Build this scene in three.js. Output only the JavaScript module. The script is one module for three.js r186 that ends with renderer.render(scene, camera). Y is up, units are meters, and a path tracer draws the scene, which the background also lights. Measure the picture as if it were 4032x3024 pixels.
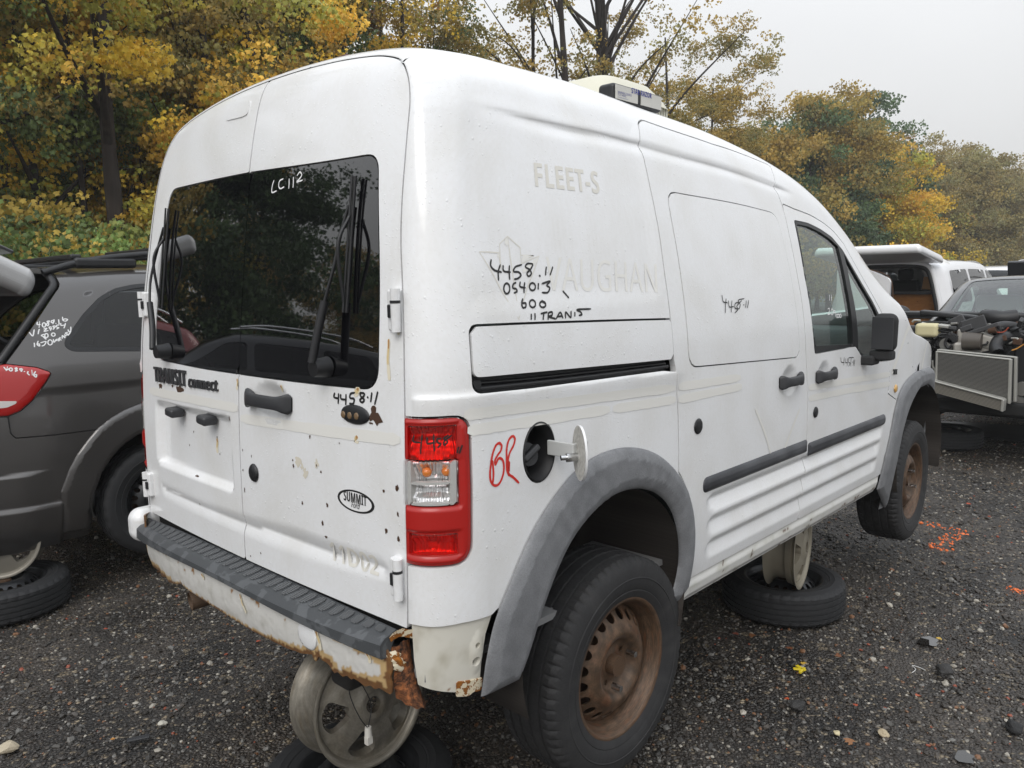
import * as THREE from 'three';
import { mergeGeometries, toCreasedNormals } from 'three/addons/utils/BufferGeometryUtils.js';
import { ImprovedNoise } from 'three/addons/math/ImprovedNoise.js';
import { RoundedBoxGeometry } from 'three/addons/geometries/RoundedBoxGeometry.js';
import { FontLoader } from 'three/addons/loaders/FontLoader.js';

// ---------------------------------------------------------------- camera, sky, sun, exposure
const scene = new THREE.Scene();
const LIFT = 0.32;                                   // the van stands on wheels laid under it
const EYE = new THREE.Vector3(-1.0593, 1.3852, 2.2135);   // eye in the van's own frame
const YAW = 43.5226 * Math.PI / 180, PITCH = -7.4352 * Math.PI / 180, ROLL = -1.0037 * Math.PI / 180;
const camera = new THREE.PerspectiveCamera(52.3587, 4 / 3, 0.05, 600);
const FWD = new THREE.Vector3(Math.cos(PITCH) * Math.cos(YAW), Math.sin(PITCH), -Math.cos(PITCH) * Math.sin(YAW));
const R0 = new THREE.Vector3().crossVectors(FWD, new THREE.Vector3(0, 1, 0)).normalize();
const U0 = new THREE.Vector3().crossVectors(R0, FWD);
const RT = R0.clone().multiplyScalar(Math.cos(ROLL)).addScaledVector(U0, Math.sin(ROLL));
const UP = U0.clone().multiplyScalar(Math.cos(ROLL)).addScaledVector(R0, -Math.sin(ROLL));
camera.position.set(EYE.x, EYE.y + LIFT, EYE.z);
camera.up.copy(UP);
camera.lookAt(camera.position.clone().add(FWD));
scene.add(camera);

// overcast sky: brighter toward the zenith, slightly mottled cloud
const SKY_H = 0.655;
const perlin = new ImprovedNoise();
const fbm = (x, y, z, o = 4) => { let a = 0.5, s = 0; for (let i = 0; i < o; i++) { s += a * perlin.noise(x, y, z); x *= 2.03; y *= 2.03; z *= 2.03; a *= 0.5; } return s; };
{
  const W = 512, Hh = 256, d = new Float32Array(W * Hh * 4);
  for (let j = 0; j < Hh; j++) for (let i = 0; i < W; i++) {
    const el = ((j + 0.5) / Hh - 0.5) * Math.PI, az = (i + 0.5) / W * Math.PI * 2;
    const sy = Math.max(0, Math.sin(el)), cx = Math.cos(el) * Math.cos(az), cz = Math.cos(el) * Math.sin(az);
    const cloud = 1 + 0.12 * fbm(cx * 2.2 + 3, sy * 4.4, cz * 2.2 + 7, 4);
    let L = SKY_H * (1 + 1.5 * sy) * cloud;
    if (el < 0) L = SKY_H * 0.5;
    const k = (j * W + i) * 4;
    d[k] = L * (0.995 - .05 * sy); d[k + 1] = L * (0.995 + .005 * sy); d[k + 2] = L * (0.99 + .09 * sy); d[k + 3] = 1;
  }
  const t = new THREE.DataTexture(d, W, Hh, THREE.RGBAFormat, THREE.FloatType);
  t.mapping = THREE.EquirectangularReflectionMapping; t.magFilter = THREE.LinearFilter; t.minFilter = THREE.LinearFilter; t.needsUpdate = true;
  scene.background = t; scene.environment = t;
}
const sun = new THREE.DirectionalLight(0xfffaf4, 1.5);
sun.position.set(-24, 27, 13); sun.target.position.set(1.5, 0, 0);
sun.shadow.radius = 70; sun.castShadow = true; sun.shadow.mapSize.set(2048, 2048);
Object.assign(sun.shadow.camera, { left: -25, right: 25, top: 25, bottom: -25, near: 1, far: 90 });
scene.add(sun, sun.target);
const renderer = new THREE.WebGLRenderer({ antialias: true });
renderer.toneMapping = THREE.LinearToneMapping;
renderer.toneMappingExposure = 1.0;
renderer.shadowMap.enabled = true;
scene.fog = new THREE.FogExp2(0xd8dadb, 0.0017);
// ---------------------------------------------------------------- helpers
let seed = 12345;
const rnd = () => { seed = (seed * 1664525 + 1013904223) >>> 0; return seed / 4294967296; };
const rr = (a, b) => a + (b - a) * rnd();
const V3 = (x, y, z) => new THREE.Vector3(x, y, z);
const ss = (a, b, x) => { const t = Math.min(1, Math.max(0, (x - a) / (b - a))); return t * t * (3 - 2 * t); };
const lin = (r, g, b) => new THREE.Color().setRGB(r, g, b);
const used = {};
function numbered(n) { const k = used[n] = (used[n] ?? -1) + 1; return k ? n + '_' + String(k).padStart(3, '0') : n; }
function thing(name, label, category, pos = [0, 0, 0], group) {
  const o = new THREE.Group(); o.name = numbered(name); o.position.set(...pos); o.userData = { label, category };
  if (group) o.userData.group = group; scene.add(o); return o;
}
function tag(o, label, category, group) { o.userData = { label, category }; if (group) o.userData.group = group; return o; }
function add(name, geo, mat, parent) {
  const m = new THREE.Mesh(Array.isArray(geo) ? merge(geo) : geo, mat);
  m.castShadow = m.receiveShadow = true; m.name = parent ? name : numbered(name); (parent ?? scene).add(m); return m;
}
function merge(gs) {
  gs = gs.map(g => { g = g.index ? g.toNonIndexed() : g.clone(); for (const k of Object.keys(g.attributes)) if (!['position', 'normal', 'uv', 'color'].includes(k)) g.deleteAttribute(k); return g; });
  const all = k => gs.every(g => g.attributes[k]);
  for (const g of gs) { if (!g.attributes.normal) g.computeVertexNormals(); for (const k of ['uv', 'color']) if (g.attributes[k] && !all(k)) g.deleteAttribute(k); }
  return mergeGeometries(gs);
}
// a curve through control points, sampled by its own parameter (Catmull-Rom per segment)
function table(pts) {                                 // [[x, y], ...] -> smooth y(x) (monotone cubic)
  const n = pts.length, h = [], d = [], m = [];
  for (let i = 0; i < n - 1; i++) { h[i] = pts[i + 1][0] - pts[i][0]; d[i] = (pts[i + 1][1] - pts[i][1]) / h[i]; }
  m[0] = d[0]; m[n - 1] = d[n - 2];
  for (let i = 1; i < n - 1; i++) m[i] = d[i - 1] * d[i] <= 0 ? 0 : 3 * (h[i - 1] + h[i]) / ((2 * h[i] + h[i - 1]) / d[i - 1] + (h[i] + 2 * h[i - 1]) / d[i]);
  return x => {
    if (x <= pts[0][0]) return pts[0][1] + m[0] * (x - pts[0][0]);
    if (x >= pts[n - 1][0]) return pts[n - 1][1] + m[n - 1] * (x - pts[n - 1][0]);
    let i = 0; while (x > pts[i + 1][0]) i++;
    const t = (x - pts[i][0]) / h[i], t2 = t * t, t3 = t2 * t;
    return (2 * t3 - 3 * t2 + 1) * pts[i][1] + (t3 - 2 * t2 + t) * h[i] * m[i] + (-2 * t3 + 3 * t2) * pts[i + 1][1] + (t3 - t2) * h[i] * m[i + 1];
  };
}
function spline(pts) {                                // planar curve by arc length
  const c = new THREE.CatmullRomCurve3(pts.map(p => V3(p[0], p[1], 0)), false, 'centripetal'); c.arcLengthDivisions = 600;
  const L = c.getLength();
  const N = 500, T = []; for (let i = 0; i <= N; i++) { const p = c.getPointAt(i / N); T.push([p.x, p.y]); }
  const E = k => k < 0 ? [2 * T[0][0] - T[-k][0], 2 * T[0][1] - T[-k][1]] : k > N ? [-T[2 * N - k][0], T[2 * N - k][1]] : T[k];
  return { L, at: s => { const f = Math.min(N - 1e-6, Math.max(0, s / L * N)), i = Math.floor(f), t = f - i, a = E(i - 1), b = T[i], d = T[i + 1], e = E(i + 2), h = k => 0.5 * (2 * b[k] + (d[k] - a[k]) * t + (2 * a[k] - 5 * b[k] + 4 * d[k] - e[k]) * t * t + (3 * b[k] - a[k] - 3 * d[k] + e[k]) * t * t * t); return [h(0), h(1)]; } };
}
// pixels of the photograph (4032 x 3024) <-> directions, in the van's frame
const FPX = 1512 / Math.tan(52.3587 * Math.PI / 360);
function toPix(p) {
  const x = p[0] - EYE.x, y = p[1] - EYE.y, z = p[2] - EYE.z, w = x * FWD.x + y * FWD.y + z * FWD.z;
  return [2016 + FPX * (x * RT.x + y * RT.y + z * RT.z) / w, 1512 - FPX * (x * UP.x + y * UP.y + z * UP.z) / w, w];
}
function pixDir(u, v) { return RT.clone().multiplyScalar((u - 2016) / FPX).addScaledVector(UP, -(v - 1512) / FPX).add(FWD); }
function pixOn(u, v, axis, val) { const d = pixDir(u, v), t = (val - EYE[axis]) / d[axis]; return [EYE.x + t * d.x, EYE.y + t * d.y, EYE.z + t * d.z]; }
function pixelMap(surf, a0, a1, b0, b1, na = 120, nb = 120, facing = true) {    // pixel -> surface parameters
  const G = [];
  for (let i = 0; i <= na; i++) for (let j = 0; j <= nb; j++) {
    const a = a0 + (a1 - a0) * i / na, b = b0 + (b1 - b0) * j / nb, p = surf(a, b), q = toPix(p);
    if (facing) { const n = normalAt(surf, a, b); if ((p[0] - EYE.x) * n[0] + (p[1] - EYE.y) * n[1] + (p[2] - EYE.z) * n[2] > 0) continue; }
    G.push([a, b, q[0], q[1]]);
  }
  return (u, v) => {
    let best = 1e18, a = a0, b = b0;
    for (const g of G) { const d = (g[2] - u) ** 2 + (g[3] - v) ** 2; if (d < best) { best = d; a = g[0]; b = g[1]; } }
    for (let k = 0; k < 12; k++) {
      const q = toPix(surf(a, b)), e = 1e-4, qa = toPix(surf(a + e, b)), qb = toPix(surf(a, b + e));
      const A = (qa[0] - q[0]) / e, B = (qb[0] - q[0]) / e, C = (qa[1] - q[1]) / e, D = (qb[1] - q[1]) / e, det = A * D - B * C;
      if (Math.abs(det) < 1e-3) break;
      const du = u - q[0], dv = v - q[1], da = (D * du - B * dv) / det, db = (A * dv - C * du) / det, l = Math.min(1, 0.08 / Math.hypot(da, db));
      a += da * l; b += db * l;
    }
    return [a, b];
  };
}
function normalAt(f, a, b, flip = 1) {
  const e = 4e-4, p = f(a + e, b), q = f(a - e, b), r = f(a, b + e), s = f(a, b - e);
  const x1 = p[0] - q[0], y1 = p[1] - q[1], z1 = p[2] - q[2], x2 = r[0] - s[0], y2 = r[1] - s[1], z2 = r[2] - s[2];
  let nx = y1 * z2 - z1 * y2, ny = z1 * x2 - x1 * z2, nz = x1 * y2 - y1 * x2; const l = (Math.hypot(nx, ny, nz) || 1) * flip;
  return [nx / l, ny / l, nz / l];
}
// signed distance to a closed polygon, negative inside
function poly(pts) {
  const n = pts.length; let x0 = 1e9, x1 = -1e9, y0 = 1e9, y1 = -1e9;
  for (const p of pts) { x0 = Math.min(x0, p[0]); x1 = Math.max(x1, p[0]); y0 = Math.min(y0, p[1]); y1 = Math.max(y1, p[1]); }
  const f = (x, y) => {
    const far = Math.max(x0 - x, x - x1, y0 - y, y - y1); if (far > 0.12) return far;
    let d = 1e9, s = 1;
    for (let i = 0, j = n - 1; i < n; j = i++) {
      const ex = pts[j][0] - pts[i][0], ey = pts[j][1] - pts[i][1], wx = x - pts[i][0], wy = y - pts[i][1];
      const t = Math.min(1, Math.max(0, (wx * ex + wy * ey) / (ex * ex + ey * ey + 1e-12))), bx = wx - ex * t, by = wy - ey * t;
      d = Math.min(d, bx * bx + by * by);
      const c1 = y >= pts[i][1], c2 = y < pts[j][1], c3 = ex * wy > ey * wx; if ((c1 && c2 && c3) || (!c1 && !c2 && !c3)) s = -s;
    }
    return s * Math.sqrt(d);
  };
  f.box = [x0, x1, y0, y1]; f.pts = pts; return f;
}
function fillet(pts, r, k = 5) {                      // round the corners of a polygon given in any plane units
  const out = [], n = pts.length;
  for (let i = 0; i < n; i++) {
    const p = pts[i], a = pts[(i + n - 1) % n], b = pts[(i + 1) % n], rad = Array.isArray(r) ? r[i] : r;
    const la = Math.hypot(a[0] - p[0], a[1] - p[1]), lb = Math.hypot(b[0] - p[0], b[1] - p[1]), t = Math.min(rad, la * 0.48, lb * 0.48);
    if (t <= 0) { out.push(p); continue; }
    const A = [p[0] + (a[0] - p[0]) / la * t, p[1] + (a[1] - p[1]) / la * t], B = [p[0] + (b[0] - p[0]) / lb * t, p[1] + (b[1] - p[1]) / lb * t];
    for (let j = 0; j <= k; j++) { const u = j / k, q = (1 - u) * (1 - u), w = 2 * u * (1 - u), v = u * u; out.push([q * A[0] + w * p[0] + v * B[0], q * A[1] + w * p[1] + v * B[1]]); }
  }
  return out;
}
function ellipsePts(cx, cy, rx, ry, n = 36, rot = 0) { const o = []; for (let i = 0; i < n; i++) { const t = i / n * Math.PI * 2, x = rx * Math.cos(t), y = ry * Math.sin(t); o.push([cx + x * Math.cos(rot) - y * Math.sin(rot), cy + x * Math.sin(rot) + y * Math.cos(rot)]); } return o; }
const crop = (x0, y0, k) => pts => pts.map(p => [x0 + p[0] / k, y0 + p[1] / k]);   // coordinates read in an enlargement -> photograph
// a sheet of material: the part of a surface inside `outline`, outside `holes`, with edges turned in by `flange`
function sheet({ surf, outline, holes = [], grid = 0.014, gap = 0, flange = 0.012, disp, off = 0, flip = 1, box, color }) {
  const S = outline, bx = box ?? S.box;
  const sd = (a, b) => { let d = S ? S(a, b) + gap : -9; for (const h of holes) d = Math.max(d, gap - h(a, b)); return d; };
  const F = (a, b) => { const p = surf(a, b); if (!disp && !off) return p; const n = normalAt(surf, a, b, flip), h = off + (disp ? disp(a, b, -sd(a, b)) : 0); return [p[0] + n[0] * h, p[1] + n[1] * h, p[2] + n[2] * h]; };
  const na = Math.max(2, Math.ceil((bx[1] - bx[0]) / grid)), nb = Math.max(2, Math.ceil((bx[3] - bx[2]) / grid));
  const ga = (bx[1] - bx[0]) / na, gb = (bx[3] - bx[2]) / nb, D = new Float64Array((na + 1) * (nb + 1));
  for (let i = 0; i <= na; i++) for (let j = 0; j <= nb; j++) { let d = sd(bx[0] + i * ga, bx[2] + j * gb); if (Math.abs(d) < 1e-6) d = 1e-6; D[i * (nb + 1) + j] = d; }
  const pos = [], nor = [], uv = [], col = [], idx = [], key = new Map(), AB = [];
  const vert = (a, b) => { const p = F(a, b), n = normalAt(F, a, b, flip); pos.push(...p); nor.push(...n); uv.push(a, b); AB.push([a, b]); if (color) col.push(...color(a, b, p)); return pos.length / 3 - 1; };
  const gv = (i, j) => { const k = i * (nb + 1) + j; let v = key.get(k); if (v === undefined) { v = vert(bx[0] + i * ga, bx[2] + j * gb); key.set(k, v); } return v; };
  const ev = (i, j, k, l) => {
    const p = i * (nb + 1) + j, q = k * (nb + 1) + l, id = p < q ? p + '_' + q : q + '_' + p; let v = key.get(id); if (v !== undefined) return v;
    let a0 = bx[0] + i * ga, b0 = bx[2] + j * gb, a1 = bx[0] + k * ga, b1 = bx[2] + l * gb, d0 = D[p], d1 = D[q], t = d0 / (d0 - d1);
    for (let r = 0; r < 3; r++) { const a = a0 + (a1 - a0) * t, b = b0 + (b1 - b0) * t, d = sd(a, b); if (Math.abs(d) < 1e-5) break; if ((d < 0) === (d0 < 0)) { a0 = a; b0 = b; d0 = d; } else { a1 = a; b1 = b; d1 = d; } t = d0 / (d0 - d1); }
    v = vert(a0 + (a1 - a0) * t, b0 + (b1 - b0) * t); key.set(id, v); return v;
  };
  const rim = [];
  const tri = (A, B, C) => {
    const P = [A, B, C], ins = P.map(p => D[p[0] * (nb + 1) + p[1]] < 0), n = ins.filter(Boolean).length; if (!n) return;
    const put = (...w) => { if (flip > 0) idx.push(w[0], w[1], w[2]); else idx.push(w[0], w[2], w[1]); };
    if (n === 3) return put(gv(...A), gv(...B), gv(...C));
    let k = n === 1 ? ins.indexOf(true) : ins.indexOf(false); const X = P[k], Y = P[(k + 1) % 3], Z = P[(k + 2) % 3], e1 = ev(...X, ...Y), e2 = ev(...X, ...Z);
    if (n === 1) { put(gv(...X), e1, e2); rim.push([e1, e2]); } else { const y = gv(...Y), z = gv(...Z); put(e1, y, z); put(e1, z, e2); rim.push([e2, e1]); }
  };
  for (let i = 0; i < na; i++) for (let j = 0; j < nb; j++) { tri([i, j], [i + 1, j], [i + 1, j + 1]); tri([i, j], [i + 1, j + 1], [i, j + 1]); }
  if (flange) for (const [e1, e2] of rim) {
    const p = i => [pos[3 * i], pos[3 * i + 1], pos[3 * i + 2]], n = i => [nor[3 * i], nor[3 * i + 1], nor[3 * i + 2]];
    const A = p(e1), B = p(e2), nA = n(e1), nB = n(e2), C = A.map((v, i) => v - nA[i] * flange), E = B.map((v, i) => v - nB[i] * flange);
    const ux = B[0] - A[0], uy = B[1] - A[1], uz = B[2] - A[2]; let f = [uy * nA[2] - uz * nA[1], uz * nA[0] - ux * nA[2], ux * nA[1] - uy * nA[0]]; const l = Math.hypot(...f); if (l < 1e-9) continue; f = f.map(v => v / l * flip);
    const k = pos.length / 3; for (const [q, s] of [[A, e1], [B, e2], [C, e1], [E, e2]]) { pos.push(...q); nor.push(...f); uv.push(...AB[s]); if (color) col.push(col[3 * s], col[3 * s + 1], col[3 * s + 2]); }
    if (flip > 0) idx.push(k, k + 2, k + 1, k + 1, k + 2, k + 3); else idx.push(k, k + 1, k + 2, k + 1, k + 3, k + 2);
  }
  const g = new THREE.BufferGeometry();
  g.setAttribute('position', new THREE.Float32BufferAttribute(pos, 3)); g.setAttribute('normal', new THREE.Float32BufferAttribute(nor, 3)); g.setAttribute('uv', new THREE.Float32BufferAttribute(uv, 2));
  if (color) g.setAttribute('color', new THREE.Float32BufferAttribute(col, 3));
  g.setIndex(idx); return g;
}
// a ribbon of ink lying on a surface; strokes are lists of surface parameters
function ink(surf, strokes, width, { off = 0.0011, flip = 1, smooth = true } = {}) {
  const gs = [];
  for (let st of strokes) {
    if (smooth && st.length > 2) { const c = new THREE.CatmullRomCurve3(st.map(p => V3(p[0], p[1], 0)), false, 'centripetal'); st = c.getPoints(Math.max(st.length * 5, Math.ceil(c.getLength() / .025))).map(p => [p.x, p.y]); }
    const pos = [], nor = [], uv = [], idx = [];
    for (let i = 0; i < st.length; i++) {
      const a = st[Math.max(0, i - 1)], b = st[Math.min(st.length - 1, i + 1)]; let dx = b[0] - a[0], dy = b[1] - a[1]; const l = Math.hypot(dx, dy) || 1; dx /= l; dy /= l;
      const w = width / 2 * (0.92 + 0.16 * rnd()) * (i === 0 || i === st.length - 1 ? 0.55 : 1), ex = i === 0 ? -1 : i === st.length - 1 ? 1 : 0;
      for (const k of [-1, 1]) { const A = st[i][0] - dy * w * k + dx * ex * w * 0.6, B = st[i][1] + dx * w * k + dy * ex * w * 0.6, p = surf(A, B), n = normalAt(surf, A, B, flip); pos.push(p[0] + n[0] * off, p[1] + n[1] * off, p[2] + n[2] * off); nor.push(...n); uv.push(A, B); }
      if (i) { const q = 2 * i; idx.push(q - 2, q, q - 1, q - 1, q, q + 1); }
    }
    const g = new THREE.BufferGeometry(); g.setAttribute('position', new THREE.Float32BufferAttribute(pos, 3)); g.setAttribute('normal', new THREE.Float32BufferAttribute(nor, 3)); g.setAttribute('uv', new THREE.Float32BufferAttribute(uv, 2)); g.setIndex(idx); gs.push(g);
  }
  return merge(gs);
}
// letters on a surface: text laid from pixel a to pixel b along its foot, `cap` pixel above its first letter's foot
const fonts = { bold: await new FontLoader().loadAsync('fonts/droid/droid_sans_bold.typeface.json'), serif: await new FontLoader().loadAsync('fonts/droid/droid_serif_bold.typeface.json'), plain: await new FontLoader().loadAsync('fonts/droid/droid_sans_regular.typeface.json') };
function lettering(surf, text, A, B, C, { font = 'bold', off = 0.0012, flip = 1, depth = 0 } = {}) {   // A,B,C: surface parameters of foot start, foot end, head start
  const sh = fonts[font].generateShapes(text, 1), g = depth ? new THREE.ExtrudeGeometry(sh, { depth: 1, bevelEnabled: false, curveSegments: 4 }) : new THREE.ShapeGeometry(sh, 4);
  g.computeBoundingBox(); const bb = g.boundingBox, p = g.attributes.position, n = g.attributes.normal;
  const head = 0.73;
  for (let i = 0; i < p.count; i++) {
    const x = (p.getX(i) - bb.min.x) / (bb.max.x - bb.min.x), y = p.getY(i) / head, z = p.getZ(i);
    const a = A[0] + (B[0] - A[0]) * x + (C[0] - A[0]) * y, b = A[1] + (B[1] - A[1]) * x + (C[1] - A[1]) * y, q = surf(a, b), m = normalAt(surf, a, b, flip), h = off + z * depth;
    p.setXYZ(i, q[0] + m[0] * h, q[1] + m[1] * h, q[2] + m[2] * h); n.setXYZ(i, ...m);
  }
  if (depth) { const q = g.index ? g.toNonIndexed() : g; q.computeVertexNormals(); return q; }
  return g;
}
function blob(r, n = 14, rough = 0.35) { const o = [], ph = rr(0, 9); for (let i = 0; i < n; i++) { const t = i / n * Math.PI * 2, k = r * (1 + rough * (perlin.noise(Math.cos(t) * 1.4 + ph, Math.sin(t) * 1.4, ph * 2.3) * 1.6 + rr(-0.25, 0.25))); o.push([Math.cos(t) * k, Math.sin(t) * k]); } return o; }
// flat stain of irregular outline at given surface parameters
function stain(surf, a, b, ra, rb, { off = 0.0009, flip = 1, rough = 0.4, n = 16 } = {}) {
  const B = blob(1, n, rough), pos = [], nor = [], idx = [], uv = [], putp = (x, y) => { const p = surf(x, y), m = normalAt(surf, x, y, flip); pos.push(p[0] + m[0] * off, p[1] + m[1] * off, p[2] + m[2] * off); nor.push(...m); uv.push(x, y); };
  putp(a, b); for (const q of B) putp(a + q[0] * ra, b + q[1] * rb); for (let i = 0; i < n; i++) idx.push(0, 1 + i, 1 + (i + 1) % n);
  const g = new THREE.BufferGeometry(); g.setAttribute('position', new THREE.Float32BufferAttribute(pos, 3)); g.setAttribute('normal', new THREE.Float32BufferAttribute(nor, 3)); g.setAttribute('uv', new THREE.Float32BufferAttribute(uv, 2)); g.setIndex(idx); return g;
}
// textures
function dataTex(n, f, { srgb = true, rep = 1, m = n } = {}) {
  const d = new Uint8Array(n * m * 4);
  for (let j = 0; j < m; j++) for (let i = 0; i < n; i++) { const c = f(i / n, j / m, i, j), k = (j * n + i) * 4; d[k] = c[0] * 255; d[k + 1] = c[1] * 255; d[k + 2] = c[2] * 255; d[k + 3] = 255; }
  const t = new THREE.DataTexture(d, n, m); t.wrapS = t.wrapT = THREE.RepeatWrapping; t.magFilter = THREE.LinearFilter; t.minFilter = THREE.LinearMipmapLinearFilter; t.generateMipmaps = true;
  if (srgb) t.colorSpace = THREE.SRGBColorSpace; t.repeat.set(rep, rep); t.needsUpdate = true; return t;
}
// periodic noise on the unit square
const pn = (u, v, f, z = 0) => { const a = u * Math.PI * 2, b = v * Math.PI * 2, k = f / (2 * Math.PI); return perlin.noise(Math.cos(a) * k + 5 + z, Math.sin(a) * k + 9, Math.cos(b) * k * 1.0 + 3) * 0.5 + perlin.noise(Math.sin(b) * k + 1 + z, Math.cos(a) * k + Math.cos(b) * k + 4, Math.sin(a) * k + 8) * 0.5; };
const tube = (pts, r, n = 8, seg) => new THREE.TubeGeometry(new THREE.CatmullRomCurve3(pts.map(p => V3(...p))), seg ?? pts.length * 6, r, n);
const boxAt = (w, h, d, x, y, z, r = 0) => (r ? new RoundedBoxGeometry(w, h, d, 2, r) : new THREE.BoxGeometry(w, h, d)).translate(x, y, z);
const even = (pts, n) => new THREE.CatmullRomCurve3(pts.map(p => V3(p[0], p[1], 0)), false, 'centripetal').getSpacedPoints(n).map(p => [p.x, p.y]);
// ---------------------------------------------------------------- materials shared by the vehicles
const drops = (() => {                                // rain beads on paint, one metre square
  const n = 1024, h = new Float32Array(n * n);
  for (let k = 0; k < 5200; k++) {
    const x = rnd() * n, y = rnd() * n; if (perlin.noise(x / 130, y / 130, 3.3) < rr(-0.5, 0.35)) continue;
    const r = rr(1.0, 2.2) * (rnd() < 0.06 ? 1.7 : 1), q = Math.ceil(r);
    for (let i = -q; i <= q; i++) for (let j = -q; j <= q; j++) { const d = Math.hypot(i, j) / r; if (d < 1) { const K = (((y | 0) + j + n) % n) * n + (((x | 0) + i + n) % n); h[K] = Math.max(h[K], Math.sqrt(1 - d * d) * r / 3.4); } }
  }
  return dataTex(n, (u, v, i, j) => { const c = Math.min(1, h[j * n + i]); return [c, c, c]; }, { srgb: false });
})();
const grime = dataTex(1024, (u, v) => {               // faint road film, streaks and specks on white paint
  const streak = pn(u, v * 0.15, 60, 2) * 0.5 + 0.5, patch = pn(u, v, 7, 5), sp = rnd() < 0.0022 ? 0.25 : 0;
  const k = Math.max(0, 0.014 + 0.03 * patch + 0.04 * streak * Math.max(0, patch + 0.1) + 0.02 * pn(u, v, 90, 7)) + sp * 0.6;
  return [0.905 - k * 0.8, 0.908 - k * 0.9, 0.912 - k * 1.15];
});
const M = {};
M.white = new THREE.MeshPhysicalMaterial({ map: grime, roughness: 0.42, clearcoat: 0.7, clearcoatRoughness: 0.08, bumpMap: drops, bumpScale: 0.0009 });
M.whiteDirty = new THREE.MeshPhysicalMaterial({ vertexColors: true, roughness: 0.5, clearcoat: 0.4, clearcoatRoughness: 0.2 });
M.plastic = (c, r = 0.6, m = {}) => new THREE.MeshStandardMaterial({ color: c, roughness: r, ...m });
const speck = (a, b, f, amp) => dataTex(512, (u, v) => { const k = pn(u, v, f) * amp + (rnd() - 0.5) * b; return [Math.min(1, Math.max(0, a[0] + k)), Math.min(1, Math.max(0, a[1] + k)), Math.min(1, Math.max(0, a[2] + k))]; });
M.flare = new THREE.MeshStandardMaterial({ map: speck([0.455, 0.46, 0.47], 0.06, 26, 0.07), roughness: 0.55, bumpMap: drops, bumpScale: 0.0005 });
M.black = M.plastic(lin(0.012, 0.0125, 0.014), 0.45);
M.blackMatt = M.plastic(lin(0.018, 0.018, 0.019), 0.8);
M.dark = M.plastic(lin(0.008, 0.008, 0.008), 0.9);
M.trim = M.plastic(lin(0.03, 0.031, 0.034), 0.5);
M.ink = M.plastic(lin(0.012, 0.012, 0.012), 0.5);
M.red = new THREE.MeshPhysicalMaterial({ color: lin(0.38, 0.008, 0.005), roughness: 0.35, clearcoat: 0.3, clearcoatRoughness: 0.05 });
M.redInk = M.plastic(lin(0.62, 0.03, 0.02), 0.5);
M.whiteInk = M.plastic(lin(0.75, 0.75, 0.75), 0.7);
M.privacy = new THREE.MeshPhysicalMaterial({ color: lin(0.004, 0.004, 0.005), roughness: 0.02, clearcoat: 0.9, clearcoatRoughness: 0.02, ior: 1.55 });
M.glass = new THREE.MeshPhysicalMaterial({ color: lin(0.76, 0.89, 0.84), roughness: 0.02, transmission: 1, thickness: 0, ior: 1.75, bumpMap: drops, bumpScale: 0.0004 });
M.chrome = new THREE.MeshStandardMaterial({ color: lin(0.6, 0.6, 0.6), metalness: 1, roughness: 0.2 });
M.rust = new THREE.MeshStandardMaterial({ map: dataTex(512, (u, v) => { const k = pn(u, v, 24) + 0.6 * pn(u, v, 70, 3) + (rnd() - 0.5) * 0.25; return [0.38 + k * 0.45, 0.23 + k * 0.28, 0.13 + k * 0.16].map(x => Math.min(1, Math.max(0.03, x))); }, { rep: 4 }), roughness: 0.9 });
M.rustDark = M.plastic(lin(0.06, 0.028, 0.014), 0.9);
M.rustStain = M.plastic(lin(0.42, 0.22, 0.075), 0.7);
M.cream = new THREE.MeshPhysicalMaterial({ color: lin(0.755, 0.745, 0.705), roughness: 0.45, clearcoat: 0.4, clearcoatRoughness: 0.15 });
M.creamDark = new THREE.MeshPhysicalMaterial({ color: lin(0.68, 0.66, 0.60), roughness: 0.5, clearcoat: 0.3 });

// ---------------------------------------------------------------- the white van: body surface
const SEC = spline([[.800, .02], [.832, .20], [.852, .31], [.870, .42], [.882, .55], [.887, .70], [.888, .88], [.886, 1.05], [.880, 1.20], [.866, 1.34], [.845, 1.48], [.818, 1.62], [.790, 1.74], [.765, 1.83], [.728, 1.90], [.672, 1.955], [.58, 1.99], [.42, 2.015], [.2, 2.03], [0, 2.034]]);
const NS = 700, ST = []; for (let i = 0; i <= NS; i++) ST.push(SEC.at(SEC.L * i / NS));
const SC = SEC.L;
function secAt(s) {
  let sg = 1; if (s > SC) { s = 2 * SC - s; sg = -1; }
  const f = Math.min(NS - 1e-6, Math.max(0, s / SC * NS)), i = Math.floor(f), t = f - i, g = k => k > NS ? [-ST[2 * NS - k][0], ST[2 * NS - k][1]] : ST[Math.max(0, k)];
  const a = g(i - 1), b = g(i), c = g(i + 1), d = g(i + 2), h = k => 0.5 * (2 * b[k] + (c[k] - a[k]) * t + (2 * a[k] - 5 * b[k] + 4 * c[k] - d[k]) * t * t + (3 * b[k] - a[k] - 3 * c[k] + d[k]) * t * t * t);
  const z = h(0), y = h(1); let nz = c[1] - b[1], ny = b[0] - c[0]; const l = Math.hypot(nz, ny); if (s <= 0) { return [sg * (z + s * 0.17), y + s, sg, 0]; }
  return [sg * z, y, sg * nz / l, ny / l];
}
const rearX = table([[.2, .062], [.54, .058], [.8, .060], [1.13, .073], [1.4, .100], [1.7, .143], [1.87, .178], [1.95, .202], [2.0, .232], [2.04, .30]]);
const backFace = (z, y) => rearX(y + .04 * (z / .65) ** 2 * ss(1.5, 2.0, y)) + .02 * (z / .77) ** 2;
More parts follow.
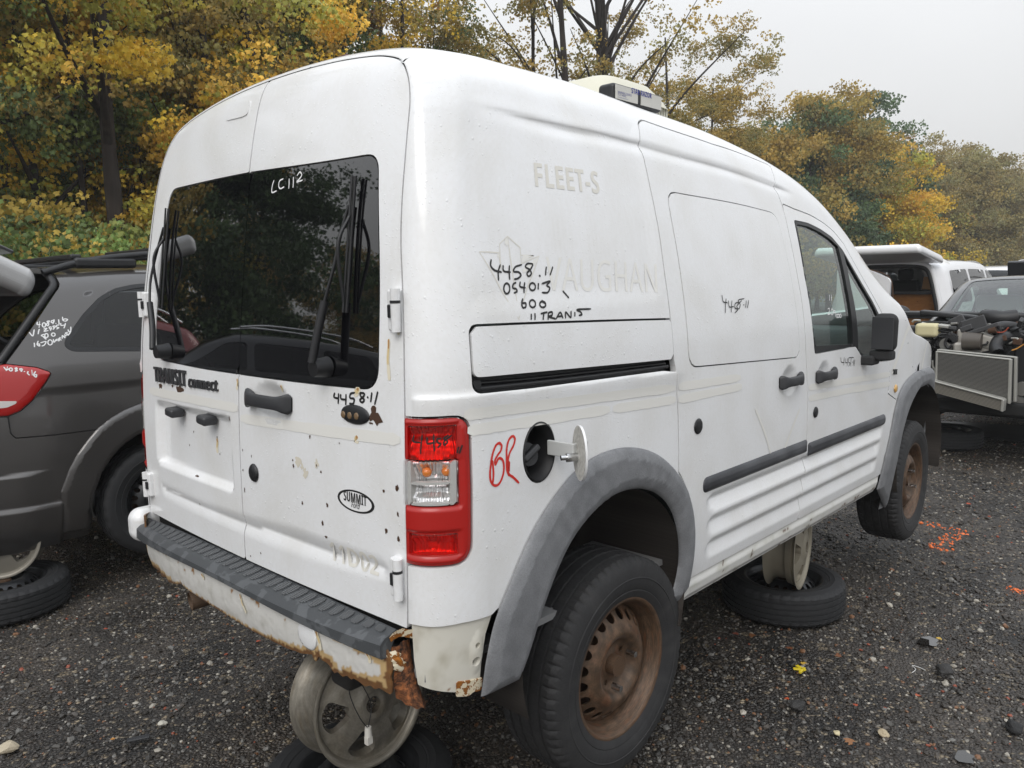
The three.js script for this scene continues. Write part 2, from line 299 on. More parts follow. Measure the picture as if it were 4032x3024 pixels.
const roofEdge = table([[.2, 1.985], [.5, 1.993], [.8, 1.993], [1.27, 1.968], [1.58, 1.952], [1.94, 1.915], [2.145, 1.886], [2.35, 1.845], [2.55, 1.785], [2.8, 1.67], [3.05, 1.51], [3.3, 1.335], [3.5, 1.18], [3.6, 1.11]]);
const hoodTop = table([[3.3, 1.6], [3.42, 1.22], [3.5, 1.105], [3.7, 1.05], [3.9, 1.0], [4.1, .93], [4.3, .82], [4.45, .62]]);
const frontIn = table([[3.5, 0], [3.75, .012], [4.0, .045], [4.15, .10], [4.3, .20], [4.4, .33], [4.46, .48]]);
function P(u, s) {                                    // body skin: u runs forward from the rear door gap, s up the side, over the roof and down
  let [z, y, nz, ny] = secAt(s);
  const th = Math.min(Math.PI / 2, u / .25 * Math.PI / 2), ex = u < .25 ? .17 * (1 - Math.cos(th)) : .17 + (u - .25) * 1.0, ib = .115 - .062 * ss(1.45, 1.95, y), ins = u < .25 ? ib * (1 - Math.sin(th)) : 0;
  const z0 = z - ib * nz, y0 = y - ib * .6 * ny;
  const x = ex + backFace(z0, y0) * (1 - ss(0, 1.2, u)) + .07 * ss(0, 1.2, u);
  z -= ins * nz; y -= ins * ny * .6;
  const yb = 1.13;
  if (u > 0 && y > yb) { const k = 1 + ((roofEdge(x) - yb) / (1.975 - yb) - 1) * ss(0, .4, u), q = y - yb; y -= (1 - k) * q * q / (q + .10 * Math.max(0, 1 - q)); }
  if (x > 3.3) { const c = hoodTop(x), r = .07, d = y - c; if (d > -r * 3) y = c - r * Math.log(1 + Math.exp(-d / r)); z *= 1 - Math.max(0, frontIn(x)) / .887; }
  return [x, y, z];
}
const pmB = pixelMap(P, 0, 4.3, 0, SC * 1.0, 150, 150);
const B_ = pts => pts.map(p => pmB(p[0], p[1]));
const mir = pts => pts.map(p => [p[0], 2 * SC - p[1]]).reverse();
const kA = crop(1500, 900, 1.70154), kB = crop(1500, 0, 1.30118), kC = crop(2500, 400, 1.27583), kD = crop(2600, 1600, 1.84364), kE = crop(1600, 1550, 1.12538), kF = crop(3300, 900, 1.84290), kG = crop(1900, 1600, 4.148);
const kH = crop(500, 500, 1.50833), kI = crop(500, 1400, 1.50786), kJ = crop(500, 2000, 1.58);
// relief pressed into the body sides
const grooveLine = even(B_([[1800, 393], [2038, 461], [2268, 530], [2522, 572], [2806, 653], [3052, 734], [3135, 770]]).map((p, i, a) => [p[0], p[1] * .3 + .7 * (1.8005 + (i === 0 ? .012 : i === 1 ? .002 : 0))]), 24);
const quarterIn = poly(B_(fillet([[1795, 268], [2514, 468], [2620, 1200], [1830, 1262], [1770, 1000]], 70)));
const fluteAt = [[[2779, 1927], [2779, 2006], [3479, 1681], [3473, 1730]], [[2782, 2018], [2779, 2099], [3465, 1746], [3460, 1803]], [[2782, 2110], [2768, 2188], [3451, 1815], [3443, 1871]]].map(c => { const q = B_(c); return { u0: (q[0][0] + q[1][0]) / 2, u1: (q[2][0] + q[3][0]) / 2, t: (q[0][1] + q[2][1]) / 2, b: (q[1][1] + q[3][1]) / 2 }; });
const creaseLine = B_([[1612, 1574], [1753, 1571], [1876, 1559], [2088, 1538], [2400, 1498], [2655, 1467]]);
function lineDist(L, a, b) {                          // [distance, signed offset (+ below), 0..1 along]
  let best = 1e9, sg = 0, al = 0;
  for (let i = 0; i < L.length - 1; i++) { const ex = L[i + 1][0] - L[i][0], ey = L[i + 1][1] - L[i][1], wx = a - L[i][0], wy = b - L[i][1], t = Math.min(1, Math.max(0, (wx * ex + wy * ey) / (ex * ex + ey * ey))), dx = wx - ex * t, dy = wy - ey * t, d = Math.hypot(dx, dy); if (d < best) { best = d; sg = dy < 0 ? 1 : -1; al = (i + t) / (L.length - 1); } }
  return [best, sg * best, al];
}
function relief(u, s) {
  let h = 0; if (s > SC) s = 2 * SC - s;
  if (s > 1.2 && u > .05 && u < 3.2) { const [d, o, al] = lineDist(grooveLine, u, s); if (d < .12) { const f = ss(0, .22, al) * (1 - ss(.9, 1, al)); h -= f * .0085 * (o < 0 ? Math.exp(-((o / .009) ** 2)) : Math.exp(-((o / .024) ** 2))); } }
  if (u < 1.3 && s > .8) h -= .0045 * ss(0, .07, -quarterIn(u, s));
  for (const f of fluteAt) if (u > f.u0 - .02 && u < f.u1 + .02 && s < f.t && s > f.b) { const t = (f.t - s) / (f.t - f.b), e = ss(f.u0 + .03 * (2 * t - 1) ** 2, f.u0 + .05 + .03 * (2 * t - 1) ** 2, u) * (1 - ss(f.u1 - .05, f.u1, u)); h -= .019 * e * (t < .3 ? ss(0, .3, t) : 1 - (t - .3) / .7); }
  if (s > .7 && s < 1.3 && u < 1.4) { const [d, o, al] = lineDist(creaseLine, u, s); if (d < .14) h += .006 * ss(0, .06, al) * (o > 0 ? Math.exp(-((o / .04) ** 2)) : Math.exp(-((o / .008) ** 2))); }
  return h;
}
const side = (u, s) => { const p = P(u, s), h = relief(u, s); if (!h) return p; const n = normalAt(P, u, s, -1), g = BFLIP * -1 * h; return [p[0] + n[0] * g, p[1] + n[1] * g, p[2] + n[2] * g]; };
const BFLIP = (() => { const n = normalAt(P, 1.5, .8); return n[2] > 0 ? 1 : -1; })();

const van = thing('cargo_van', 'tall white cargo van with rear wheel bare of its hubcap, propped up on loose wheels', 'van', [0, LIFT, 0]);
const E_ = kE, archIn = [[1165, 905], [1195, 800], [1205, 700], [1195, 600], [1165, 500], [1110, 440], [1050, 418], [980, 420], [900, 450], [820, 520], [750, 600], [690, 700], [650, 800], [600, 930], [560, 1060], [525, 1180], [490, 1262]];
const flareOut = [[325, 1340], [345, 1200], [385, 980], [440, 880], [490, 740], [560, 590], [650, 450], [720, 360], [800, 290], [870, 255], [950, 235], [1030, 238], [1100, 260], [1160, 305], [1215, 375], [1250, 450], [1268, 550], [1272, 620], [1265, 720], [1250, 800], [1240, 850], [1190, 925]];
const soft = (pts, n) => { let q = even(pts, n); for (let k = 0; k < 6; k++) q = q.map((p, i) => i === 0 || i === q.length - 1 ? p : [(q[i - 1][0] + p[0] * 2 + q[i + 1][0]) / 4, (q[i - 1][1] + p[1] * 2 + q[i + 1][1]) / 4]); return q; };
const archR = soft(B_(kE(archIn)), 44), flareR0 = B_(kE(flareOut)), flareR = [flareR0[0]].concat(soft(flareR0.slice(1, 21), 56), [flareR0[21]]);
const fIn = [[350, 1659], [425, 1650], [440, 1500], [480, 1380], [540, 1280], [590, 1230]], frontHub = 3.735;
// front arch: read its rear half, mirror the shape about the axle
const fArchHalf = B_(kF([[420, 1640], [438, 1500], [478, 1380], [535, 1285]])), fFlareHalf = B_([[3443, 1928], [3479, 1795], [3503, 1703], [3517, 1605], [3533, 1546], [3560, 1500], [3588, 1478]]);
function ringPts(cu, cs, ru, rs, e, a0, a1, n) { const o = []; for (let i = 0; i <= n; i++) { const t = a0 + (a1 - a0) * i / n, c = Math.cos(t), s = Math.sin(t); o.push([cu + ru * Math.sign(c) * Math.abs(c) ** e, cs + rs * Math.sign(s) * Math.abs(s) ** e]); } return o; }
// ---------------------------------------------------------------- van: skin panels
const frontRing = rear => rear.concat(rear.slice().reverse().map(p => [2 * frontHub + .01 - p[0], p[1]]));
const archF = frontRing([[3.37, .10]].concat(soft([[3.352, .32], [3.352, .50], [3.40, .60], [3.47, .67], [3.56, .72], [3.66, .745]], 20)));
const flareF = frontRing([[3.145, .26]].concat(soft([[3.165, .44], [3.205, .56], [3.235, .66], [3.29, .755], [3.39, .812], [3.50, .837], [3.62, .85]], 24)));
const archR0 = poly(archR.concat([[.37, -.3], [1.13, -.3]])), archRH = (a, b) => archR0(a, b) - .035, archF0 = poly(archF.map(p => [p[0], p[1] < .12 ? -.3 : p[1]])), archFH = (a, b) => archF0(a, b) - .03;
const sillTop = B_([[2706, 2264], [3115, 2058], [3446, 1896]]), SB = (sillTop[0][1] + sillTop[1][1] + sillTop[2][1]) / 3;
const slideTop = [[2513, 490], [2516, 480], [2524, 474], [2536, 475], [2806, 568], [3022, 648], [3033, 656], [3039, 671], [3054, 737], [3078, 805]];
const midGap = [[3088, 839], [3119, 980], [3143, 1105], [3162, 1223], [3173, 1380], [3178, 1497], [3179, 1654]];
const midU = B_([[3176, 1770]])[0][0], midLow = [[midU, .60], [midU, .5], [midU - .004, SB]];
const slideRear = B_([[2673, 1860], [2671, 1639], [2667, 1576], [2661, 1464], [2653, 1417], [2640, 1253], [2617, 1076], [2593, 900], [2560, 738], [2534, 615], [2522, 572]]);
const slideP = B_(slideTop).concat(B_(midGap), midLow, [[1.243, SB], [1.246, .42], [1.243, .5], [1.232, .57], [1.20, .655], [1.145, .73]], slideRear);
const doorTop = [[3082, 803], [3127, 823], [3190, 847], [3245, 880], [3284, 913], [3323, 962], [3374, 1054], [3433, 1158], [3476, 1240]];
const doorFront = B_([[3505, 1411], [3507, 1537], [3503, 1640]]);
const dfu = doorFront[0][0];
const doorP = B_(doorTop).concat([[dfu, doorFront[0][1] + .06], [dfu, doorFront[1][1]], [dfu - .002, .82], [dfu - .012, .775], [3.268, .725], [3.232, .66], [3.20, .56], [3.16, .44], [3.15, SB]], midLow.slice().reverse(), B_(midGap).reverse());
const slideH = poly(slideP), doorH = poly(doorP);
const railP = fillet(B_([[1848, 1283], [2640, 1256], [2652.5, 1417], [1860, 1492]]), .02), slotP = fillet(B_([[1857, 1480], [2648, 1400], [2657, 1461], [2611, 1456], [2088, 1524], [1880, 1545], [1862, 1525]]), .012);
const railH = poly(fillet(B_([[1848, 1283], [2646, 1256], [2657, 1461], [2611, 1456], [2088, 1524], [1880, 1545], [1864, 1525]]), [.02, .004, .004, .01, .01, .03, .03]));
const fuelC = B_([[2124, 1779]])[0], fuelH = poly(ellipsePts(fuelC[0], fuelC[1], .062, .079, 40));
const tailEdge = B_([[1846, 1700], [1850, 1950], [1853, 2172]]), tU = tailEdge[1][0], tT = B_([[1740, 1644]])[0][1], tB = B_([[1740, 2232]])[0][1];
const tailP = fillet([[-.01, tT], [tU, tT], [tU + .006, (tT + tB) / 2], [tU + .004, tB], [-.01, tB]], [0, .045, .02, .05, 0]), tailH = poly(tailP);
const rearLow = B_([[1593, 2452], [1640, 2466], [1715, 2474], [1822, 2457], [1938, 2425], [1960, 2400]]), rearLowH = poly(rearLow.concat([[.5, .3], [.5, -.4], [-.1, -.4], [-.1, rearLow[0][1]]]));
let sw = 0; for (let i = 0; i <= 400; i++) { const s = SC * i / 400; if (secAt(s)[0] > .655) sw = s; }
const shieldP = fillet([[2.46, sw + .06], [3.40, sw - .10], [3.47, SC], [3.40, 2 * SC - sw + .10], [2.46, 2 * SC - sw - .06], [2.40, SC]], .06), shieldH = poly(shieldP);
// right front door glass
const wOut = B_([[3127, 868], [3182, 880], [3229, 903], [3276, 935], [3318, 985], [3374, 1082], [3433, 1182], [3470, 1262], [3480, 1300], [3500, 1420], [3413, 1424], [3392, 1400], [3369, 1362], [3209, 1392], [3201, 1301], [3166, 1074]]);
const wOutH = poly(fillet(wOut, .012));
const leftWin = poly(mir(wOut));
const mirrorH = p => poly(mir(p));
const shellHoles = [slideH, doorH, railH, fuelH, tailH, rearLowH, shieldH, archRH, archFH, leftWin, mirrorH(tailP), mirrorH(archR.concat([[.37, -.3], [1.13, -.3]])), mirrorH(archF.map(p => [p[0], p[1] < .12 ? -.3 : p[1]])), mirrorH(rearLow.concat([[.5, .3], [.5, -.4], [-.1, -.4], [-.1, rearLow[0][1]]]))], SM = SC - .22;
add('body_shell', sheet({ surf: side, box: [0, 4.44, SB, SM], grid: .0085, gap: .0034, flange: .02, flip: BFLIP, outline: poly([[0, SB], [4.43, SB], [4.43, SM + .0034], [0, SM + .0034]]), holes: shellHoles }), M.white, van);
add('roof_shell', sheet({ surf: side, box: [0, 4.44, SM, 2 * SC - SB], grid: .02, gap: .0034, flange: .0, flip: BFLIP, outline: poly([[0, SM - .0034], [4.43, SM - .0034], [4.43, 2 * SC - SB], [0, 2 * SC - SB]]), holes: shellHoles }), M.white, van);
// sliding door with its blanked window
const blankP = fillet(B_([[2621, 752], [3056, 842], [3150, 1405], [2714, 1446]]), [.06, .06, .05, .05], 8), blankH = poly(blankP);
const slideHandleC = B_([[3108, 1498]])[0], doorHandleC = B_([[3246, 1476]])[0];
const dish = (c, ra, rb, dep) => (a, b) => { const q = ((a - c[0]) / ra) ** 2 + ((b - c[1]) / rb) ** 2; return q < 1 ? -dep * (1 - q) ** 1.5 : 0; };
const dishS = dish([slideHandleC[0] + .005, slideHandleC[1]], .075, .062, .02), dishD = dish(doorHandleC, .075, .062, .02);
const slide = add('sliding_door', sheet({ surf: side, outline: slideH, holes: [blankH], gap: .003, flange: .02, grid: .0125, flip: BFLIP, disp: dishS }), M.white, van);
add('blank_window_panel', sheet({ surf: side, outline: blankH, gap: .0015, flange: .006, grid: .03, flip: BFLIP, off: .0015 }), M.white, slide);
add('panel_backing', sheet({ surf: side, outline: blankH, gap: -.02, flange: 0, grid: .05, flip: BFLIP, off: -.006 }), M.trim, slide);
const fdoor = add('front_door', sheet({ surf: side, outline: doorH, holes: [wOutH], gap: .003, flange: .02, grid: .0125, flip: BFLIP, disp: dishD }), M.white, van);
// door glass, divider and frame
const barA = B_([[3306, 966], [3338, 1130], [3364, 1358]]), gl1 = B_([[3136, 884], [3182, 893], [3229, 916], [3270, 944], [3299, 972], [3333, 1130], [3358, 1354], [3212, 1360], [3203, 1301], [3169, 1074]]), gl2 = B_([[3322, 1000], [3374, 1094], [3433, 1196], [3462, 1262], [3474, 1420], [3412, 1416], [3380, 1370], [3350, 1130]]);
add('window_frame', sheet({ surf: side, outline: wOutH, holes: [poly(gl1), poly(gl2)], gap: .001, flange: .025, grid: .012, flip: BFLIP, off: .001 }), M.black, fdoor);
add('side_window', sheet({ surf: side, outline: poly(gl1), gap: -.006, flange: 0, grid: .03, flip: BFLIP, off: -.006 }), M.glass, fdoor);
add('quarter_window', sheet({ surf: side, outline: poly(gl2), gap: -.006, flange: 0, grid: .03, flip: BFLIP, off: -.006 }), M.glass, fdoor);
add('left_window', sheet({ surf: side, outline: leftWin, gap: -.006, flange: 0, grid: .04, flip: BFLIP, off: -.006 }), M.glass, van);
add('windshield', sheet({ surf: side, outline: shieldH, gap: -.006, flange: 0, grid: .05, flip: BFLIP, off: -.004 }), M.glass, van);
// door rail cover and slot
add('rail_cover', sheet({ surf: side, outline: poly(railP), gap: .003, flange: .012, grid: .02, flip: BFLIP, off: .003 }), M.white, van);
add('door_rail', [sheet({ surf: P, outline: railH, gap: -.02, flange: 0, grid: .05, flip: BFLIP, off: -.035 }), tube(B_([[1885, 1533], [2088, 1512], [2400, 1475], [2640, 1443]]).map(p => { const q = P(p[0], p[1]), n = normalAt(P, p[0], p[1], BFLIP); return [q[0] - n[0] * .012, q[1] - n[1] * .012, q[2] - n[2] * .012]; }), .006, 8), tube(B_([[1885, 1512], [2088, 1495], [2400, 1460], [2640, 1432]]).map(p => { const q = P(p[0], p[1]), n = normalAt(P, p[0], p[1], BFLIP); return [q[0] - n[0] * .022, q[1] - n[1] * .022, q[2] - n[2] * .022]; }), .005, 8), ...[[[1862, 1498], [1897, 1498], [1900, 1530], [1876, 1535]]].map(q => sheet({ surf: P, outline: poly(B_(q)), grid: .006, flange: .01, flip: BFLIP, off: -.004 }))], M.black, van);
// sill below the doors
const sillC = (a, b, p) => { const n = fbm(a * 9, b * 30, 2, 4), low = ss(.12, -.06, b - SB + .07) * 0, r = n + .32 * fbm(a * 60, b * 60, 7, 2); const d = Math.max(0, n * .35); if (r > .20 + Math.max(0, b - SB + .085) * 2.6) return [.10, .055, .035]; return [.60 - d, .595 - d, .57 - d * 1.2]; };
const sillPoly = [[1.235, SB - .003], [3.16, SB - .003], [3.13, SB - .085], [1.215, SB - .085]];
add('sill', sheet({ surf: P, outline: poly(fillet(sillPoly, .012)), grid: .008, flange: .06, flip: BFLIP, off: .006, color: sillC, disp: (a, b, d) => -.012 * (1 - ss(0, .03, d)) }), M.whiteDirty, van);
add('sill', sheet({ surf: P, outline: mirrorH(sillPoly), grid: .03, flange: .06, flip: BFLIP, color: () => [.6, .6, .57] }), M.whiteDirty, van);
// wheel arch flares
const flareDisp = (a, b, d) => .022 * Math.sqrt(Math.max(0, Math.min(1, d / .035)));
const inner = archR.slice().reverse();
const flareRP = flareR.concat(archR);
for (const [o, m] of [[flareRP, 0], [flareF.concat(archF.slice().reverse()), 0], [flareRP, 1], [flareF.concat(archF.slice().reverse()), 1]]) add('wheel_arch_flare', sheet({ surf: P, outline: m ? mirrorH(o) : poly(o), grid: m ? .02 : .0095, flange: .05, flip: BFLIP, off: .004, disp: flareDisp }), M.flare, van);
// rear corner below the quarter: bare mounting panel left where the bumper end is gone
const mountC = (a, b, p) => { const n = fbm(a * 14, b * 14, 4, 4), e = ss(.36, .30, b) * .5, k = Math.max(0, n) * .35, r = fbm(a * 70, b * 70, 1, 3) + Math.max(0, .33 - b) * 6; if (r > .42) return [.22, .11, .045]; return [.62 - k, .60 - k * 1.05, .53 - k * 1.1]; };
const mountP = B_([[1610, 2440], [1715, 2450], [1822, 2440], [1950, 2405], [1920, 2500], [1903, 2600], [1893, 2723], [1800, 2733], [1640, 2702], [1622, 2600]]);
const B_MID = B_([[1884, 2575]])[0];
const mountHoles = B_([[1885, 2544], [1880, 2607]]).map((c, i) => poly(ellipsePts(c[0], c[1], .007 + i * .005, .008 + i * .005, 18)));
add('bumper_mount_panel', sheet({ surf: P, outline: poly(mountP), holes: mountHoles, grid: .007, flange: .02, flip: BFLIP, off: -.008, color: mountC, disp: (a, b) => { const c = B_MID, q = ((a - c[0]) / .022) ** 2 + ((b - c[1]) / .06) ** 2; return q < 1 ? .006 * (1 - q) : 0; } }), M.whiteDirty, van);
// ---------------------------------------------------------------- van: rear doors (surface over z, y)
const Q0 = (z, y) => [backFace(z, y), y, z];
const QF = (() => normalAt(Q0, 0, 1)[0] < 0 ? 1 : -1)();
const pmQ = pixelMap(Q0, -.82, .82, .4, 2.03, 90, 110, false), Q_ = pts => pts.map(p => pmQ(p[0], p[1]));
const plateP = poly(fillet(Q_(kI([[165, 258], [612, 352], [640, 835], [182, 645]])), .035));
const chanP = poly(fillet(Q_(kI([[192, 735], [460, 858], [690, 925], [1000, 1005], [1300, 1110], [1520, 1190], [1580, 1270], [1560, 1362], [1200, 1262], [720, 1085], [420, 950], [215, 845]])), .06));
const handleC = Q_(kI([[850, 268]]))[0], handleDish = dish(handleC, .105, .058, .022);
const topLampP = poly(fillet(Q_(kB.length ? crop(0, 0, 1.30118)([[1163, 545], [1200, 532], [1288, 515], [1272, 585], [1245, 600], [1163, 620]]) : []), .012));
const Qrelief = (z, y) => {
  let h = 0;
  const p = plateP(z, y); if (p < 0) h -= .026 * ss(0, .03, -p);
  const c = chanP(z, y); if (c < .0) h -= .022 * ss(0, .08, -c);
  h += handleDish(z, y);
  return h;
};
const Q = (z, y) => { const h = Qrelief(z, y); if (!h) return Q0(z, y); const p = Q0(z, y), n = normalAt(Q0, z, y, QF); return [p[0] + n[0] * h, p[1] + n[1] * h, p[2] + n[2] * h]; };
const edge = []; { let last = null; for (let i = 0; i <= 260; i++) { const s = SC * i / 260, p = P(0, s); if (p[1] > .53 && (!last || Math.hypot(p[1] - last[1], p[2] - last[0]) > .012)) { last = [p[2], p[1]]; edge.push(last); } } edge.push([0, P(0, SC)[1]]); }
const doorBot = .545;
const rightDoor = poly([[0, doorBot], [edge[0][0], doorBot]].concat(edge)), leftDoor = poly([[0, doorBot], [-edge[0][0], doorBot]].concat(edge.map(p => [-p[0], p[1]])));
const winR = fillet(Q_([[987, 680], [1240, 645], [1490, 605], [1497, 1100], [1490, 1535], [1200, 1507], [941, 1472], [955, 1150]]), [0, .3, .045, .3, .06, .3, 0, .3], 6), winL = fillet(Q_([[987, 680], [860, 705], [674, 748], [640, 950], [612, 1330], [622, 1414], [800, 1451], [941, 1472], [955, 1150]]), [0, .3, .05, .3, .3, .06, .3, 0, .3], 6);
const winRH = poly(winR), winLH = poly(winL);
const dirtQ = null;
const rdR = add('rear_door', sheet({ surf: Q, outline: rightDoor, holes: [winRH], gap: .003, flange: .025, grid: .011, flip: QF }), M.white, van); rdR.userData.label = 'right rear door with a black handle, oval dealer sticker and rust spots';
const rdL = add('rear_door', sheet({ surf: Q, outline: leftDoor, holes: [winLH], gap: .003, flange: .025, grid: .011, flip: QF }), M.white, van); rdL.userData.label = 'left rear door with the number plate recess';
add('rear_window', sheet({ surf: Q0, outline: winRH, gap: .0015, flange: .008, grid: .03, flip: QF, off: -.001 }), M.privacy, rdR);
add('rear_window', sheet({ surf: Q0, outline: winLH, gap: .0015, flange: .008, grid: .03, flip: QF, off: -.001 }), M.privacy, rdL);
for (const [w, d] of [[winRH, rdR], [winLH, rdL]]) add('window_seal', sheet({ surf: Q0, outline: w, gap: -.012, flange: 0, grid: .04, flip: QF, off: -.008 }), M.dark, d);
add('door_jamb', sheet({ surf: Q0, outline: poly([[edge[0][0] + .02, .5]].concat(edge.map(p => [p[0] + .012, p[1] + .012]), edge.slice().reverse().map(p => [-p[0] - .012, p[1] + .012]), [[-edge[0][0] - .02, .5]])), holes: [poly([[.06, .6], [.55, .6], [.55, 1.6], [-.55, 1.6], [-.55, .6]])], grid: .03, flange: 0, flip: QF, off: -.03 }), M.dark, van);
// handle, grips, lock, push button
function grip(surf, c, rx, ry, hgt, flip, w = 1) {    // an ellipsoid-capped bump on a surface
  return sheet({ surf, outline: poly(ellipsePts(c[0], c[1], rx, ry, 30)), grid: Math.min(rx, ry) / 5, flange: .002, flip, disp: (a, b) => { const q = Math.min(1, ((a - c[0]) / rx) ** 2 + ((b - c[1]) / ry) ** 2); return .001 + hgt * (1 - q) ** .4; } });
}
function pullHandle(surf, c, len, flip, dir = 1) {    // bow handle: two feet and a bar standing off
  const at = (da, db, h) => { const p = surf(c[0] + da, c[1] + db), n = normalAt(surf, c[0] + da, c[1] + db, flip); return V3(p[0] + n[0] * h, p[1] + n[1] * h, p[2] + n[2] * h); };
  const pos = [], idx = [], nA = 26, nB = 12;
  for (let i = 0; i <= nA; i++) {
    const t = i / nA * 2 - 1, stand = .004 + .036 * Math.sqrt(Math.max(0, 1 - Math.abs(t) ** 3.2)), hh = .019 + .011 * ss(.55, 1, Math.abs(t)) - .010 * ss(.93, 1, Math.abs(t)), th = Math.abs(t) > .62 ? stand * .5 : .011, mid = Math.abs(t) > .62 ? stand - th : stand - .011;
    for (let j = 0; j <= nB; j++) { const a = j / nB * Math.PI * 2, ca = Math.cos(a), sa = Math.sin(a), e = .6; pos.push(...at(t * len / 2 * dir, hh * Math.sign(ca) * Math.abs(ca) ** e, mid + th * Math.sign(sa) * Math.abs(sa) ** e).toArray()); }
    if (i) for (let j = 0; j < nB; j++) { const k = (i - 1) * (nB + 1) + j; idx.push(k, k + nB + 1, k + 1, k + 1, k + nB + 1, k + nB + 2); }
  }
  const g = new THREE.BufferGeometry(); g.setAttribute('position', new THREE.Float32BufferAttribute(pos, 3)); g.setIndex(idx); g.computeVertexNormals(); return g;
}
add('door_handle', pullHandle(Q0, handleC, .235, QF), M.trim, rdR);
add('door_handle', pullHandle(P, slideHandleC, .19, BFLIP), M.trim, slide);
add('door_handle', pullHandle(P, doorHandleC, .19, BFLIP), M.trim, fdoor);
add('lock_cylinder', grip(Q, Q_(kI([[758, 695]]))[0], .025, .028, .012, QF), M.black, rdR);
for (const [p, par, q] of [[[2748, 1678], slide, .027], [[3210, 1623], fdoor, .024]]) add('lock_cylinder', grip(P, B_([p])[0], q, q, .007, BFLIP), M.black, par);
for (const c of Q_(kI([[290, 335], [480, 380]]))) {
  const g = new RoundedBoxGeometry(.05, .030, .058, 3, .010); g.rotateX(.1); const p = Q0(c[0], c[1]); g.translate(p[0] - .004, p[1], p[2]); add('plate_lamp', g, M.trim, rdL);
}
const pb = add('button_plate', grip(Q, Q_(kI([[1357, 350]]))[0], .058, .025, .008, QF), M.black, rdR);
for (const c of Q_(kI([[1300, 348], [1338, 354], [1378, 358]]))) add('push_button', grip((a, b) => { const p = Q(a, b); return [p[0] - .007, p[1], p[2]]; }, c, .009, .0095, .004, QF), M.plastic(lin(.16, .10, .05), .5), pb);
add('lamp_blank', sheet({ surf: Q, outline: topLampP, gap: 0, grid: .006, flange: .004, flip: QF, off: .003 }), M.white, rdL);
// hinges
function hinge(px, h, parent) {
  const [a, b] = pmQ(px[0], px[1]), p = Q0(a, b), sg = Math.sign(a), g = [];
  g.push(new RoundedBoxGeometry(.026, h, .034, 2, .007).translate(p[0] - .004, p[1], p[2] - sg * .004));
  const pin = new THREE.CylinderGeometry(.012, .012, h * 1.02, 14).translate(p[0] - .016, p[1], p[2] + sg * .012);
  const m = add('hinge', g.concat([pin]), M.white, parent);
  add('hinge_pin', [new RoundedBoxGeometry(.008, h * .32, .014, 1, .003).translate(p[0] - .0205, p[1] - h * .02, p[2] - sg * .004), new THREE.CylinderGeometry(.0125, .0125, h * .07, 14).translate(p[0] - .0165, p[1] + h * .2, p[2] + sg * .012)], M.black, m);
}
hinge([1566, 1221], .10, rdR); hinge([1575, 2270], .10, rdR); hinge([580, 1198], .09, rdL); hinge([598, 1905], .09, rdL);
// rear wipers
function wiper(pivot, arm, blade, parent) {
  const up = (pt, h) => { const [a, b] = pmQ(pt[0], pt[1]), p = Q0(a, b), n = normalAt(Q0, a, b, QF); return [p[0] + n[0] * h, p[1] + n[1] * h, p[2] + n[2] * h]; };
  const P0 = up(pivot, .0), hub = new THREE.CylinderGeometry(.022, .028, .045, 18).rotateZ(Math.PI / 2).translate(P0[0] - .024, P0[1], P0[2]);
  const A = arm.map((p, i) => up(p, i ? .05 - .008 * i : .05)), seg = Math.max(1, Math.floor(A.length * .45));
  const w = add('wiper_arm', [hub, tube(A.slice(0, 3), .011, 8), tube(A, .0045, 7)], M.black, parent);
  const b0 = up(blade[0], .012), b1 = up(blade[1], .012), c0 = up(blade[0], .022), c1 = up(blade[1], .022), mix = (a, b, t) => a.map((v, i) => v + (b[i] - v) * t);
  add('wiper_blade', [tube([b0, mix(b0, b1, .5), b1], .0045, 6), tube([c0, mix(c0, c1, .5), c1], .003, 6), tube([mix(c0, c1, .3), mix(up(blade[0], .05), up(blade[1], .05), .5), mix(c0, c1, .92)], .0045, 6)], M.black, w);
}
wiper(kH([[1195, 1425]])[0], kH([[1195, 1400], [1215, 1220], [1240, 1040], [1275, 850], [1300, 660], [1335, 470]]), kH([[1378, 300], [1325, 1105]]), rdR);
wiper(kH([[250, 1330]])[0], kH([[240, 1320], [225, 1200], [195, 1050], [185, 920], [200, 780], [235, 600]]), kH([[268, 490], [228, 1080]]), rdL);
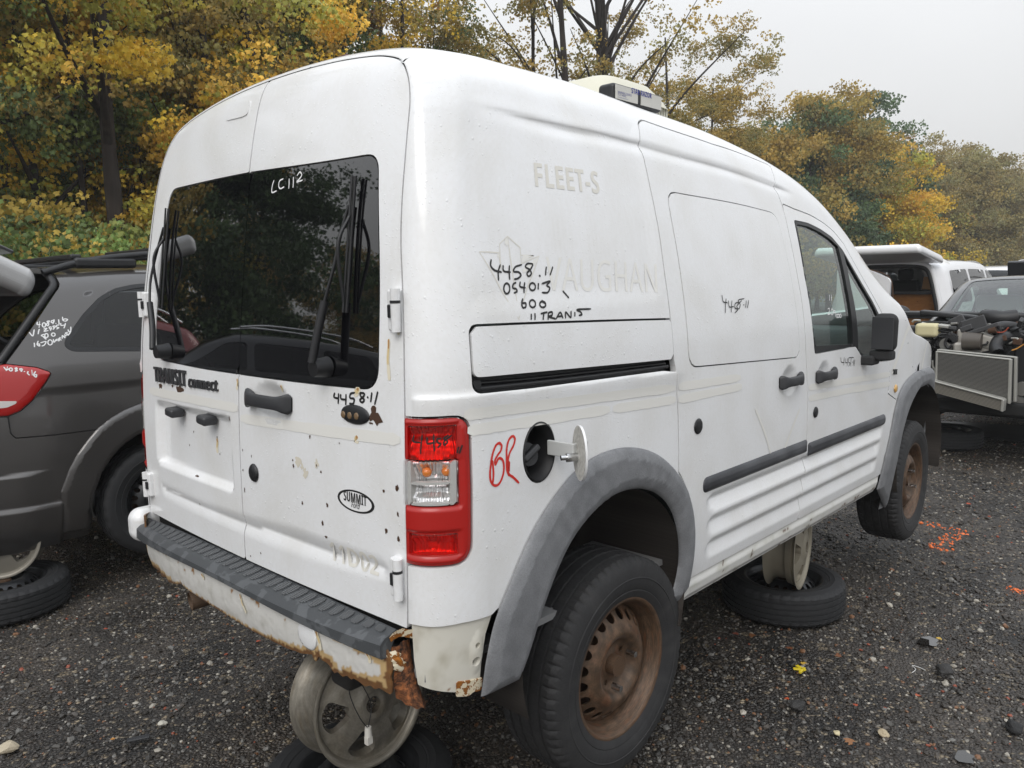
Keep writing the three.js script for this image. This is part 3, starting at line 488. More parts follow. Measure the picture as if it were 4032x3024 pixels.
// tail lights: silvered bowls behind coloured lenses
const lensRed = new THREE.MeshPhysicalMaterial({ color: lin(.95, .055, .028), roughness: .06, transmission: 1, thickness: 0, ior: 1.5 });
const lensClear = new THREE.MeshPhysicalMaterial({ color: lin(.93, .93, .93), roughness: .04, transmission: 1, thickness: 0, ior: 1.5 });
const bowl = new THREE.MeshStandardMaterial({ color: lin(.92, .92, .92), metalness: .9, roughness: .3, side: THREE.DoubleSide });
const tail = (m) => {
  const X = p => m ? mirrorH(p) : poly(p), cut = (b0, b1, a0 = -.02, a1 = .4) => X([[a0, b0], [a1, b0], [a1, b1], [a0, b1]]);
  const both = (f, g) => { const h = (a, b) => Math.max(f(a, b), g(a, b)); h.box = [Math.max(f.box[0], g.box[0]), Math.min(f.box[1], g.box[1]), Math.max(f.box[2], g.box[2]), Math.min(f.box[3], g.box[3])]; return h; };
  const H = tT - tB, y1 = tT - H * .29, y2 = tT - H * .585, y3 = tT - H * .775, T = X(tailP), grid = m ? .02 : .008;
  const root = add('tail_light', sheet({ surf: P, outline: T, holes: [cut(y2, y1, -.02, tU - .03), cut(y1 + .004, tT - .022, .012, tU - .035), cut(tB + .03, y3 - .004, .012, tU - .035)], gap: .003, flange: .03, grid, flip: BFLIP, off: .004, disp: (a, b, d) => -.006 * (1 - ss(0, .012, d)) }), M.red, van);
  const bowlSheet = (b0, b1) => sheet({ surf: P, outline: both(T, cut(b0, b1)), gap: .002, flange: 0, grid: .006, flip: BFLIP, off: -.045, disp: (a, b) => { const ca = tU * .45, cb = (b0 + b1) / 2, r = Math.hypot((a - ca) / .085, (b - cb) / ((b0 - b1) / 2 + 1e-9)); return .034 * Math.min(1, r * r) + .0035 * Math.sin(a * 420) * (r > .3 ? 1 : 0) + .0015 * Math.sin(b * 300); } });
  add('reflector', bowlSheet(y1, tT), bowl, root); add('reflector', bowlSheet(y2, y1), bowl, root); add('reflector', bowlSheet(tB, y3), bowl, root);
  add('red_lens', sheet({ surf: P, outline: both(T, cut(y1 + .004, tT - .022, .012, tU - .035)), gap: -.002, flange: 0, grid, flip: BFLIP, off: .001 }), lensRed, root);
  add('red_lens', sheet({ surf: P, outline: both(T, cut(tB + .03, y3 - .004, .012, tU - .035)), gap: -.002, flange: 0, grid, flip: BFLIP, off: .001 }), lensRed, root);
  add('clear_lens', sheet({ surf: P, outline: both(T, cut(y2, y1, -.02, tU - .03)), gap: -.001, flange: 0, grid, flip: BFLIP, off: .002 }), lensClear, root);
  const fr = []; for (const [a0, a1, b0, b1] of [[.006, .022, y2, y1], [tU - .05, tU - .034, y2, y1], [.022, tU - .05, y2, y2 + .006], [.022, tU - .05, (y1 + y2) / 2 - .003, (y1 + y2) / 2 + .003]]) fr.push(sheet({ surf: P, outline: cut(b0, b1, a0, a1), grid: .008, flange: .02, flip: BFLIP, off: -.002 }));
  add('bulb_frame', fr, M.plastic(lin(.5, .5, .48), .4), root);
  for (const k of [.36, .72]) { const a = tU * k, b = (y1 * .72 + y2 * .28), s = m ? 2 * SC - b : b, p = P(a, s), n = normalAt(P, a, s, BFLIP), g = new THREE.SphereGeometry(.0125, 12, 10).translate(p[0] - n[0] * .028, p[1] - n[1] * .028, p[2] - n[2] * .028); add('amber_bulb', g, new THREE.MeshPhysicalMaterial({ color: lin(.75, .22, .02), roughness: .15, clearcoat: 1 }), root); }
  return root;
};
tail(0); tail(1);
// rub strips
const rubA = B_(kD([[312, 500], [1060, 258], [1060, 350], [302, 615]])), rubB = B_(kD([[1073, 255], [1630, 62], [1635, 135], [1073, 350]]));
const strip = (q, round) => { const t = (q[0][1] + q[1][1]) / 2, b = (q[2][1] + q[3][1]) / 2; return poly(fillet([[q[0][0], t], [q[1][0], t], [q[1][0], b], [q[0][0], b]], round)); };
const rubM = new THREE.MeshStandardMaterial({ map: speck([.24, .245, .26], .05, 9, .16), roughness: .5 });
for (const [q, r, par] of [[rubA, [.03, .003, .003, .03], slide], [rubB, [.003, .03, .03, .003], fdoor]]) add('rub_strip', sheet({ surf: P, outline: strip(q, r), grid: .008, flange: .004, flip: BFLIP, disp: (a, b, d) => .012 * Math.sqrt(Math.max(0, Math.min(1, d / .02))) }), rubM, par);
// fuel filler: pocket, cap, open flap on its arm
{
  const p = P(...fuelC), n = normalAt(P, ...fuelC, BFLIP), r = .101, root = new THREE.Group(); root.name = 'fuel_filler'; van.add(root);
  root.position.set(p[0], p[1], p[2]); root.quaternion.setFromUnitVectors(V3(0, 0, 1), V3(...n));
  add('pocket', new THREE.LatheGeometry([[.0, -.085], [.06, -.085], [.075, -.07], [.082, -.03], [.090, -.012], [r - .004, -.004], [r - .001, .0015], [r - .006, .003]].map(q => new THREE.Vector2(q[0], q[1])), 48).rotateX(Math.PI / 2).scale(.63, .80, 1), new THREE.MeshStandardMaterial({ color: lin(.012, .012, .013), roughness: .6, side: THREE.DoubleSide }), root);
  const cap = new THREE.Group();
  const cg = [new THREE.CylinderGeometry(.031, .034, .03, 28).rotateX(Math.PI / 2), new RoundedBoxGeometry(.064, .018, .03, 2, .006).translate(0, 0, .022)]; const cm = add('fuel_cap', cg, M.trim, root); cm.rotation.set(-.35, -.2, .45); cm.position.set(-.012, -.012, -.040);
  // flap: hinged at the front edge, swung open about the vertical
  const flapM = new THREE.MeshPhysicalMaterial({ map: speck([.72, .715, .69], .12, 18, .16), roughness: .55 });
  const arm = add('flap_arm', [boxAt(.062, .040, .007, .072, .004, .078, .003), boxAt(.010, .040, .09, .045, .004, .036, .003)], M.plastic(lin(.5, .51, .5), .5), root);
  const fp = pixOn(2284, 1784, 'z', .985), flap = add('fuel_flap', new THREE.CylinderGeometry(.1, .1, .006, 48).rotateX(Math.PI / 2).scale(.56, .72, 1), M.white, root);
  root.updateMatrix(); flap.position.copy(V3(...fp).applyMatrix4(root.matrix.clone().invert())); flap.rotation.y = .98;
  const fi = add('flap_inside', new THREE.CircleGeometry(.098, 40).scale(.56, .72, 1).rotateY(Math.PI).translate(0, 0, -.0036), flapM, flap);
  add('flap_latch', [new THREE.CylinderGeometry(.011, .012, .030, 18).rotateX(Math.PI / 2).translate(.012, -.012, -.018), new THREE.CylinderGeometry(.007, .007, .016, 12).rotateX(Math.PI / 2).translate(.012, -.012, -.040)], M.chrome, flap);
}
// ---------------------------------------------------------------- van: writing, decals, rust
const loop = (cx, cy, rx, ry) => ellipsePts(cx, cy, rx, ry, 12).concat([[cx + rx, cy]]);
const dot = (x, y, r = 2) => [[x, y], [x + r, y + r], [x + r * 1.5, y]];
const writeOn = (name, surf, map, flip, k, strokes, w, mat, par, opt = {}) => add(name, ink(surf, strokes.map(s => map(k(s))), w, { flip, ...opt }), mat, par).userData.kind = 'stuff';
writeOn('marker_number', side, B_, BFLIP, kA, [[[745, 205], [742, 245], [765, 275], [815, 290]], [[806, 240], [793, 290], [795, 345]], [[825, 245], [828, 280], [875, 290]], [[868, 245], [866, 290], [870, 340]], [[950, 240], [905, 258], [895, 285], [930, 290], [945, 310], [925, 332], [900, 338]], [[1025, 235], [985, 235], [975, 255], [1005, 275], [1015, 300], [995, 318], [985, 300], [1010, 270], [1025, 240]], dot(1068, 312, 4), [[1115, 255], [1112, 280], [1110, 310]], [[1158, 255], [1150, 280], [1140, 310]],
  loop(850, 400, 20, 35), [[912, 360], [893, 372], [890, 395], [915, 405], [918, 420], [898, 430]], [[940, 355], [938, 385], [975, 395]], [[970, 360], [966, 395], [965, 430]], loop(1022, 388, 20, 25), [[1062, 365], [1061, 385], [1060, 405]], [[1085, 368], [1140, 352], [1118, 380], [1138, 395], [1125, 425], [1085, 428]],
  [[955, 468], [945, 500], [950, 528], [970, 525], [972, 500], [950, 500]], loop(1017, 503, 20, 25), loop(1085, 508, 20, 20), [[1105, 505], [1085, 488], [1080, 480]],
  [[1005, 572], [1006, 590], [1005, 610]], [[1030, 568], [1031, 590], [1030, 610]], [[1070, 570], [1090, 565], [1112, 560]], [[1090, 568], [1087, 590], [1085, 610]], [[1120, 565], [1119, 590], [1118, 610]], [[1118, 565], [1145, 560], [1145, 580], [1122, 588], [1170, 605]], [[1172, 605], [1200, 562], [1218, 600]], [[1182, 590], [1197, 588], [1212, 586]], [[1235, 600], [1236, 560], [1270, 595], [1272, 553]], [[1297, 560], [1298, 572], [1297, 588]], [[1405, 538], [1310, 545], [1335, 558], [1345, 575], [1325, 582]], [[1225, 418], [1242, 438], [1262, 463]]], .0052, M.ink, van);
writeOn('marker_number', side, B_, BFLIP, kC, [[[433, 972], [440, 1005], [460, 1010]], [[454, 990], [451, 1025], [450, 1062]], [[465, 1000], [470, 1030], [492, 1030]], [[483, 1000], [481, 1030], [480, 1058]], [[520, 1008], [500, 1015], [498, 1035], [512, 1045], [498, 1062]], [[545, 990], [515, 1000], [525, 1020], [518, 1042], [508, 1030], [532, 1000]], dot(541, 1020), [[555, 1000], [554, 1018], [552, 1035]], [[567, 998], [565, 1016], [561, 1037]]], .0038, M.ink, slide, { off: .0035 });
writeOn('marker_number', side, B_, BFLIP, kC, [[[1033, 1285], [1036, 1308], [1050, 1310]], [[1050, 1285], [1049, 1305], [1048, 1325]], [[1055, 1290], [1057, 1310], [1068, 1310]], [[1066, 1290], [1066, 1310], [1065, 1328]], [[1085, 1285], [1072, 1290], [1072, 1308], [1080, 1315], [1072, 1330]], [[1098, 1286], [1086, 1288], [1083, 1330]], dot(1092, 1308, 1), [[1098, 1298], [1097, 1310], [1095, 1325]], [[1104, 1296], [1102, 1312], [1100, 1328]]], .004, M.ink, fdoor);
writeOn('marker_number', Q, Q_, QF, kI, [[[1235, 222], [1230, 245], [1258, 255]], [[1258, 225], [1257, 255], [1255, 285]], [[1270, 230], [1272, 255], [1305, 262]], [[1302, 230], [1301, 262], [1300, 292]], [[1355, 220], [1328, 228], [1325, 250], [1350, 258], [1345, 285], [1322, 285]], [[1410, 222], [1385, 225], [1392, 245], [1410, 262], [1398, 278], [1384, 265], [1408, 240], [1412, 225]], dot(1428, 245, 3), [[1455, 220], [1452, 248], [1448, 275]], [[1490, 215], [1482, 250], [1472, 290]]], .0058, M.ink, rdR);
writeOn('marker_number', P, B_, BFLIP, kI, [[[1712, 472], [1706, 505], [1752, 515]], [[1757, 470], [1752, 520], [1748, 582]], [[1785, 485], [1786, 520], [1822, 515]], [[1822, 465], [1822, 510], [1826, 565]], [[1862, 490], [1842, 495], [1845, 515], [1862, 522], [1845, 545]], [[1905, 470], [1880, 490], [1900, 510], [1882, 530], [1880, 510], [1925, 470]], [[1965, 540], [1958, 560], [1955, 575]], [[1985, 530], [1976, 555], [1968, 578]]], .0045, M.ink, van, { off: .0062 });
writeOn('red_letters', side, B_, BFLIP, kG, [[[160, 1270], [175, 1100], [150, 890], [125, 1000], [130, 1220], [190, 1290], [260, 1270], [330, 1120], [345, 980], [320, 870], [260, 850], [205, 960]], [[130, 960], [160, 780], [220, 630], [270, 600], [308, 640], [295, 720], [240, 800], [200, 880], [202, 950]], [[430, 1130], [398, 1050], [390, 850], [392, 680], [430, 540], [490, 485], [525, 530], [500, 640], [440, 760], [412, 880], [425, 1060], [432, 900], [420, 1090], [500, 1160], [590, 1250]]], .0065, M.redInk, van);
writeOn('chalk_number', Q0, Q_, QF, kH, [[[875, 318], [865, 350], [863, 388], [890, 380]], [[930, 308], [908, 322], [903, 350], [912, 366], [935, 356]], [[965, 308], [965, 335], [963, 366]], [[990, 298], [990, 330], [988, 360]], [[1012, 290], [1028, 268], [1040, 285], [1025, 310], [1010, 326], [1045, 316]]], .004, M.whiteInk, rdR);
writeOn('chalk_number', side, B_, BFLIP, kC, [[[980, 970], [981, 985], [981, 1000]], [[990, 970], [991, 985], [991, 1000]], [[972, 1042], [980, 1038], [981, 1050], [972, 1068], [986, 1066]], loop(994, 1056, 5, 15), [[1010, 1050], [1002, 1050], [1003, 1062], [1010, 1058], [1010, 1082]], loop(1019, 1076, 4, 9), loop(1027, 1076, 4, 9), loop(1036, 1076, 4, 9)], .0045, M.whiteInk, fdoor, { off: -.003 });
// ghosts of removed lettering and tape
const L2 = (surf, map, k, text, p, opt) => { const q = map(k(p)); return lettering(surf, text, q[0], q[1], q[2], opt); };
add('letter_ghost', L2(side, B_, kA, 'VAUGHAN', [[1112, 412], [1856, 428], [1112, 246]], { flip: BFLIP, off: .0007, font: 'plain' }), M.cream, van);
add('letter_ghost', L2(side, B_, kB, 'FLEET-S', [[797, 952], [1128, 990], [790, 862]], { flip: BFLIP, off: .0009 }), M.creamDark, van);
const starL = [[[665, 153], [730, 155], [797, 160], [805, 230]], [[803, 100], [806, 200], [815, 270]], [[803, 100], [855, 50], [940, 125], [948, 240]], [[665, 153], [740, 270], [830, 440], [925, 612]], [[925, 612], [910, 430], [875, 200], [858, 60]], [[945, 176], [990, 178], [1030, 180], [960, 210]], [[948, 235], [1010, 205], [1068, 182], [1040, 260], [985, 400], [925, 600]]];
writeOn('logo_ghost', side, B_, BFLIP, kA, starL, .004, M.creamDark, van, { smooth: false, off: .0006 });
add('logo_patch', [[[855, 52], [830, 85], [868, 150]], [[775, 162], [799, 162], [808, 228]], [[948, 172], [1032, 180], [950, 230]], [[955, 270], [1068, 184], [1052, 225], [960, 300]]].map(t => sheet({ surf: side, outline: poly(B_(kA(t))), grid: .012, flange: 0, flip: BFLIP, off: .0007 })), M.cream, van).userData.kind = 'stuff';
for (const [k, par, a] of [[kA, van, [[[565, 1246], [800, 1217], [1200, 1166], [1965, 1068]], [[590, 1352], [800, 1322], [1200, 1262], [1525, 1212]], [[1560, 1207], [1750, 1180], [1970, 1145]]]], [kC, slide, [[[220, 1433], [380, 1409], [528, 1386]], [[222, 1497], [380, 1464], [533, 1432]]]], [kC, fdoor, [[[874, 1437], [1080, 1402], [1278, 1370]], [[874, 1492], [1080, 1450], [1278, 1418]]]], [kC, van, [[[1290, 1367], [1370, 1353], [1440, 1341]]]]]) writeOn('tape_residue', side, B_, BFLIP, k, a, .028, M.cream, par, { smooth: true, off: .0011 });
writeOn('tape_residue', Q, Q_, QF, kI, [[[140, 208], [400, 262], [655, 312]]], .03, M.cream, rdL, { off: .0011 });
writeOn('tape_residue', Q, Q_, QF, kI, [[[680, 372], [1000, 420], [1300, 462], [1615, 500]]], .03, M.cream, rdR, { off: .0011 });
writeOn('tape_ghost', side, B_, BFLIP, kD, [[[690, 20], [760, 200], [800, 340]], [[1010, 20], [940, 200], [895, 330]]], .012, M.cream, slide, { off: .0011 });
add('fleet_number_ghost', L2(Q, Q_, kI, '11D02', [[1200, 1212], [1492, 1312], [1192, 1130]], { flip: QF, off: .0008 }), M.creamDark, rdR);
add('model_badge', L2(Q, Q_, kI, 'TRANSIT', [[172, 152], [360, 183], [168, 88]], { flip: QF, off: .001, depth: .006 }), M.trim, rdL);
add('model_badge', L2(Q, Q_, kI, 'connect', [[372, 186], [542, 212], [372, 138]], { flip: QF, off: .001, depth: .005 }), M.trim, rdL);
add('trim_badge', L2(P, B_, kF, 'XLT', [[395, 1058], [425, 1058], [395, 1030]], { flip: BFLIP, off: .001, depth: .004 }), M.black, van);
// oval dealer sticker
{
  const c = Q_(kI([[1358, 866]]))[0], O = (f, o, m, n, par) => add(n, sheet({ surf: Q, outline: poly(ellipsePts(c[0], c[1], .076 * f, .029 * (f > .9 ? f : f * .96), 48)), grid: .008, flange: 0, flip: QF, off: o }), m, par);
  const st = O(1, .0008, M.ink, 'dealer_sticker', rdR); O(.87, .0012, M.whiteInk, 'sticker_face', st);
  add('sticker_lettering', [lettering(Q, 'SUMMIT', [c[0] - .047, c[1] - .004], [c[0] + .047, c[1] - .004], [c[0] - .047, c[1] + .015], { font: 'bold', flip: QF, off: .0025 }), lettering(Q, 'Ford', [c[0] - .016, c[1] - .017], [c[0] + .016, c[1] - .017], [c[0] - .013, c[1] - .006], { font: 'plain', flip: QF, off: .0025 })], M.ink, st);
}
// rust
M.glue = M.plastic(lin(.60, .56, .47), .8);
const spots = (...z) => { const m = spots0(...z); m.userData.kind = 'stuff'; return m; };
const spots0 = (surf, map, flip, k, list, mat, par, name, off = .0010) => add(name, list.map(([x, y, ra, rb, ro]) => { const c = map(k([[x, y]]))[0]; return stain(surf, c[0], c[1], ra * .62, (rb ?? ra) * .62, { flip, off, rough: ro ?? .5 }); }), mat, par);
spots(Q, Q_, QF, kI, [[1087, 483, .006, .008], [1262, 520, .003, .004], [740, 597, .003, .006], [1153, 690, .005, .007], [1042, 875, .006, .008], [1190, 888, .007, .009], [1163, 998, .006, .010], [1183, 1077, .010, .006], [1525, 805, .006, .007], [1605, 785, .009, .012], [1610, 942, .006, .009], [1540, 1042, .007, .011], [1612, 1087, .007, .010], [795, 1172, .005, .005], [690, 680, .004, .008], [700, 800, .004, .012], [688, 560, .003, .006], [990, 655, .006, .009], [985, 620, .004, .006], [1127, 652, .004, .006], [735, 1190, .004, .005]], M.rustDark, rdR, 'rust_chip');
spots(Q, Q_, QF, kI, [[352, 458, .005, .006], [490, 492, .006, .008], [328, 538, .004, .006], [507, 592, .004, .005], [425, 882, .003, .006], [610, 375, .003, .012], [628, 790, .003, .012], [400, 718, .02, .003]], M.rustDark, rdL, 'rust_chip');
spots(Q, Q_, QF, kI, [[1470, 352, .032, .034, .7], [1450, 403, .012, .004], [660, 172, .004, .010]], M.rustDark, rdR, 'rust_patch', .0012);
spots(Q, Q_, QF, kI, [[200, 184, .024, .014, .6], [312, 196, .046, .018, .6], [270, 180, .012, .008], [543, 205, .005, .008]], M.rustDark, rdL, 'rust_patch', .0006);
spots(Q, Q_, QF, kI, [[1015, 632, .022, .018, .8], [1060, 690, .018, .018, .9], [1125, 640, .012, .016, .9], [1040, 660, .014, .012, .8]], M.glue, rdR, 'glue_stain', .0007);
const streakCols = [[.70, .64, .50], [.62, .48, .25], [.40, .20, .07]].map(c => M.plastic(lin(...c), .6));
function streak(surf, map, flip, k, x, y, x2, y2, w, par, offs = .0008) { const a = map(k([[x, y]]))[0], b = map(k([[x2, y2]]))[0], mid = t => [a[0] + (b[0] - a[0]) * t + .002 * Math.sin(t * 7 + x), a[1] + (b[1] - a[1]) * t]; for (const [i, l, f] of [[0, 1, 1], [1, .62, .55], [2, .22, .4]]) { const st = []; for (let t = 0; t <= 1.001; t += .25) st.push(mid(t * l)); add('rust_streak', ink(surf, [st], w * f, { flip, off: offs + i * .0003 }), streakCols[i], par); } }
streak(Q, Q_, QF, kH, 1553, 1262, 1556, 1500, .011, rdR); streak(Q, Q_, QF, kI, 1370, 195, 1362, 235, .02, rdR); streak(Q, Q_, QF, kI, 916, 180, 918, 215, .012, rdR); streak(Q, Q_, QF, kI, 1365, 480, 1360, 512, .02, rdR); streak(Q, Q_, QF, kI, 658, 140, 655, 200, .012, rdL); streak(Q, Q_, QF, kI, 490, 500, 492, 580, .016, rdL); streak(Q, Q_, QF, kH, 1615, 1165, 1613, 1230, .01, rdR);
// ---------------------------------------------------------------- wheels (axis along z, outside facing +z)
const rubber = new THREE.MeshStandardMaterial({ color: lin(.016, .0165, .018), roughness: .72, bumpMap: speck([.5, .5, .5], .5, 30, .2), bumpScale: .0006 });
const rubberDusty = new THREE.MeshStandardMaterial({ map: dataTex(512, (u, v) => { const k = pn(u, v, 20) * .5 + .5, n = rnd() * .05, d = k * k * .09; return [.10 + d + n, .10 + d * .96 + n, .105 + d * .88 + n]; }), roughness: .75 });
const steelRust = new THREE.MeshStandardMaterial({ map: dataTex(512, (u, v) => { const k = pn(u, v, 16) * .8 + pn(u, v, 60, 2) * .4 + (rnd() - .5) * .10; const r = Math.max(0, pn(u, v, 9, 6)) * .5; return [.335 + k * .20 + r * .10, .262 + k * .15 - r * .06, .20 + k * .12 - r * .12]; }, { rep: 3 }), roughness: .55, metalness: .25 });
const alloy = new THREE.MeshStandardMaterial({ map: dataTex(512, (u, v) => { const k = pn(u, v, 12) * .5 + pn(u, v, 50, 2) * .3, d = Math.max(0, pn(u, v, 7, 9)) * .5; return [.52 + k * .2 - d * .2, .50 + k * .2 - d * .24, .46 + k * .2 - d * .30]; }, { rep: 3 }), roughness: .45, metalness: .55 });
const steelBlack = new THREE.MeshStandardMaterial({ color: lin(.02, .021, .023), roughness: .35, metalness: .3 });
function tyreGeo(R, rim, w, { tread = 1, nT = 264 } = {}) {
  const h = R - rim, pr = [];                        // half profile from bead to crown, (radius, z)
  const half = [[rim - .006, w * .40], [rim + .008, w * .445], [rim + .02, w * .46], [rim + .024, w * .468], [rim + .030, w * .474], [rim + .032, w * .468], [rim + h * .32, w * .492], [rim + h * .50, w * .50], [rim + h * .515, w * .507], [rim + h * .53, w * .507], [rim + h * .545, w * .499], [rim + h * .74, w * .485], [rim + h * .88, w * .45], [R - .010, w * .415], [R - .003, w * .37]];
  const crown = []; if (tread) { for (const [z, d] of [[.34, 0], [.275, 0], [.268, 1], [.235, 1], [.228, 0], [.11, 0], [.103, 1], [.065, 1], [.058, 0], [-.058, 0], [-.065, 1], [-.103, 1], [-.11, 0], [-.228, 0], [-.235, 1], [-.268, 1], [-.275, 0], [-.34, 0]]) crown.push([R - .0015 * 0 - (Math.abs(z) / .37) ** 2 * .004 - d * .007, w * z]); }
  for (const p of half) pr.push(p); for (const p of crown) pr.push(p); for (const p of half.slice().reverse()) pr.push([p[0], -p[1]]);
  pr.push([rim - .006, -w * .40]);
  const pos = [], idx = [], uv = [], nP = pr.length;
  for (let i = 0; i <= nT; i++) {
    const t = i / nT * Math.PI * 2, c = Math.cos(t), s = Math.sin(t);
    for (let j = 0; j < nP; j++) {
      let [r, z] = pr[j]; const az = Math.abs(z) / w;
      if (tread && az > .28 && az < .47 && r > R - h * .30) { if (i % 4 === 0) r -= .0055; }
      else if (tread && az < .28 && r > R - .006 && i % 4 === (az < .06 ? 2 : 0)) r -= .0025;
      pos.push(c * r, s * r, z); uv.push(i / nT * R * 6.28, j / nP * .5);
    }
    if (i) for (let j = 0; j < nP - 1; j++) { const k = (i - 1) * nP + j; idx.push(k, k + nP, k + 1, k + 1, k + nP, k + nP + 1); }
  }
  const g = new THREE.BufferGeometry(); g.setAttribute('position', new THREE.Float32BufferAttribute(pos, 3)); g.setAttribute('uv', new THREE.Float32BufferAttribute(uv, 2)); g.setIndex(idx);
  return toCreasedNormals(g, .6);
}
const lathe = (pts, n = 72) => new THREE.LatheGeometry(pts.map(p => new THREE.Vector2(p[0], p[1])), n).rotateX(Math.PI / 2);   // (radius, z)
const dbl = m => { const c = m.clone(); c.side = THREE.DoubleSide; return c; };
function discSheet(prof, rOut, holes, rIn, grid, thick = .006) {
  return sheet({ surf: (a, b) => [a, b, prof(Math.hypot(a, b))], outline: poly(ellipsePts(0, 0, rOut, rOut, 72)), holes: holes.concat(rIn ? [poly(ellipsePts(0, 0, rIn, rIn, 30))] : []), grid, flange: thick, flip: 1 });
}
function barrel(rim, w, deep = .10) { return lathe([[rim + .012, w * .43], [rim + .004, w * .445], [rim - .006, w * .42], [rim - .010, w * .36], [rim - .016, w * .30], [rim - .030, w * .22], [rim - .034, -w * .2], [rim - .012, -w * .36], [rim + .010, -w * .43]]); }
// steel wheel: ring of round holes, raised centre, four studs
function steelWheel(parent, rim, w, mat, nuts) {
  const k = rim / .2, prof = table([[0, .030], [.030 * k, .030], [.050 * k, .026], [.072 * k, .034], [.086 * k, .058], [.100 * k, .066], [.118 * k, .060], [.140 * k, .044], [.165 * k, .020], [.185 * k, .004]]);
  const holes = []; for (let i = 0; i < 20; i++) { const t = (i + .3) / 20 * 6.2832; holes.push(poly(ellipsePts(Math.cos(t) * .149 * k, Math.sin(t) * .149 * k, .0150 * k, .0150 * k, 14))); }
  const bolts = []; for (let i = 0; i < 5; i++) { const t = i / 5 * 6.2832 + .5; bolts.push(poly(ellipsePts(Math.cos(t) * .056 * k, Math.sin(t) * .056 * k, .008 * k, .008 * k, 12))); }
  const r = add('rim', barrel(rim, w), dbl(mat), parent);
  const d = add('wheel_disc', discSheet(prof, .184 * k, holes.concat(bolts), .030 * k, .0075, .005), dbl(mat), parent); d.position.z = w * .12;
  add('hub', [new THREE.CylinderGeometry(.029 * k, .031 * k, .03, 28).rotateX(Math.PI / 2).translate(0, 0, w * .12 + .016), new THREE.CylinderGeometry(.08, .08, .05, 28).rotateX(Math.PI / 2).translate(0, 0, w * .12 - .035)], steelRust, d);
  const bd = lathe([[.02, -.03], [.145 * k, -.03], [.150 * k, -.06]]).translate(0, 0, 0); add('brake_drum', bd, M.rustDark, parent);
  for (const i of nuts) { const t = i / 5 * 6.2832 + .5; add('wheel_nut', new THREE.CylinderGeometry(.0105, .0115, .032, 6).rotateX(Math.PI / 2).translate(Math.cos(t) * .056 * k, Math.sin(t) * .056 * k, w * .12 + .042), M.chrome, d); }
}
// alloy wheel: five broad spokes between five openings
function alloyWheel(parent, rim, w, mat) {
  const prof = table([[0, .040], [.04, .044], [.07, .036], [.11, .030], [rim - .02, .010], [rim, .004]]), k = rim / .2, holes = [];
  for (let i = 0; i < 5; i++) { const t = i / 5 * 6.2832 + .6, pl = []; for (const [r, a] of [[.085, -.20], [.092, 0], [.085, .20], [.158, .36], [.172, .18], [.176, 0], [.172, -.18], [.158, -.36]]) pl.push([Math.cos(t + a) * r * k, Math.sin(t + a) * r * k]); holes.push(poly(fillet(pl, .014))); }
  add('rim', barrel(rim, w), dbl(mat), parent);
  const d = add('wheel_disc', discSheet(prof, rim - .004, holes, .026, .0075, .03), dbl(mat), parent); d.position.z = w * .28;
  for (let i = 0; i < 5; i++) { const t = i / 5 * 6.2832 + .6 + .628; add('spoke_rib', new RoundedBoxGeometry(.10 * k, .030, .022, 2, .008).translate(.125 * k, 0, .012).rotateY(.17).rotateZ(t), mat, d); }
}
const TR = .352, RR = .216, TW = .235;
const tyreG = tyreGeo(TR, RR, TW);
function vanWheel(x, y, z, turn, nuts, steer = 0) {
  const g = new THREE.Group(); g.name = 'wheel'; g.position.set(x, y, z); g.rotation.set(0, turn + steer, 0); van.add(g);
  add('tyre', tyreG, rubberDusty, g); steelWheel(g, RR, TW, steelRust, nuts); return g;
}
vanWheel(.848, .178, .758, 0, [0, 3]); vanWheel(3.735, .20, .745, 0, [1, 4], .05);
vanWheel(.848, .178, -.758, Math.PI, [0, 3]); vanWheel(3.735, .20, -.745, Math.PI, [1, 4], .05);
// wheel-house liners
const linerM = new THREE.MeshStandardMaterial({ map: speck([.17, .15, .135], .05, 12, .12), roughness: .95, side: THREE.DoubleSide });
for (const [cx, sg] of [[.765, 1], [3.735, 1], [.765, -1], [3.735, -1]]) {
  const g = new THREE.CylinderGeometry(.405, .405, .38, 36, 1, true, Math.PI * .5 - .35, Math.PI + .7).rotateX(Math.PI / 2).rotateZ(Math.PI / 2 * 0), pos = g.attributes.position;
  const arc = []; for (let i = 0; i <= 30; i++) { const t = -.35 + (Math.PI + .7) * i / 30; arc.push([cx + .405 * Math.cos(t), .36 + .41 * Math.sin(t)]); }
  const p = [], id = []; arc.forEach((a, i) => { p.push(a[0], a[1], sg * .885, a[0], a[1], sg * .50); if (i) { const k = 2 * i; id.push(k - 2, k, k - 1, k - 1, k, k + 1); } });
  const c = p.length / 3; p.push(cx, .36, sg * .5); for (let i = 1; i < arc.length; i++) id.push(c, 2 * i - 1, 2 * i + 1);
  const h = new THREE.BufferGeometry(); h.setAttribute('position', new THREE.Float32BufferAttribute(p, 3)); h.setIndex(id); h.computeVertexNormals(); h.setAttribute('uv', new THREE.Float32BufferAttribute(p.filter((_, i) => i % 3 !== 2), 2));
  add('wheel_house', h, linerM, van);
}
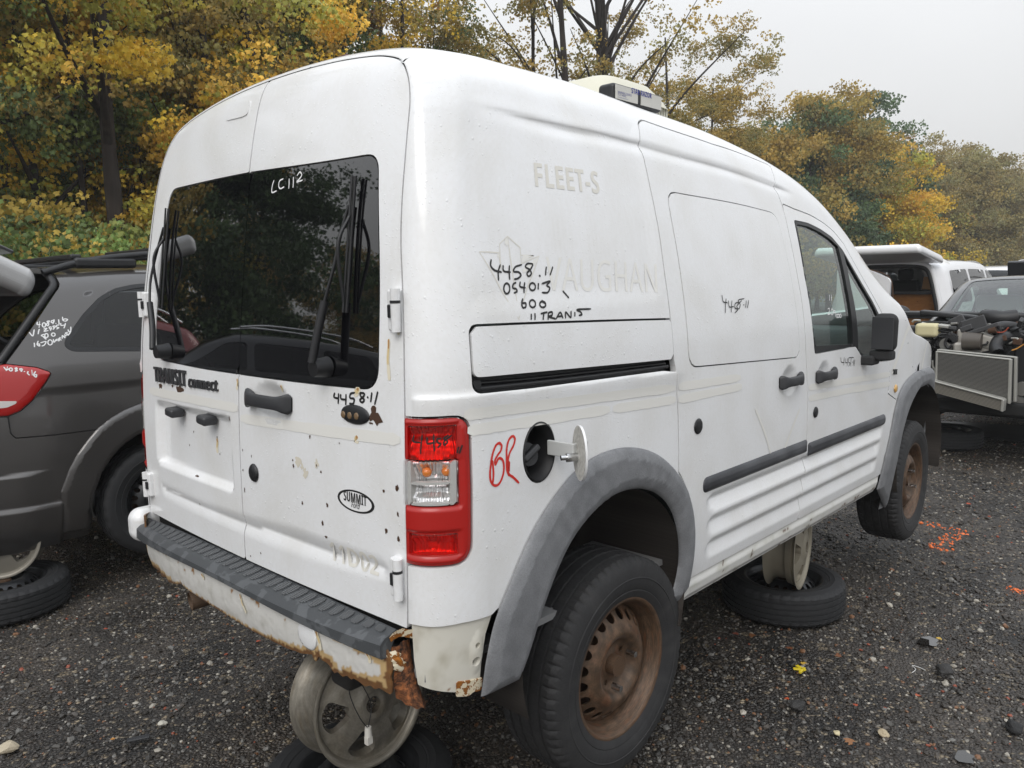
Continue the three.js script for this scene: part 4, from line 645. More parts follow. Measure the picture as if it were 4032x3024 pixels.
add('underbody', [boxAt(3.9, .05, .96, 2.2, .36, 0, .02), boxAt(1.95, .05, 1.55, 2.25, .36, 0, .02), boxAt(.7, .16, .10, 1.8, .30, .45, .02), boxAt(2.1, .10, .09, 2.35, .31, .55, .02), boxAt(2.1, .10, .09, 2.35, .31, -.55, .02), boxAt(.9, .18, .6, 3.6, .30, 0, .04), new THREE.CylinderGeometry(.05, .05, 1.45, 16).rotateX(Math.PI / 2).translate(.82, .2, 0), new THREE.CylinderGeometry(.04, .04, 1.4, 16).rotateX(Math.PI / 2).translate(3.735, .2, 0), boxAt(.5, .20, .8, .45, .42, .1, .03), boxAt(.3, .16, .10, .30, .285, .34, .02)], M.plastic(lin(.012, .011, .010), .95), van);
{ const c = new THREE.CatmullRomCurve3([V3(.03, .318, -.36), V3(.16, .33, -.34), V3(.4, .34, -.33), V3(.9, .33, -.4)]); add('exhaust_pipe', [new THREE.TubeGeometry(c, 16, .032, 18), new THREE.TubeGeometry(c, 16, .028, 18)], dbl(M.plastic(lin(.10, .062, .038), .7)), van); }
// shock absorber seen over the rear tyre
add('spring', tube([[.78, .25, .62], [.80, .45, .60], [.82, .62, .58]], .035, 12), M.rustDark, van);
// ---------------------------------------------------------------- rear bumper with step pad
const bowX = z => -.018 + .058 * Math.abs(z / .80) ** 3.2;
const BF = (z, y) => { const k = y < .46 ? (.46 - y) : 0, end = z < -.70 ? ((-.70 - z) / .14) ** 2 * .10 : 0; return [bowX(z) + .008 + k * k * 1.6 + end, y, z]; };
const bFl = normalAt(BF, 0, .45)[0] < 0 ? 1 : -1, pmF = pixelMap(BF, -.88, .85, .25, .56, 60, 30, false), F_ = pts => pts.map(p => pmF(p[0], p[1]));
const bumpC = (a, b, p) => {
  const n = fbm(a * 22, b * 22, 3, 4), e = fbm(a * 60, b * 60, 8, 3), st = perlin.noise(a * 90, b * 6, 2);
  const low = bumpOut(a, b), k = Math.max(0, n) * .3 + Math.max(0, st) * .05;
  const right = ss(-.05, .75, a), d = -low + .008 * e * 2;
  const cut = (.008 + .045 * right * (n + .5)) + (a < -.45 ? .016 : 0);
  if (d < cut * .55) return [.16 + .2 * Math.max(0, e), .075 + .09 * Math.max(0, e), .028];
  if (d < cut * 1.1) return [.52, .36, .17];
  const nbAt = z => .497 - .02 * (z / .75) ** 2; if (n > .14 && b > nbAt(a) - .07 * (n + .1 + e) && a > -.55) return [.30, .15, .05];
  return [.64 - k, .63 - k, .60 - k * 1.1];
};
const torn = [[1640, 950], [1648, 1010], [1636, 1060], [1648, 1110], [1645, 1165], [1600, 1140], [1570, 1120], [1540, 1128], [1510, 1105], [1480, 1112], [1450, 1085], [1410, 1060], [1395, 1068], [1370, 1045], [1340, 1050], [1310, 1020], [1290, 1030], [1262, 985], [1240, 962], [1215, 948], [1190, 922], [1180, 955], [1165, 950], [1150, 912], [1085, 905], [1000, 875], [780, 765], [430, 545], [380, 512], [335, 470], [310, 475], [262, 462], [240, 430], [215, 425], [205, 395], [160, 360], [110, 300], [70, 205], [45, 140], [20, 105], [12, 70]];
const bumpOut = poly(F_(kJ(torn)).concat([[-.86, .53], [-.79, .51], [-.76, .49], [-.5, .505], [0, .515], [.5, .512], [.735, .50]]));
add('bumper_face', sheet({ surf: BF, outline: bumpOut, grid: .007, flange: .006, flip: bFl, color: bumpC, disp: (a, b) => -.003 * Math.max(0, fbm(a * 30, b * 30, 1, 2)) }), dbl(M.whiteDirty), van);
add('tow_cover', grip(BF, F_(kJ([[1122, 795]]))[0], .042, .040, .004, bFl), M.white, van);
// step pad: ribbed top, rounded nose
const padM = new THREE.MeshStandardMaterial({ map: dataTex(512, (u, v) => { const k = pn(u, v, 9), w = ss(.02, .10, k + .25 * pn(u, v, 40, 2)), n = (rnd() - .5) * .03; return [.25 + .07 * w + n, .26 + .07 * w + n, .27 + .07 * w + n]; }, { rep: 2 }), roughness: .55 });
{
  const z0 = -.775, z1 = .735, nz = 120, dip = z => z < 0 ? -.026 * (z / .78) ** 2 : 0, prof = z => { const f = bowX(z), d = dip(z), nb = .497 - .02 * (z / .75) ** 2; return [[.072, .537], [.066, .540], [f + .022, .532], [f + .006, .529], [f - .010, .516], [f - .012, nb + .006], [f - .006, nb], [f + .012, nb]].map((p, i) => [p[0], p[1] + d * (i < 2 ? .6 : 1)]); }, pos = [], idx = [], uv = [];
  for (let i = 0; i <= nz; i++) { const z = z0 + (z1 - z0) * i / nz, pr = prof(z); let l = 0; pr.forEach((p, j) => { if (j) l += Math.hypot(p[0] - pr[j - 1][0], p[1] - pr[j - 1][1]); pos.push(p[0], p[1], z); uv.push(z, l); }); if (i) for (let j = 0; j < 7; j++) { const k = (i - 1) * 8 + j; idx.push(k, k + 8, k + 1, k + 1, k + 8, k + 9); } }
  const g = new THREE.BufferGeometry(); g.setAttribute('position', new THREE.Float32BufferAttribute(pos, 3)); g.setAttribute('uv', new THREE.Float32BufferAttribute(uv, 2)); g.setIndex(idx);
  const endCap = z => { const pr = prof(z), s = new THREE.Shape(pr.map(p => new THREE.Vector2(p[0], p[1]))); return new THREE.ShapeGeometry(s).translate(0, 0, z); };
  const pad = add('step_pad', [toCreasedNormals(g, .5), endCap(z1), endCap(z0)], dbl(padM), van);
  const ribM = M.plastic(lin(.105, .11, .115), .5), n = 34; for (let i = 0; i < n; i++) {          // raised oval groups of ribs
    const z = z0 + .045 + (z1 - z0 - .085) * i / (n - 1), f = bowX(z), x0 = f + .020, x1 = .058, L = x1 - x0, gs = [];
    for (let k = 0; k < 9; k++) { const t = (k + .5) / 9, w = .029 * Math.sqrt(Math.max(.1, 1 - (2 * t - 1) ** 4)), x = x0 + L * t; gs.push(new THREE.BoxGeometry(L / 9 * .66, .0032, w).translate(x, .5335 + (.539 - .531) * t + dip(z) * (1 - .4 * t), z)); }
    add('tread_rib', gs, ribM, pad);
  }
}
// torn right end: rusty bracket and curled skin
const crumple = (pts, mat, name) => { const q = pts.map(r => r.map(p => V3(...p))), pos = [], idx = [], n = 10; const row = (r, t) => new THREE.CatmullRomCurve3(r).getPoint(t); const m = q.length; for (let j = 0; j < m; j++) for (let i = 0; i <= n; i++) { const p = row(q[j], i / n); pos.push(p.x + rr(-.004, .004), p.y + rr(-.004, .004), p.z + rr(-.004, .004)); } for (let j = 0; j < m - 1; j++) for (let i = 0; i < n; i++) { const k = j * (n + 1) + i; idx.push(k, k + 1, k + n + 1, k + 1, k + n + 2, k + n + 1); } const g = new THREE.BufferGeometry(); g.setAttribute('position', new THREE.Float32BufferAttribute(pos, 3)); g.setAttribute('uv', new THREE.Float32BufferAttribute(pos.filter((_, i) => i % 3 !== 2), 2)); g.setIndex(idx); g.computeVertexNormals(); return add(name, g, dbl(mat), van); };
crumple([[[.045, .53, .735], [.06, .545, .755], [.085, .548, .775], [.10, .54, .80]], [[.05, .515, .735], [.065, .525, .75], [.09, .52, .77], [.10, .52, .79]]], M.whiteRust = new THREE.MeshStandardMaterial({ map: dataTex(256, (u, v) => { const k = pn(u, v, 14) + pn(u, v, 50, 2) * .5; return k > .06 ? [.45 + k * .3, .27 + k * .2, .10] : [.82, .78, .68]; }, { rep: 5 }), roughness: .8 }), 'torn_skin');
crumple([[[.045, .50, .735], [.07, .50, .74], [.10, .505, .735], [.13, .50, .70]], [[.05, .45, .74], [.075, .44, .755], [.10, .45, .75], [.13, .44, .70]], [[.055, .40, .735], [.07, .38, .76], [.10, .39, .77], [.13, .38, .72]], [[.06, .36, .735], [.08, .345, .775], [.11, .335, .79], [.13, .34, .74]]], M.rust, 'torn_bracket');
crumple([[[.035, .49, .73], [.04, .47, .745], [.045, .45, .75]], [[.055, .49, .745], [.06, .465, .76], [.062, .44, .755]], [[.065, .48, .745], [.075, .455, .755], [.07, .43, .745]]], M.whiteRust, 'torn_skin');
streak(BF, F_, bFl, kJ, 705, 535, 745, 650, .009, van, .003); streak(BF, F_, bFl, kJ, 1185, 765, 1212, 880, .012, van, .003); streak(BF, F_, bFl, kJ, 1500, 905, 1520, 960, .01, van, .003); streak(BF, F_, bFl, kJ, 470, 412, 485, 440, .01, van, .003);
add('bumper_corner', new RoundedBoxGeometry(.22, .13, .10, 5, .045).translate(.125, .492, -.815), M.white, van);
add('bumper_beam', boxAt(.04, .10, 1.3, .09, .44, 0, .01), M.rustDark, van);
add('rust_tab', sheet({ surf: P, outline: poly(B_([[1800, 2690], [1905, 2672], [1900, 2722], [1868, 2728], [1850, 2744], [1800, 2748]])), grid: .006, flange: .006, flip: BFLIP, off: -.004 }), M.whiteRust, van);
// ---------------------------------------------------------------- mirror, repeater, roof gear, cab
{
  const mc = pixOn(3487, 1310, 'z', .975), g = new RoundedBoxGeometry(.08, .18, .11, 5, .036), p = g.attributes.position;
  for (let i = 0; i < p.count; i++) { const y = p.getY(i), z = p.getZ(i); if (p.getX(i) > 0) p.setX(i, p.getX(i) * (1 - .25 * Math.abs(y) / .1)); p.setZ(i, z * (1 - .12 * (y < 0 ? -y / .1 : y / .25))); }
  g.computeVertexNormals();
  const m = add('door_mirror', g.translate(...mc), M.blackMatt, van);
  add('mirror_foot', [boxAt(.07, .045, .10, mc[0] - .0, mc[1] - .105, mc[2] - .01, .012), boxAt(.09, .045, .12, mc[0] - .01, mc[1] - .13, mc[2] - .09, .012)], M.blackMatt, m);
  add('mirror_face', new RoundedBoxGeometry(.006, .15, .095, 2, .002).translate(mc[0] - .042, mc[1], mc[2]), M.trim, m);
}
add('side_repeater', grip(P, B_(kF([[414, 1160]]))[0], .022, .022, .010, BFLIP), new THREE.MeshPhysicalMaterial({ color: lin(.62, .36, .10), roughness: .3, clearcoat: 1 }), van);
{ // roof vent and beacon bar
  const roofY = (x, z) => { let b = 9, y = 2; for (let i = 0; i <= 60; i++) { const p = P(x + .01, SC - .9 + .9 * i / 60); const d = Math.abs(p[2] - z); if (d < b) { b = d; y = p[1]; } } return y; };
  const vx = 1.50, vz = .27, vy = roofY(vx, vz) - .01, vm = new THREE.MeshStandardMaterial({ color: lin(.60, .58, .47), roughness: .45 });
  const dome = new THREE.BufferGeometry(), pos = [], idx = [], nR = 18, nT = 48, hw = .23;
  for (let i = 0; i <= nR; i++) for (let j = 0; j <= nT; j++) { const r = i / nR, t = j / nT * 6.2832, c = Math.cos(t), s = Math.sin(t), e = .42, sx = Math.sign(c) * Math.abs(c) ** e, sz = Math.sign(s) * Math.abs(s) ** e; const hgt = .105 * (1 - Math.max(0, (r - .45) / .55) ** 2.2) + (Math.abs(r - .72) < .03 ? .004 : 0); pos.push(vx + sx * r * hw, vy + .045 + hgt, vz + sz * r * hw); if (i && j) { const k = i * (nT + 1) + j; idx.push(k, k - 1, k - nT - 2, k, k - nT - 2, k - nT - 1); } }
  dome.setAttribute('position', new THREE.Float32BufferAttribute(pos, 3)); dome.setIndex(idx); dome.computeVertexNormals();
  const v = add('roof_vent', dome, dbl(vm), van);
  add('vent_base', new RoundedBoxGeometry(.40, .07, .40, 2, .02).translate(vx, vy + .025, vz), new THREE.MeshStandardMaterial({ color: lin(.42, .42, .40), roughness: .6 }), v);
  for (let i = 0; i < 22; i++) add('vent_rib', boxAt(.010, .05, .004, vx - .19 + .018 * i, vy + .03, vz + .2005), vm, v);
  const bx = 1.33, bz = .55, by = roofY(bx, bz) - .006;
  const b = add('beacon_bar', [new RoundedBoxGeometry(.30, .062, .07, 3, .015).translate(bx, by + .04, bz)], M.black, van);
  add('maker_plate', [boxAt(.13, .046, .003, bx - .075, by + .04, bz + .0355), boxAt(.13, .046, .003, bx + .075, by + .04, bz + .0355)], M.plastic(lin(.55, .54, .50), .5), b);
  const pl = (a, c) => [bx + a, by + .04 + c, bz + .037];
  add('plate_lettering', [lettering(pl, 'STAR RAZOR', [-.05, .008], [.075, .008], [-.05, .021], { off: .001 }), ...[0, 1, 2].map(i => lettering(pl, ['WARNING DEVICE', '12 VDC', ''][i] || '-', [-.13, -.004 - i * .008], [-.13 + [.08, .05, .06][i], -.004 - i * .008], [-.13, .001 - i * .008], { off: .001, font: 'plain' }))], M.plastic(lin(.03, .04, .25), .5), b);
  add('brake_lamp', boxAt(.05, .02, .30, .36, P(.2, SC)[1] + .0, .10, .008), M.plastic(lin(.06, .004, .004), .4), van);
}
{ // cab: seats, dash, wheel
  const sm = M.plastic(lin(.12, .12, .125), .8), cab = new THREE.Group();
  for (const z of [.42, -.42]) { const s = add('seat', [boxAt(.5, .16, .5, 2.62, .78, z, .06), boxAt(.14, .62, .48, 2.36, 1.10, z, .06).applyMatrix4(new THREE.Matrix4()), boxAt(.10, .20, .26, 2.32, 1.50, z, .045)], sm, van); s.name = 'seat'; }
  add('dashboard', [boxAt(.55, .22, 1.5, 3.32, 1.0, 0, .08), boxAt(.3, .3, .4, 3.2, .8, 0, .05)], sm, van);
  add('steering_wheel', [new THREE.TorusGeometry(.185, .014, 10, 40).rotateY(Math.PI / 2 + .5).translate(2.98, 1.06, -.42), new THREE.CylinderGeometry(.05, .06, .05, 20).rotateZ(Math.PI / 2 - .4).translate(3.0, 1.05, -.42), boxAt(.02, .03, .34, 2.99, 1.055, -.42)], M.black, van);
  add('cab_floor', [boxAt(3.4, .02, 1.6, 1.8, .42, 0), boxAt(.03, 1.3, 1.5, 2.1, 1.1, 0)], M.plastic(lin(.20, .20, .20), .9), van);
}
// nose: bumper, grille and lamps, out of sight from behind
add('front_bumper', [boxAt(.18, .34, 1.46, 4.30, .46, 0, .07), boxAt(.12, .2, 1.1, 4.36, .74, 0, .05)], M.blackMatt, van);
for (const z of [.55, -.55]) add('headlight', boxAt(.20, .20, .30, 4.27, .78, z, .07), lensClear, van);
// ---------------------------------------------------------------- ground: wet dark crushed stone
const cell = (n, cells, sd) => {                      // tiling pebble pattern: height and tone
  let q = sd; const r2 = () => { q = (q * 1664525 + 1013904223) >>> 0; return q / 4294967296; };
  const px = [], py = [], tone = []; for (let i = 0; i < cells * cells; i++) { px.push(r2()); py.push(r2()); tone.push(r2()); }
  const H = new Float32Array(n * n), T = new Float32Array(n * n);
  for (let j = 0; j < n; j++) for (let i = 0; i < n; i++) {
    const x = i / n * cells, y = j / n * cells, cx = Math.floor(x), cy = Math.floor(y); let d1 = 9, d2 = 9, id = 0;
    for (let a = -1; a <= 1; a++) for (let b = -1; b <= 1; b++) { const gx = (cx + a + cells) % cells, gy = (cy + b + cells) % cells, k = gy * cells + gx, dx = cx + a + px[k] - x, dy = cy + b + py[k] - y, d = dx * dx + dy * dy; if (d < d1) { d2 = d1; d1 = d; id = k; } else if (d < d2) d2 = d; }
    H[j * n + i] = Math.min(1, (Math.sqrt(d2) - Math.sqrt(d1)) * 1.6); T[j * n + i] = tone[id];
  }
  return { H, T };
};
{
  const n = 1024, C = cell(n, 120, 77), D = cell(n, 47, 5);
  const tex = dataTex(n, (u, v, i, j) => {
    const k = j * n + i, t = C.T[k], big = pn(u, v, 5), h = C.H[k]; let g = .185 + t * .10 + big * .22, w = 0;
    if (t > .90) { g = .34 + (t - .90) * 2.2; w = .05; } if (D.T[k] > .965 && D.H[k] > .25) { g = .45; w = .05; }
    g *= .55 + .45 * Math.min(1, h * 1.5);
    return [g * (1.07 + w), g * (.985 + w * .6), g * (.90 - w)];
  });
  const bump = dataTex(n, (u, v, i, j) => { const k = j * n + i, h = C.H[k] * .7 * (.4 + .6 * C.T[k]) + D.H[k] * .3; return [h, h, h]; }, { srgb: false });
  const rough = dataTex(512, (u, v) => { const k = .52 + pn(u, v, 6) * .55 + (rnd() - .5) * .2; return [k, k, k].map(x => Math.min(.95, Math.max(.22, x))); }, { srgb: false });
  tex.repeat.set(1 / 1.9, 1 / 1.9); bump.repeat.set(1 / 1.9, 1 / 1.9); rough.repeat.set(1 / 3.1, 1 / 3.1);
  const N = 140, S = 300, pos = [], uv = [], idx = [];
  const co = i => { const t = i / N * 2 - 1; return Math.sign(t) * (Math.abs(t) * 10 + Math.abs(t) ** 5 * (S - 10)); };
  for (let i = 0; i <= N; i++) for (let j = 0; j <= N; j++) { const x = co(i) + 2, z = co(j) - 1; pos.push(x, groundY(x, z), z); uv.push(x, z); if (i && j) { const k = i * (N + 1) + j; idx.push(k - N - 2, k - N - 1, k, k - N - 2, k, k - 1); } }
  const g = new THREE.BufferGeometry(); g.setAttribute('position', new THREE.Float32BufferAttribute(pos, 3)); g.setAttribute('uv', new THREE.Float32BufferAttribute(uv, 2)); g.setIndex(idx); g.computeVertexNormals();
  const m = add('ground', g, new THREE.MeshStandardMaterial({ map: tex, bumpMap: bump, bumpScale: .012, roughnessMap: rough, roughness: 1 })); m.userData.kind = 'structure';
}
function groundY(x, z) { return -.012 + .012 * perlin.noise(x * .7, z * .7, 3) - .028 * Math.exp(-(((x - 2.62) / .42) ** 2 + ((z - 1.24) / .16) ** 2)) ; }
// loose stones
const paintMarks = [[[3655, 2058], [3700, 2068], [3760, 2080], [3800, 2088]], [[3780, 2090], [3740, 2112], [3705, 2150]], [[3690, 2140], [3720, 2156]], [[4000, 2318], [4032, 2325]]].map(l => l.map(p => { const q = pixOn(p[0], p[1], 'y', -LIFT); return [q[0], q[2]]; }));
{
  const variants = []; for (let v = 0; v < 4; v++) { const g = new THREE.IcosahedronGeometry(1, 0), p = g.attributes.position, mem = {}; for (let i = 0; i < p.count; i++) { const k = [p.getX(i), p.getY(i), p.getZ(i)].map(x => x.toFixed(3)).join(); mem[k] ??= rr(.72, 1.2); p.setXYZ(i, p.getX(i) * mem[k], p.getY(i) * mem[k], p.getZ(i) * mem[k]); } g.computeVertexNormals(); variants.push(g); }
  const inView = (x, y, z, m) => { const q = toPix([x, y - LIFT, z]); return q[2] > .3 && q[0] > -m && q[0] < 4032 + m && q[1] < 3024 + m * 2; };
  const items = [[], [], [], []], c = new THREE.Color();
  const put = (x, z, r, flat) => {
    const k = rnd(), warm = rnd(); let col;
    if (k < .77) { const g = .020 + .040 * rnd() ** 1.6; col = [g * (1.08 + .18 * warm), g, g * (.88 - .10 * warm)]; }
    else if (k < .90) { const g = .07 + .10 * rnd(); col = [g * 1.04, g, g * .92]; }
    else if (k < .965) { const g = .16 + .22 * rnd(); col = [g * 1.05, g * .97, g * .82]; }
    else if (k < .995) col = [.18, .09, .045]; else col = [.24, .06, .03];
    for (const l of paintMarks) for (let i = 0; i < l.length - 1; i++) { const ex = l[i + 1][0] - l[i][0], ez = l[i + 1][1] - l[i][1], t = Math.min(1, Math.max(0, ((x - l[i][0]) * ex + (z - l[i][1]) * ez) / (ex * ex + ez * ez))), d = Math.hypot(x - l[i][0] - ex * t, z - l[i][1] - ez * t); if (d < .045 + .02 * rnd() && rnd() < .85) col = [.75, .16, .03]; }
    items[(rnd() * 4) | 0].push([x, groundY(x, z) + r * flat * .35, z, r, flat, rnd() * 6.28, rr(-.4, .4), rr(-.4, .4), col]);
  };
  let n = 0; while (n < 150000) {                     // density follows the distance from the eye, so that each stone stays a few pixels
    const d = 1.5 + 12 * rnd() ** 1.25, a = YAW + rr(-.72, .72), x = EYE.x + Math.cos(a) * d, z = EYE.z - Math.sin(a) * d; n++;
    if (!inView(x, 0, z, 60)) continue;
    const r = (rnd() < .04 ? rr(.010, .018) : rnd() < .35 ? rr(.006, .010) : rr(.0035, .006)) * (.8 + d * .05);
    put(x, z, r, rr(.45, .8));
  }
  const mat = new THREE.MeshStandardMaterial({ roughness: .5 });
  items.forEach((L, v) => {
    const im = new THREE.InstancedMesh(variants[v], mat, L.length), o = new THREE.Object3D();
    L.forEach((s, i) => { o.position.set(s[0], s[1], s[2]); o.rotation.set(s[6], s[5], s[7]); o.scale.set(s[3] * rr(.8, 1.3), s[3] * s[4], s[3]); o.updateMatrix(); im.setMatrixAt(i, o.matrix); im.setColorAt(i, c.setRGB(...s[8])); });
    im.name = numbered('gravel'); im.userData = { kind: 'stuff', label: 'loose dark wet crushed stone lying over the whole yard', category: 'gravel' }; im.castShadow = im.receiveShadow = true; scene.add(im);
  });
}
// puddle in the tyre rut
{
  const w = pixOn(3655, 2530, 'y', -LIFT - .022), g = new THREE.BufferGeometry();
  const m = add('puddle', sheet({ surf: (a, b) => [w[0] + a, LIFT + w[1] + .004, w[2] + b], outline: poly(blob(.042, 20, .5).map(p => [p[0] * 1.25, p[1] * .8])), grid: .008, flange: 0, flip: -1 }), new THREE.MeshPhysicalMaterial({ color: lin(.012, .011, .010), roughness: .03, ior: 1.33, clearcoat: 1, clearcoatRoughness: .01 }));
  m.userData.kind = 'structure';
  const w2 = pixOn(3800, 2990, 'y', -LIFT); const m2 = add('puddle', sheet({ surf: (a, b) => [w2[0] + a, .004, w2[2] + b], outline: poly(blob(.028, 16, .5).map(p => [p[0] * 1.6, p[1]])), grid: .03, flange: 0, flip: -1 }), m.material); m2.userData.kind = 'structure';
}
// ---------------------------------------------------------------- trees: forest edge runs parallel to the row of cars, beyond them
const leafGeo = (() => {                              // a drooping spray of maple leaves
  const mk = (nl, spread, size) => {
    const pos = [], idx = [];
    for (let l = 0; l < nl; l++) {
      const a = rnd() * 6.28, r = spread * Math.sqrt(rnd()), c = V3(Math.cos(a) * r, rr(-.5, .5) * spread, Math.sin(a) * r), e = new THREE.Euler(rr(-.5, .9), rnd() * 6.28, rr(-.6, .6)), s = size * rr(.75, 1.25);
      const P5 = [[0, .1], [-.30, .05], [-.62, -.22], [-.34, -.38], [-.40, -.80], [0, -.62], [0, -1.15], [0, -.62], [.40, -.80], [.34, -.38], [.62, -.22], [.30, .05]], k = pos.length / 3;
      const fold = .18; for (const [x, y] of P5) { const v = V3(x * s, y * s, -Math.abs(x) * s * fold * 2).applyEuler(e).add(c); pos.push(v.x, v.y, v.z); }
      idx.push(k, k + 1, k + 3, k + 1, k + 2, k + 3, k, k + 3, k + 5, k + 3, k + 4, k + 5, k + 0, k + 5, k + 9, k + 5, k + 8, k + 9, k, k + 9, k + 11, k + 9, k + 10, k + 11);
    }
    const g = new THREE.BufferGeometry(); g.setAttribute('position', new THREE.Float32BufferAttribute(pos, 3)); g.setIndex(idx); g.computeVertexNormals(); return g;
  };
  return { near: [mk(13, .19, .058), mk(13, .19, .058)], far: [mk(14, .27, .078), mk(14, .27, .078)] };
})();
const leafM = new THREE.MeshPhysicalMaterial({ color: 0xffffff, roughness: .75, transmission: .28, thickness: 0, side: THREE.DoubleSide });
const barkM = new THREE.MeshStandardMaterial({ map: dataTex(256, (u, v) => { const k = pn(u, v * .25, 40) * .6 + pn(u, v, 30, 4) * .3; return [.20 + k * .16, .175 + k * .15, .16 + k * .14]; }, { rep: 1 }), roughness: .95 });
const PAL = {
  gold: [[.82, .56, .05], [.74, .54, .05], [.60, .50, .06], [.76, .48, .06], [.46, .46, .07]], green: [[.12, .19, .045], [.17, .24, .055], [.25, .29, .06], [.10, .15, .04], [.46, .38, .06]], lime: [[.22, .33, .08], [.16, .25, .06], [.30, .34, .08], [.50, .36, .06]],
  olive: [[.34, .26, .055], [.42, .29, .05], [.25, .22, .055], [.46, .31, .06]], orange: [[.42, .25, .05], [.36, .27, .055], [.28, .26, .06], [.44, .24, .05]], rust: [[.30, .15, .045], [.24, .18, .05], [.32, .24, .055], [.18, .18, .05]], spruce: [[.09, .15, .055], [.11, .18, .06], [.07, .12, .05]], dusty: [[.30, .255, .09], [.35, .27, .08], [.26, .24, .09], [.32, .24, .08]],
};
function limb(pts, r0, r1, n = 7) {                   // tapered bent tube
  const c = new THREE.CatmullRomCurve3(pts), seg = pts.length * 4, g = new THREE.TubeGeometry(c, seg, 1, n), p = g.attributes.position;
  for (let i = 0; i <= seg; i++) { const q = c.getPointAt(i / seg), r = (r0 + (r1 - r0) * (i / seg) ** .8) * (1 + .08 * Math.sin(i * 2.1)); for (let j = 0; j <= n; j++) { const k = i * (n + 1) + j; p.setXYZ(k, q.x + (p.getX(k) - q.x) * r, q.y + (p.getY(k) - q.y) * r, q.z + (p.getZ(k) - q.z) * r); } }
  g.computeVertexNormals(); return g;
}
function tree(name, label, x, z, { h = 11, r = 2.6, low = 1.6, pal = 'gold', dens = 1, clumps = 90, tr = .13, lean = 0, far = false, sparse = .55, group, stems = 1, leafScale = 1, limbs = 9, rise = [.25, .8], category = 'tree' }) {
  const t = thing(name, label, category, [x, 0, z], group), tg = [], ends = [];
  for (let s = 0; s < stems; s++) {
    const la = rnd() * 6.28, ll = stems > 1 ? rr(.05, .12) : lean + rr(-.04, .04), pts = []; for (let i = 0; i <= 5; i++) { const q = i / 5; pts.push(V3(Math.cos(la) * ll * h * q ** 1.3 + rr(-.12, .12) * q * 2, h * .92 * q - .15, Math.sin(la) * ll * h * q ** 1.3 * .5 + rr(-.12, .12) * q * 2)); }
    tg.push(limb(pts, tr * rr(.85, 1.1), .025, 8)); const cv = new THREE.CatmullRomCurve3(pts);
    for (let i = 0; i < limbs; i++) { const q = rr(.2, .92), b = cv.getPoint(q), a = rnd() * 6.28, L = r * rr(.6, 1.15) * (1.1 - q * .55), e = V3(b.x + Math.cos(a) * L, b.y + L * rr(...rise), b.z + Math.sin(a) * L), m = b.clone().lerp(e, .5); m.y += rr(-.1, .25) * L; tg.push(limb([b, m, e], tr * (1 - q) * .55 + .018, .008, 5)); ends.push(e, m, b.clone().lerp(e, .75)); }
  }
  add('trunk', tg, barkM, t);
  const C = PAL[pal], pos = [];
  for (let k = 0; k < clumps; k++) {
    let c; if (rnd() < sparse && ends.length) { c = ends[(rnd() * ends.length) | 0].clone().add(V3(rr(-.4, .4), rr(-.4, .3), rr(-.4, .4))); } else { const a = rnd() * 6.28, q = low / h + (1 - low / h) * rnd(), R = r * Math.sqrt(rnd()) * (.35 + 1.0 * Math.sin(Math.PI * Math.min(1, .12 + q * .86)) ** .8); c = V3(Math.cos(a) * R, q * h, Math.sin(a) * R); }
    if (c.y < low * .8 || (c.y > 8.2 && h > 11 && rnd() < .7)) continue;
    const cr = rr(.35, .75) * (far ? 1.25 : 1), n = Math.round((far ? 18 : 34) * dens * rr(.6, 1.3)), base = C[(rnd() * C.length) | 0], br = rr(.8, 1.15);
    for (let i = 0; i < n; i++) { const v = V3(rr(-1, 1), rr(-1, 1) * .45, rr(-1, 1)); if (v.length() > 1) { i--; if (rnd() < .02) i++; continue; } const col = rnd() < .72 ? base : C[(rnd() * C.length) | 0], g = br * rr(.75, 1.2); pos.push([c.x + v.x * cr, c.y + v.y * cr, c.z + v.z * cr, col[0] * g, col[1] * g, col[2] * g]); }
  }
  const im = new THREE.InstancedMesh((far ? leafGeo.far : leafGeo.near)[(rnd() * 2) | 0], leafM, Math.max(1, pos.length)), o = new THREE.Object3D(), cc = new THREE.Color();
  pos.forEach((p, i) => { o.position.set(p[0], p[1], p[2]); o.rotation.set(rr(-.35, .35), rnd() * 6.28, rr(-.35, .35)); o.scale.setScalar(rr(.8, 1.2) * leafScale); o.updateMatrix(); im.setMatrixAt(i, o.matrix); im.setColorAt(i, cc.setRGB(p[3], p[4], p[5])); });
  im.name = 'crown'; im.userData.kind = 'stuff'; im.castShadow = im.receiveShadow = true; t.add(im); return t;
}
// direction of a photograph column and the point where it meets the line z
const atCol = (u2212, z) => { const a = YAW - Math.atan((u2212 - 1106) / 1687.3), d = (EYE.z - z) / Math.sin(a); return [EYE.x + Math.cos(a) * d, z]; };
const FG = 'trees along the forest edge';
const nameOf = { gold: ['maple_tree', 'maple with golden yellow leaves'], green: ['leafy_tree', 'tree with dark green leaves'], lime: ['leafy_tree', 'tree with fresh light green leaves'], olive: ['leafy_tree', 'tree with olive brown leaves'], orange: ['maple_tree', 'tree with orange tinted leaves'], rust: ['oak_tree', 'tree with rusty brown leaves'], spruce: ['leafy_tree', 'tree with deep green crown'], dusty: ['slender_tree', 'slender tree with thin tan leaves'] };
const T = (col, z, pal, o, where) => { const [x, zz] = atCol(col, z), [n, l] = nameOf[pal]; return tree(n, `${l} ${where}`, x, zz, { pal, group: `${l} ${where}`, ...o }); };
const W1 = 'in the forest behind the grey SUV', W2 = 'in the forest beyond the white van roof', W3 = 'in the distant treeline beyond the parked cars', W4 = 'mirrored in the van rear window';
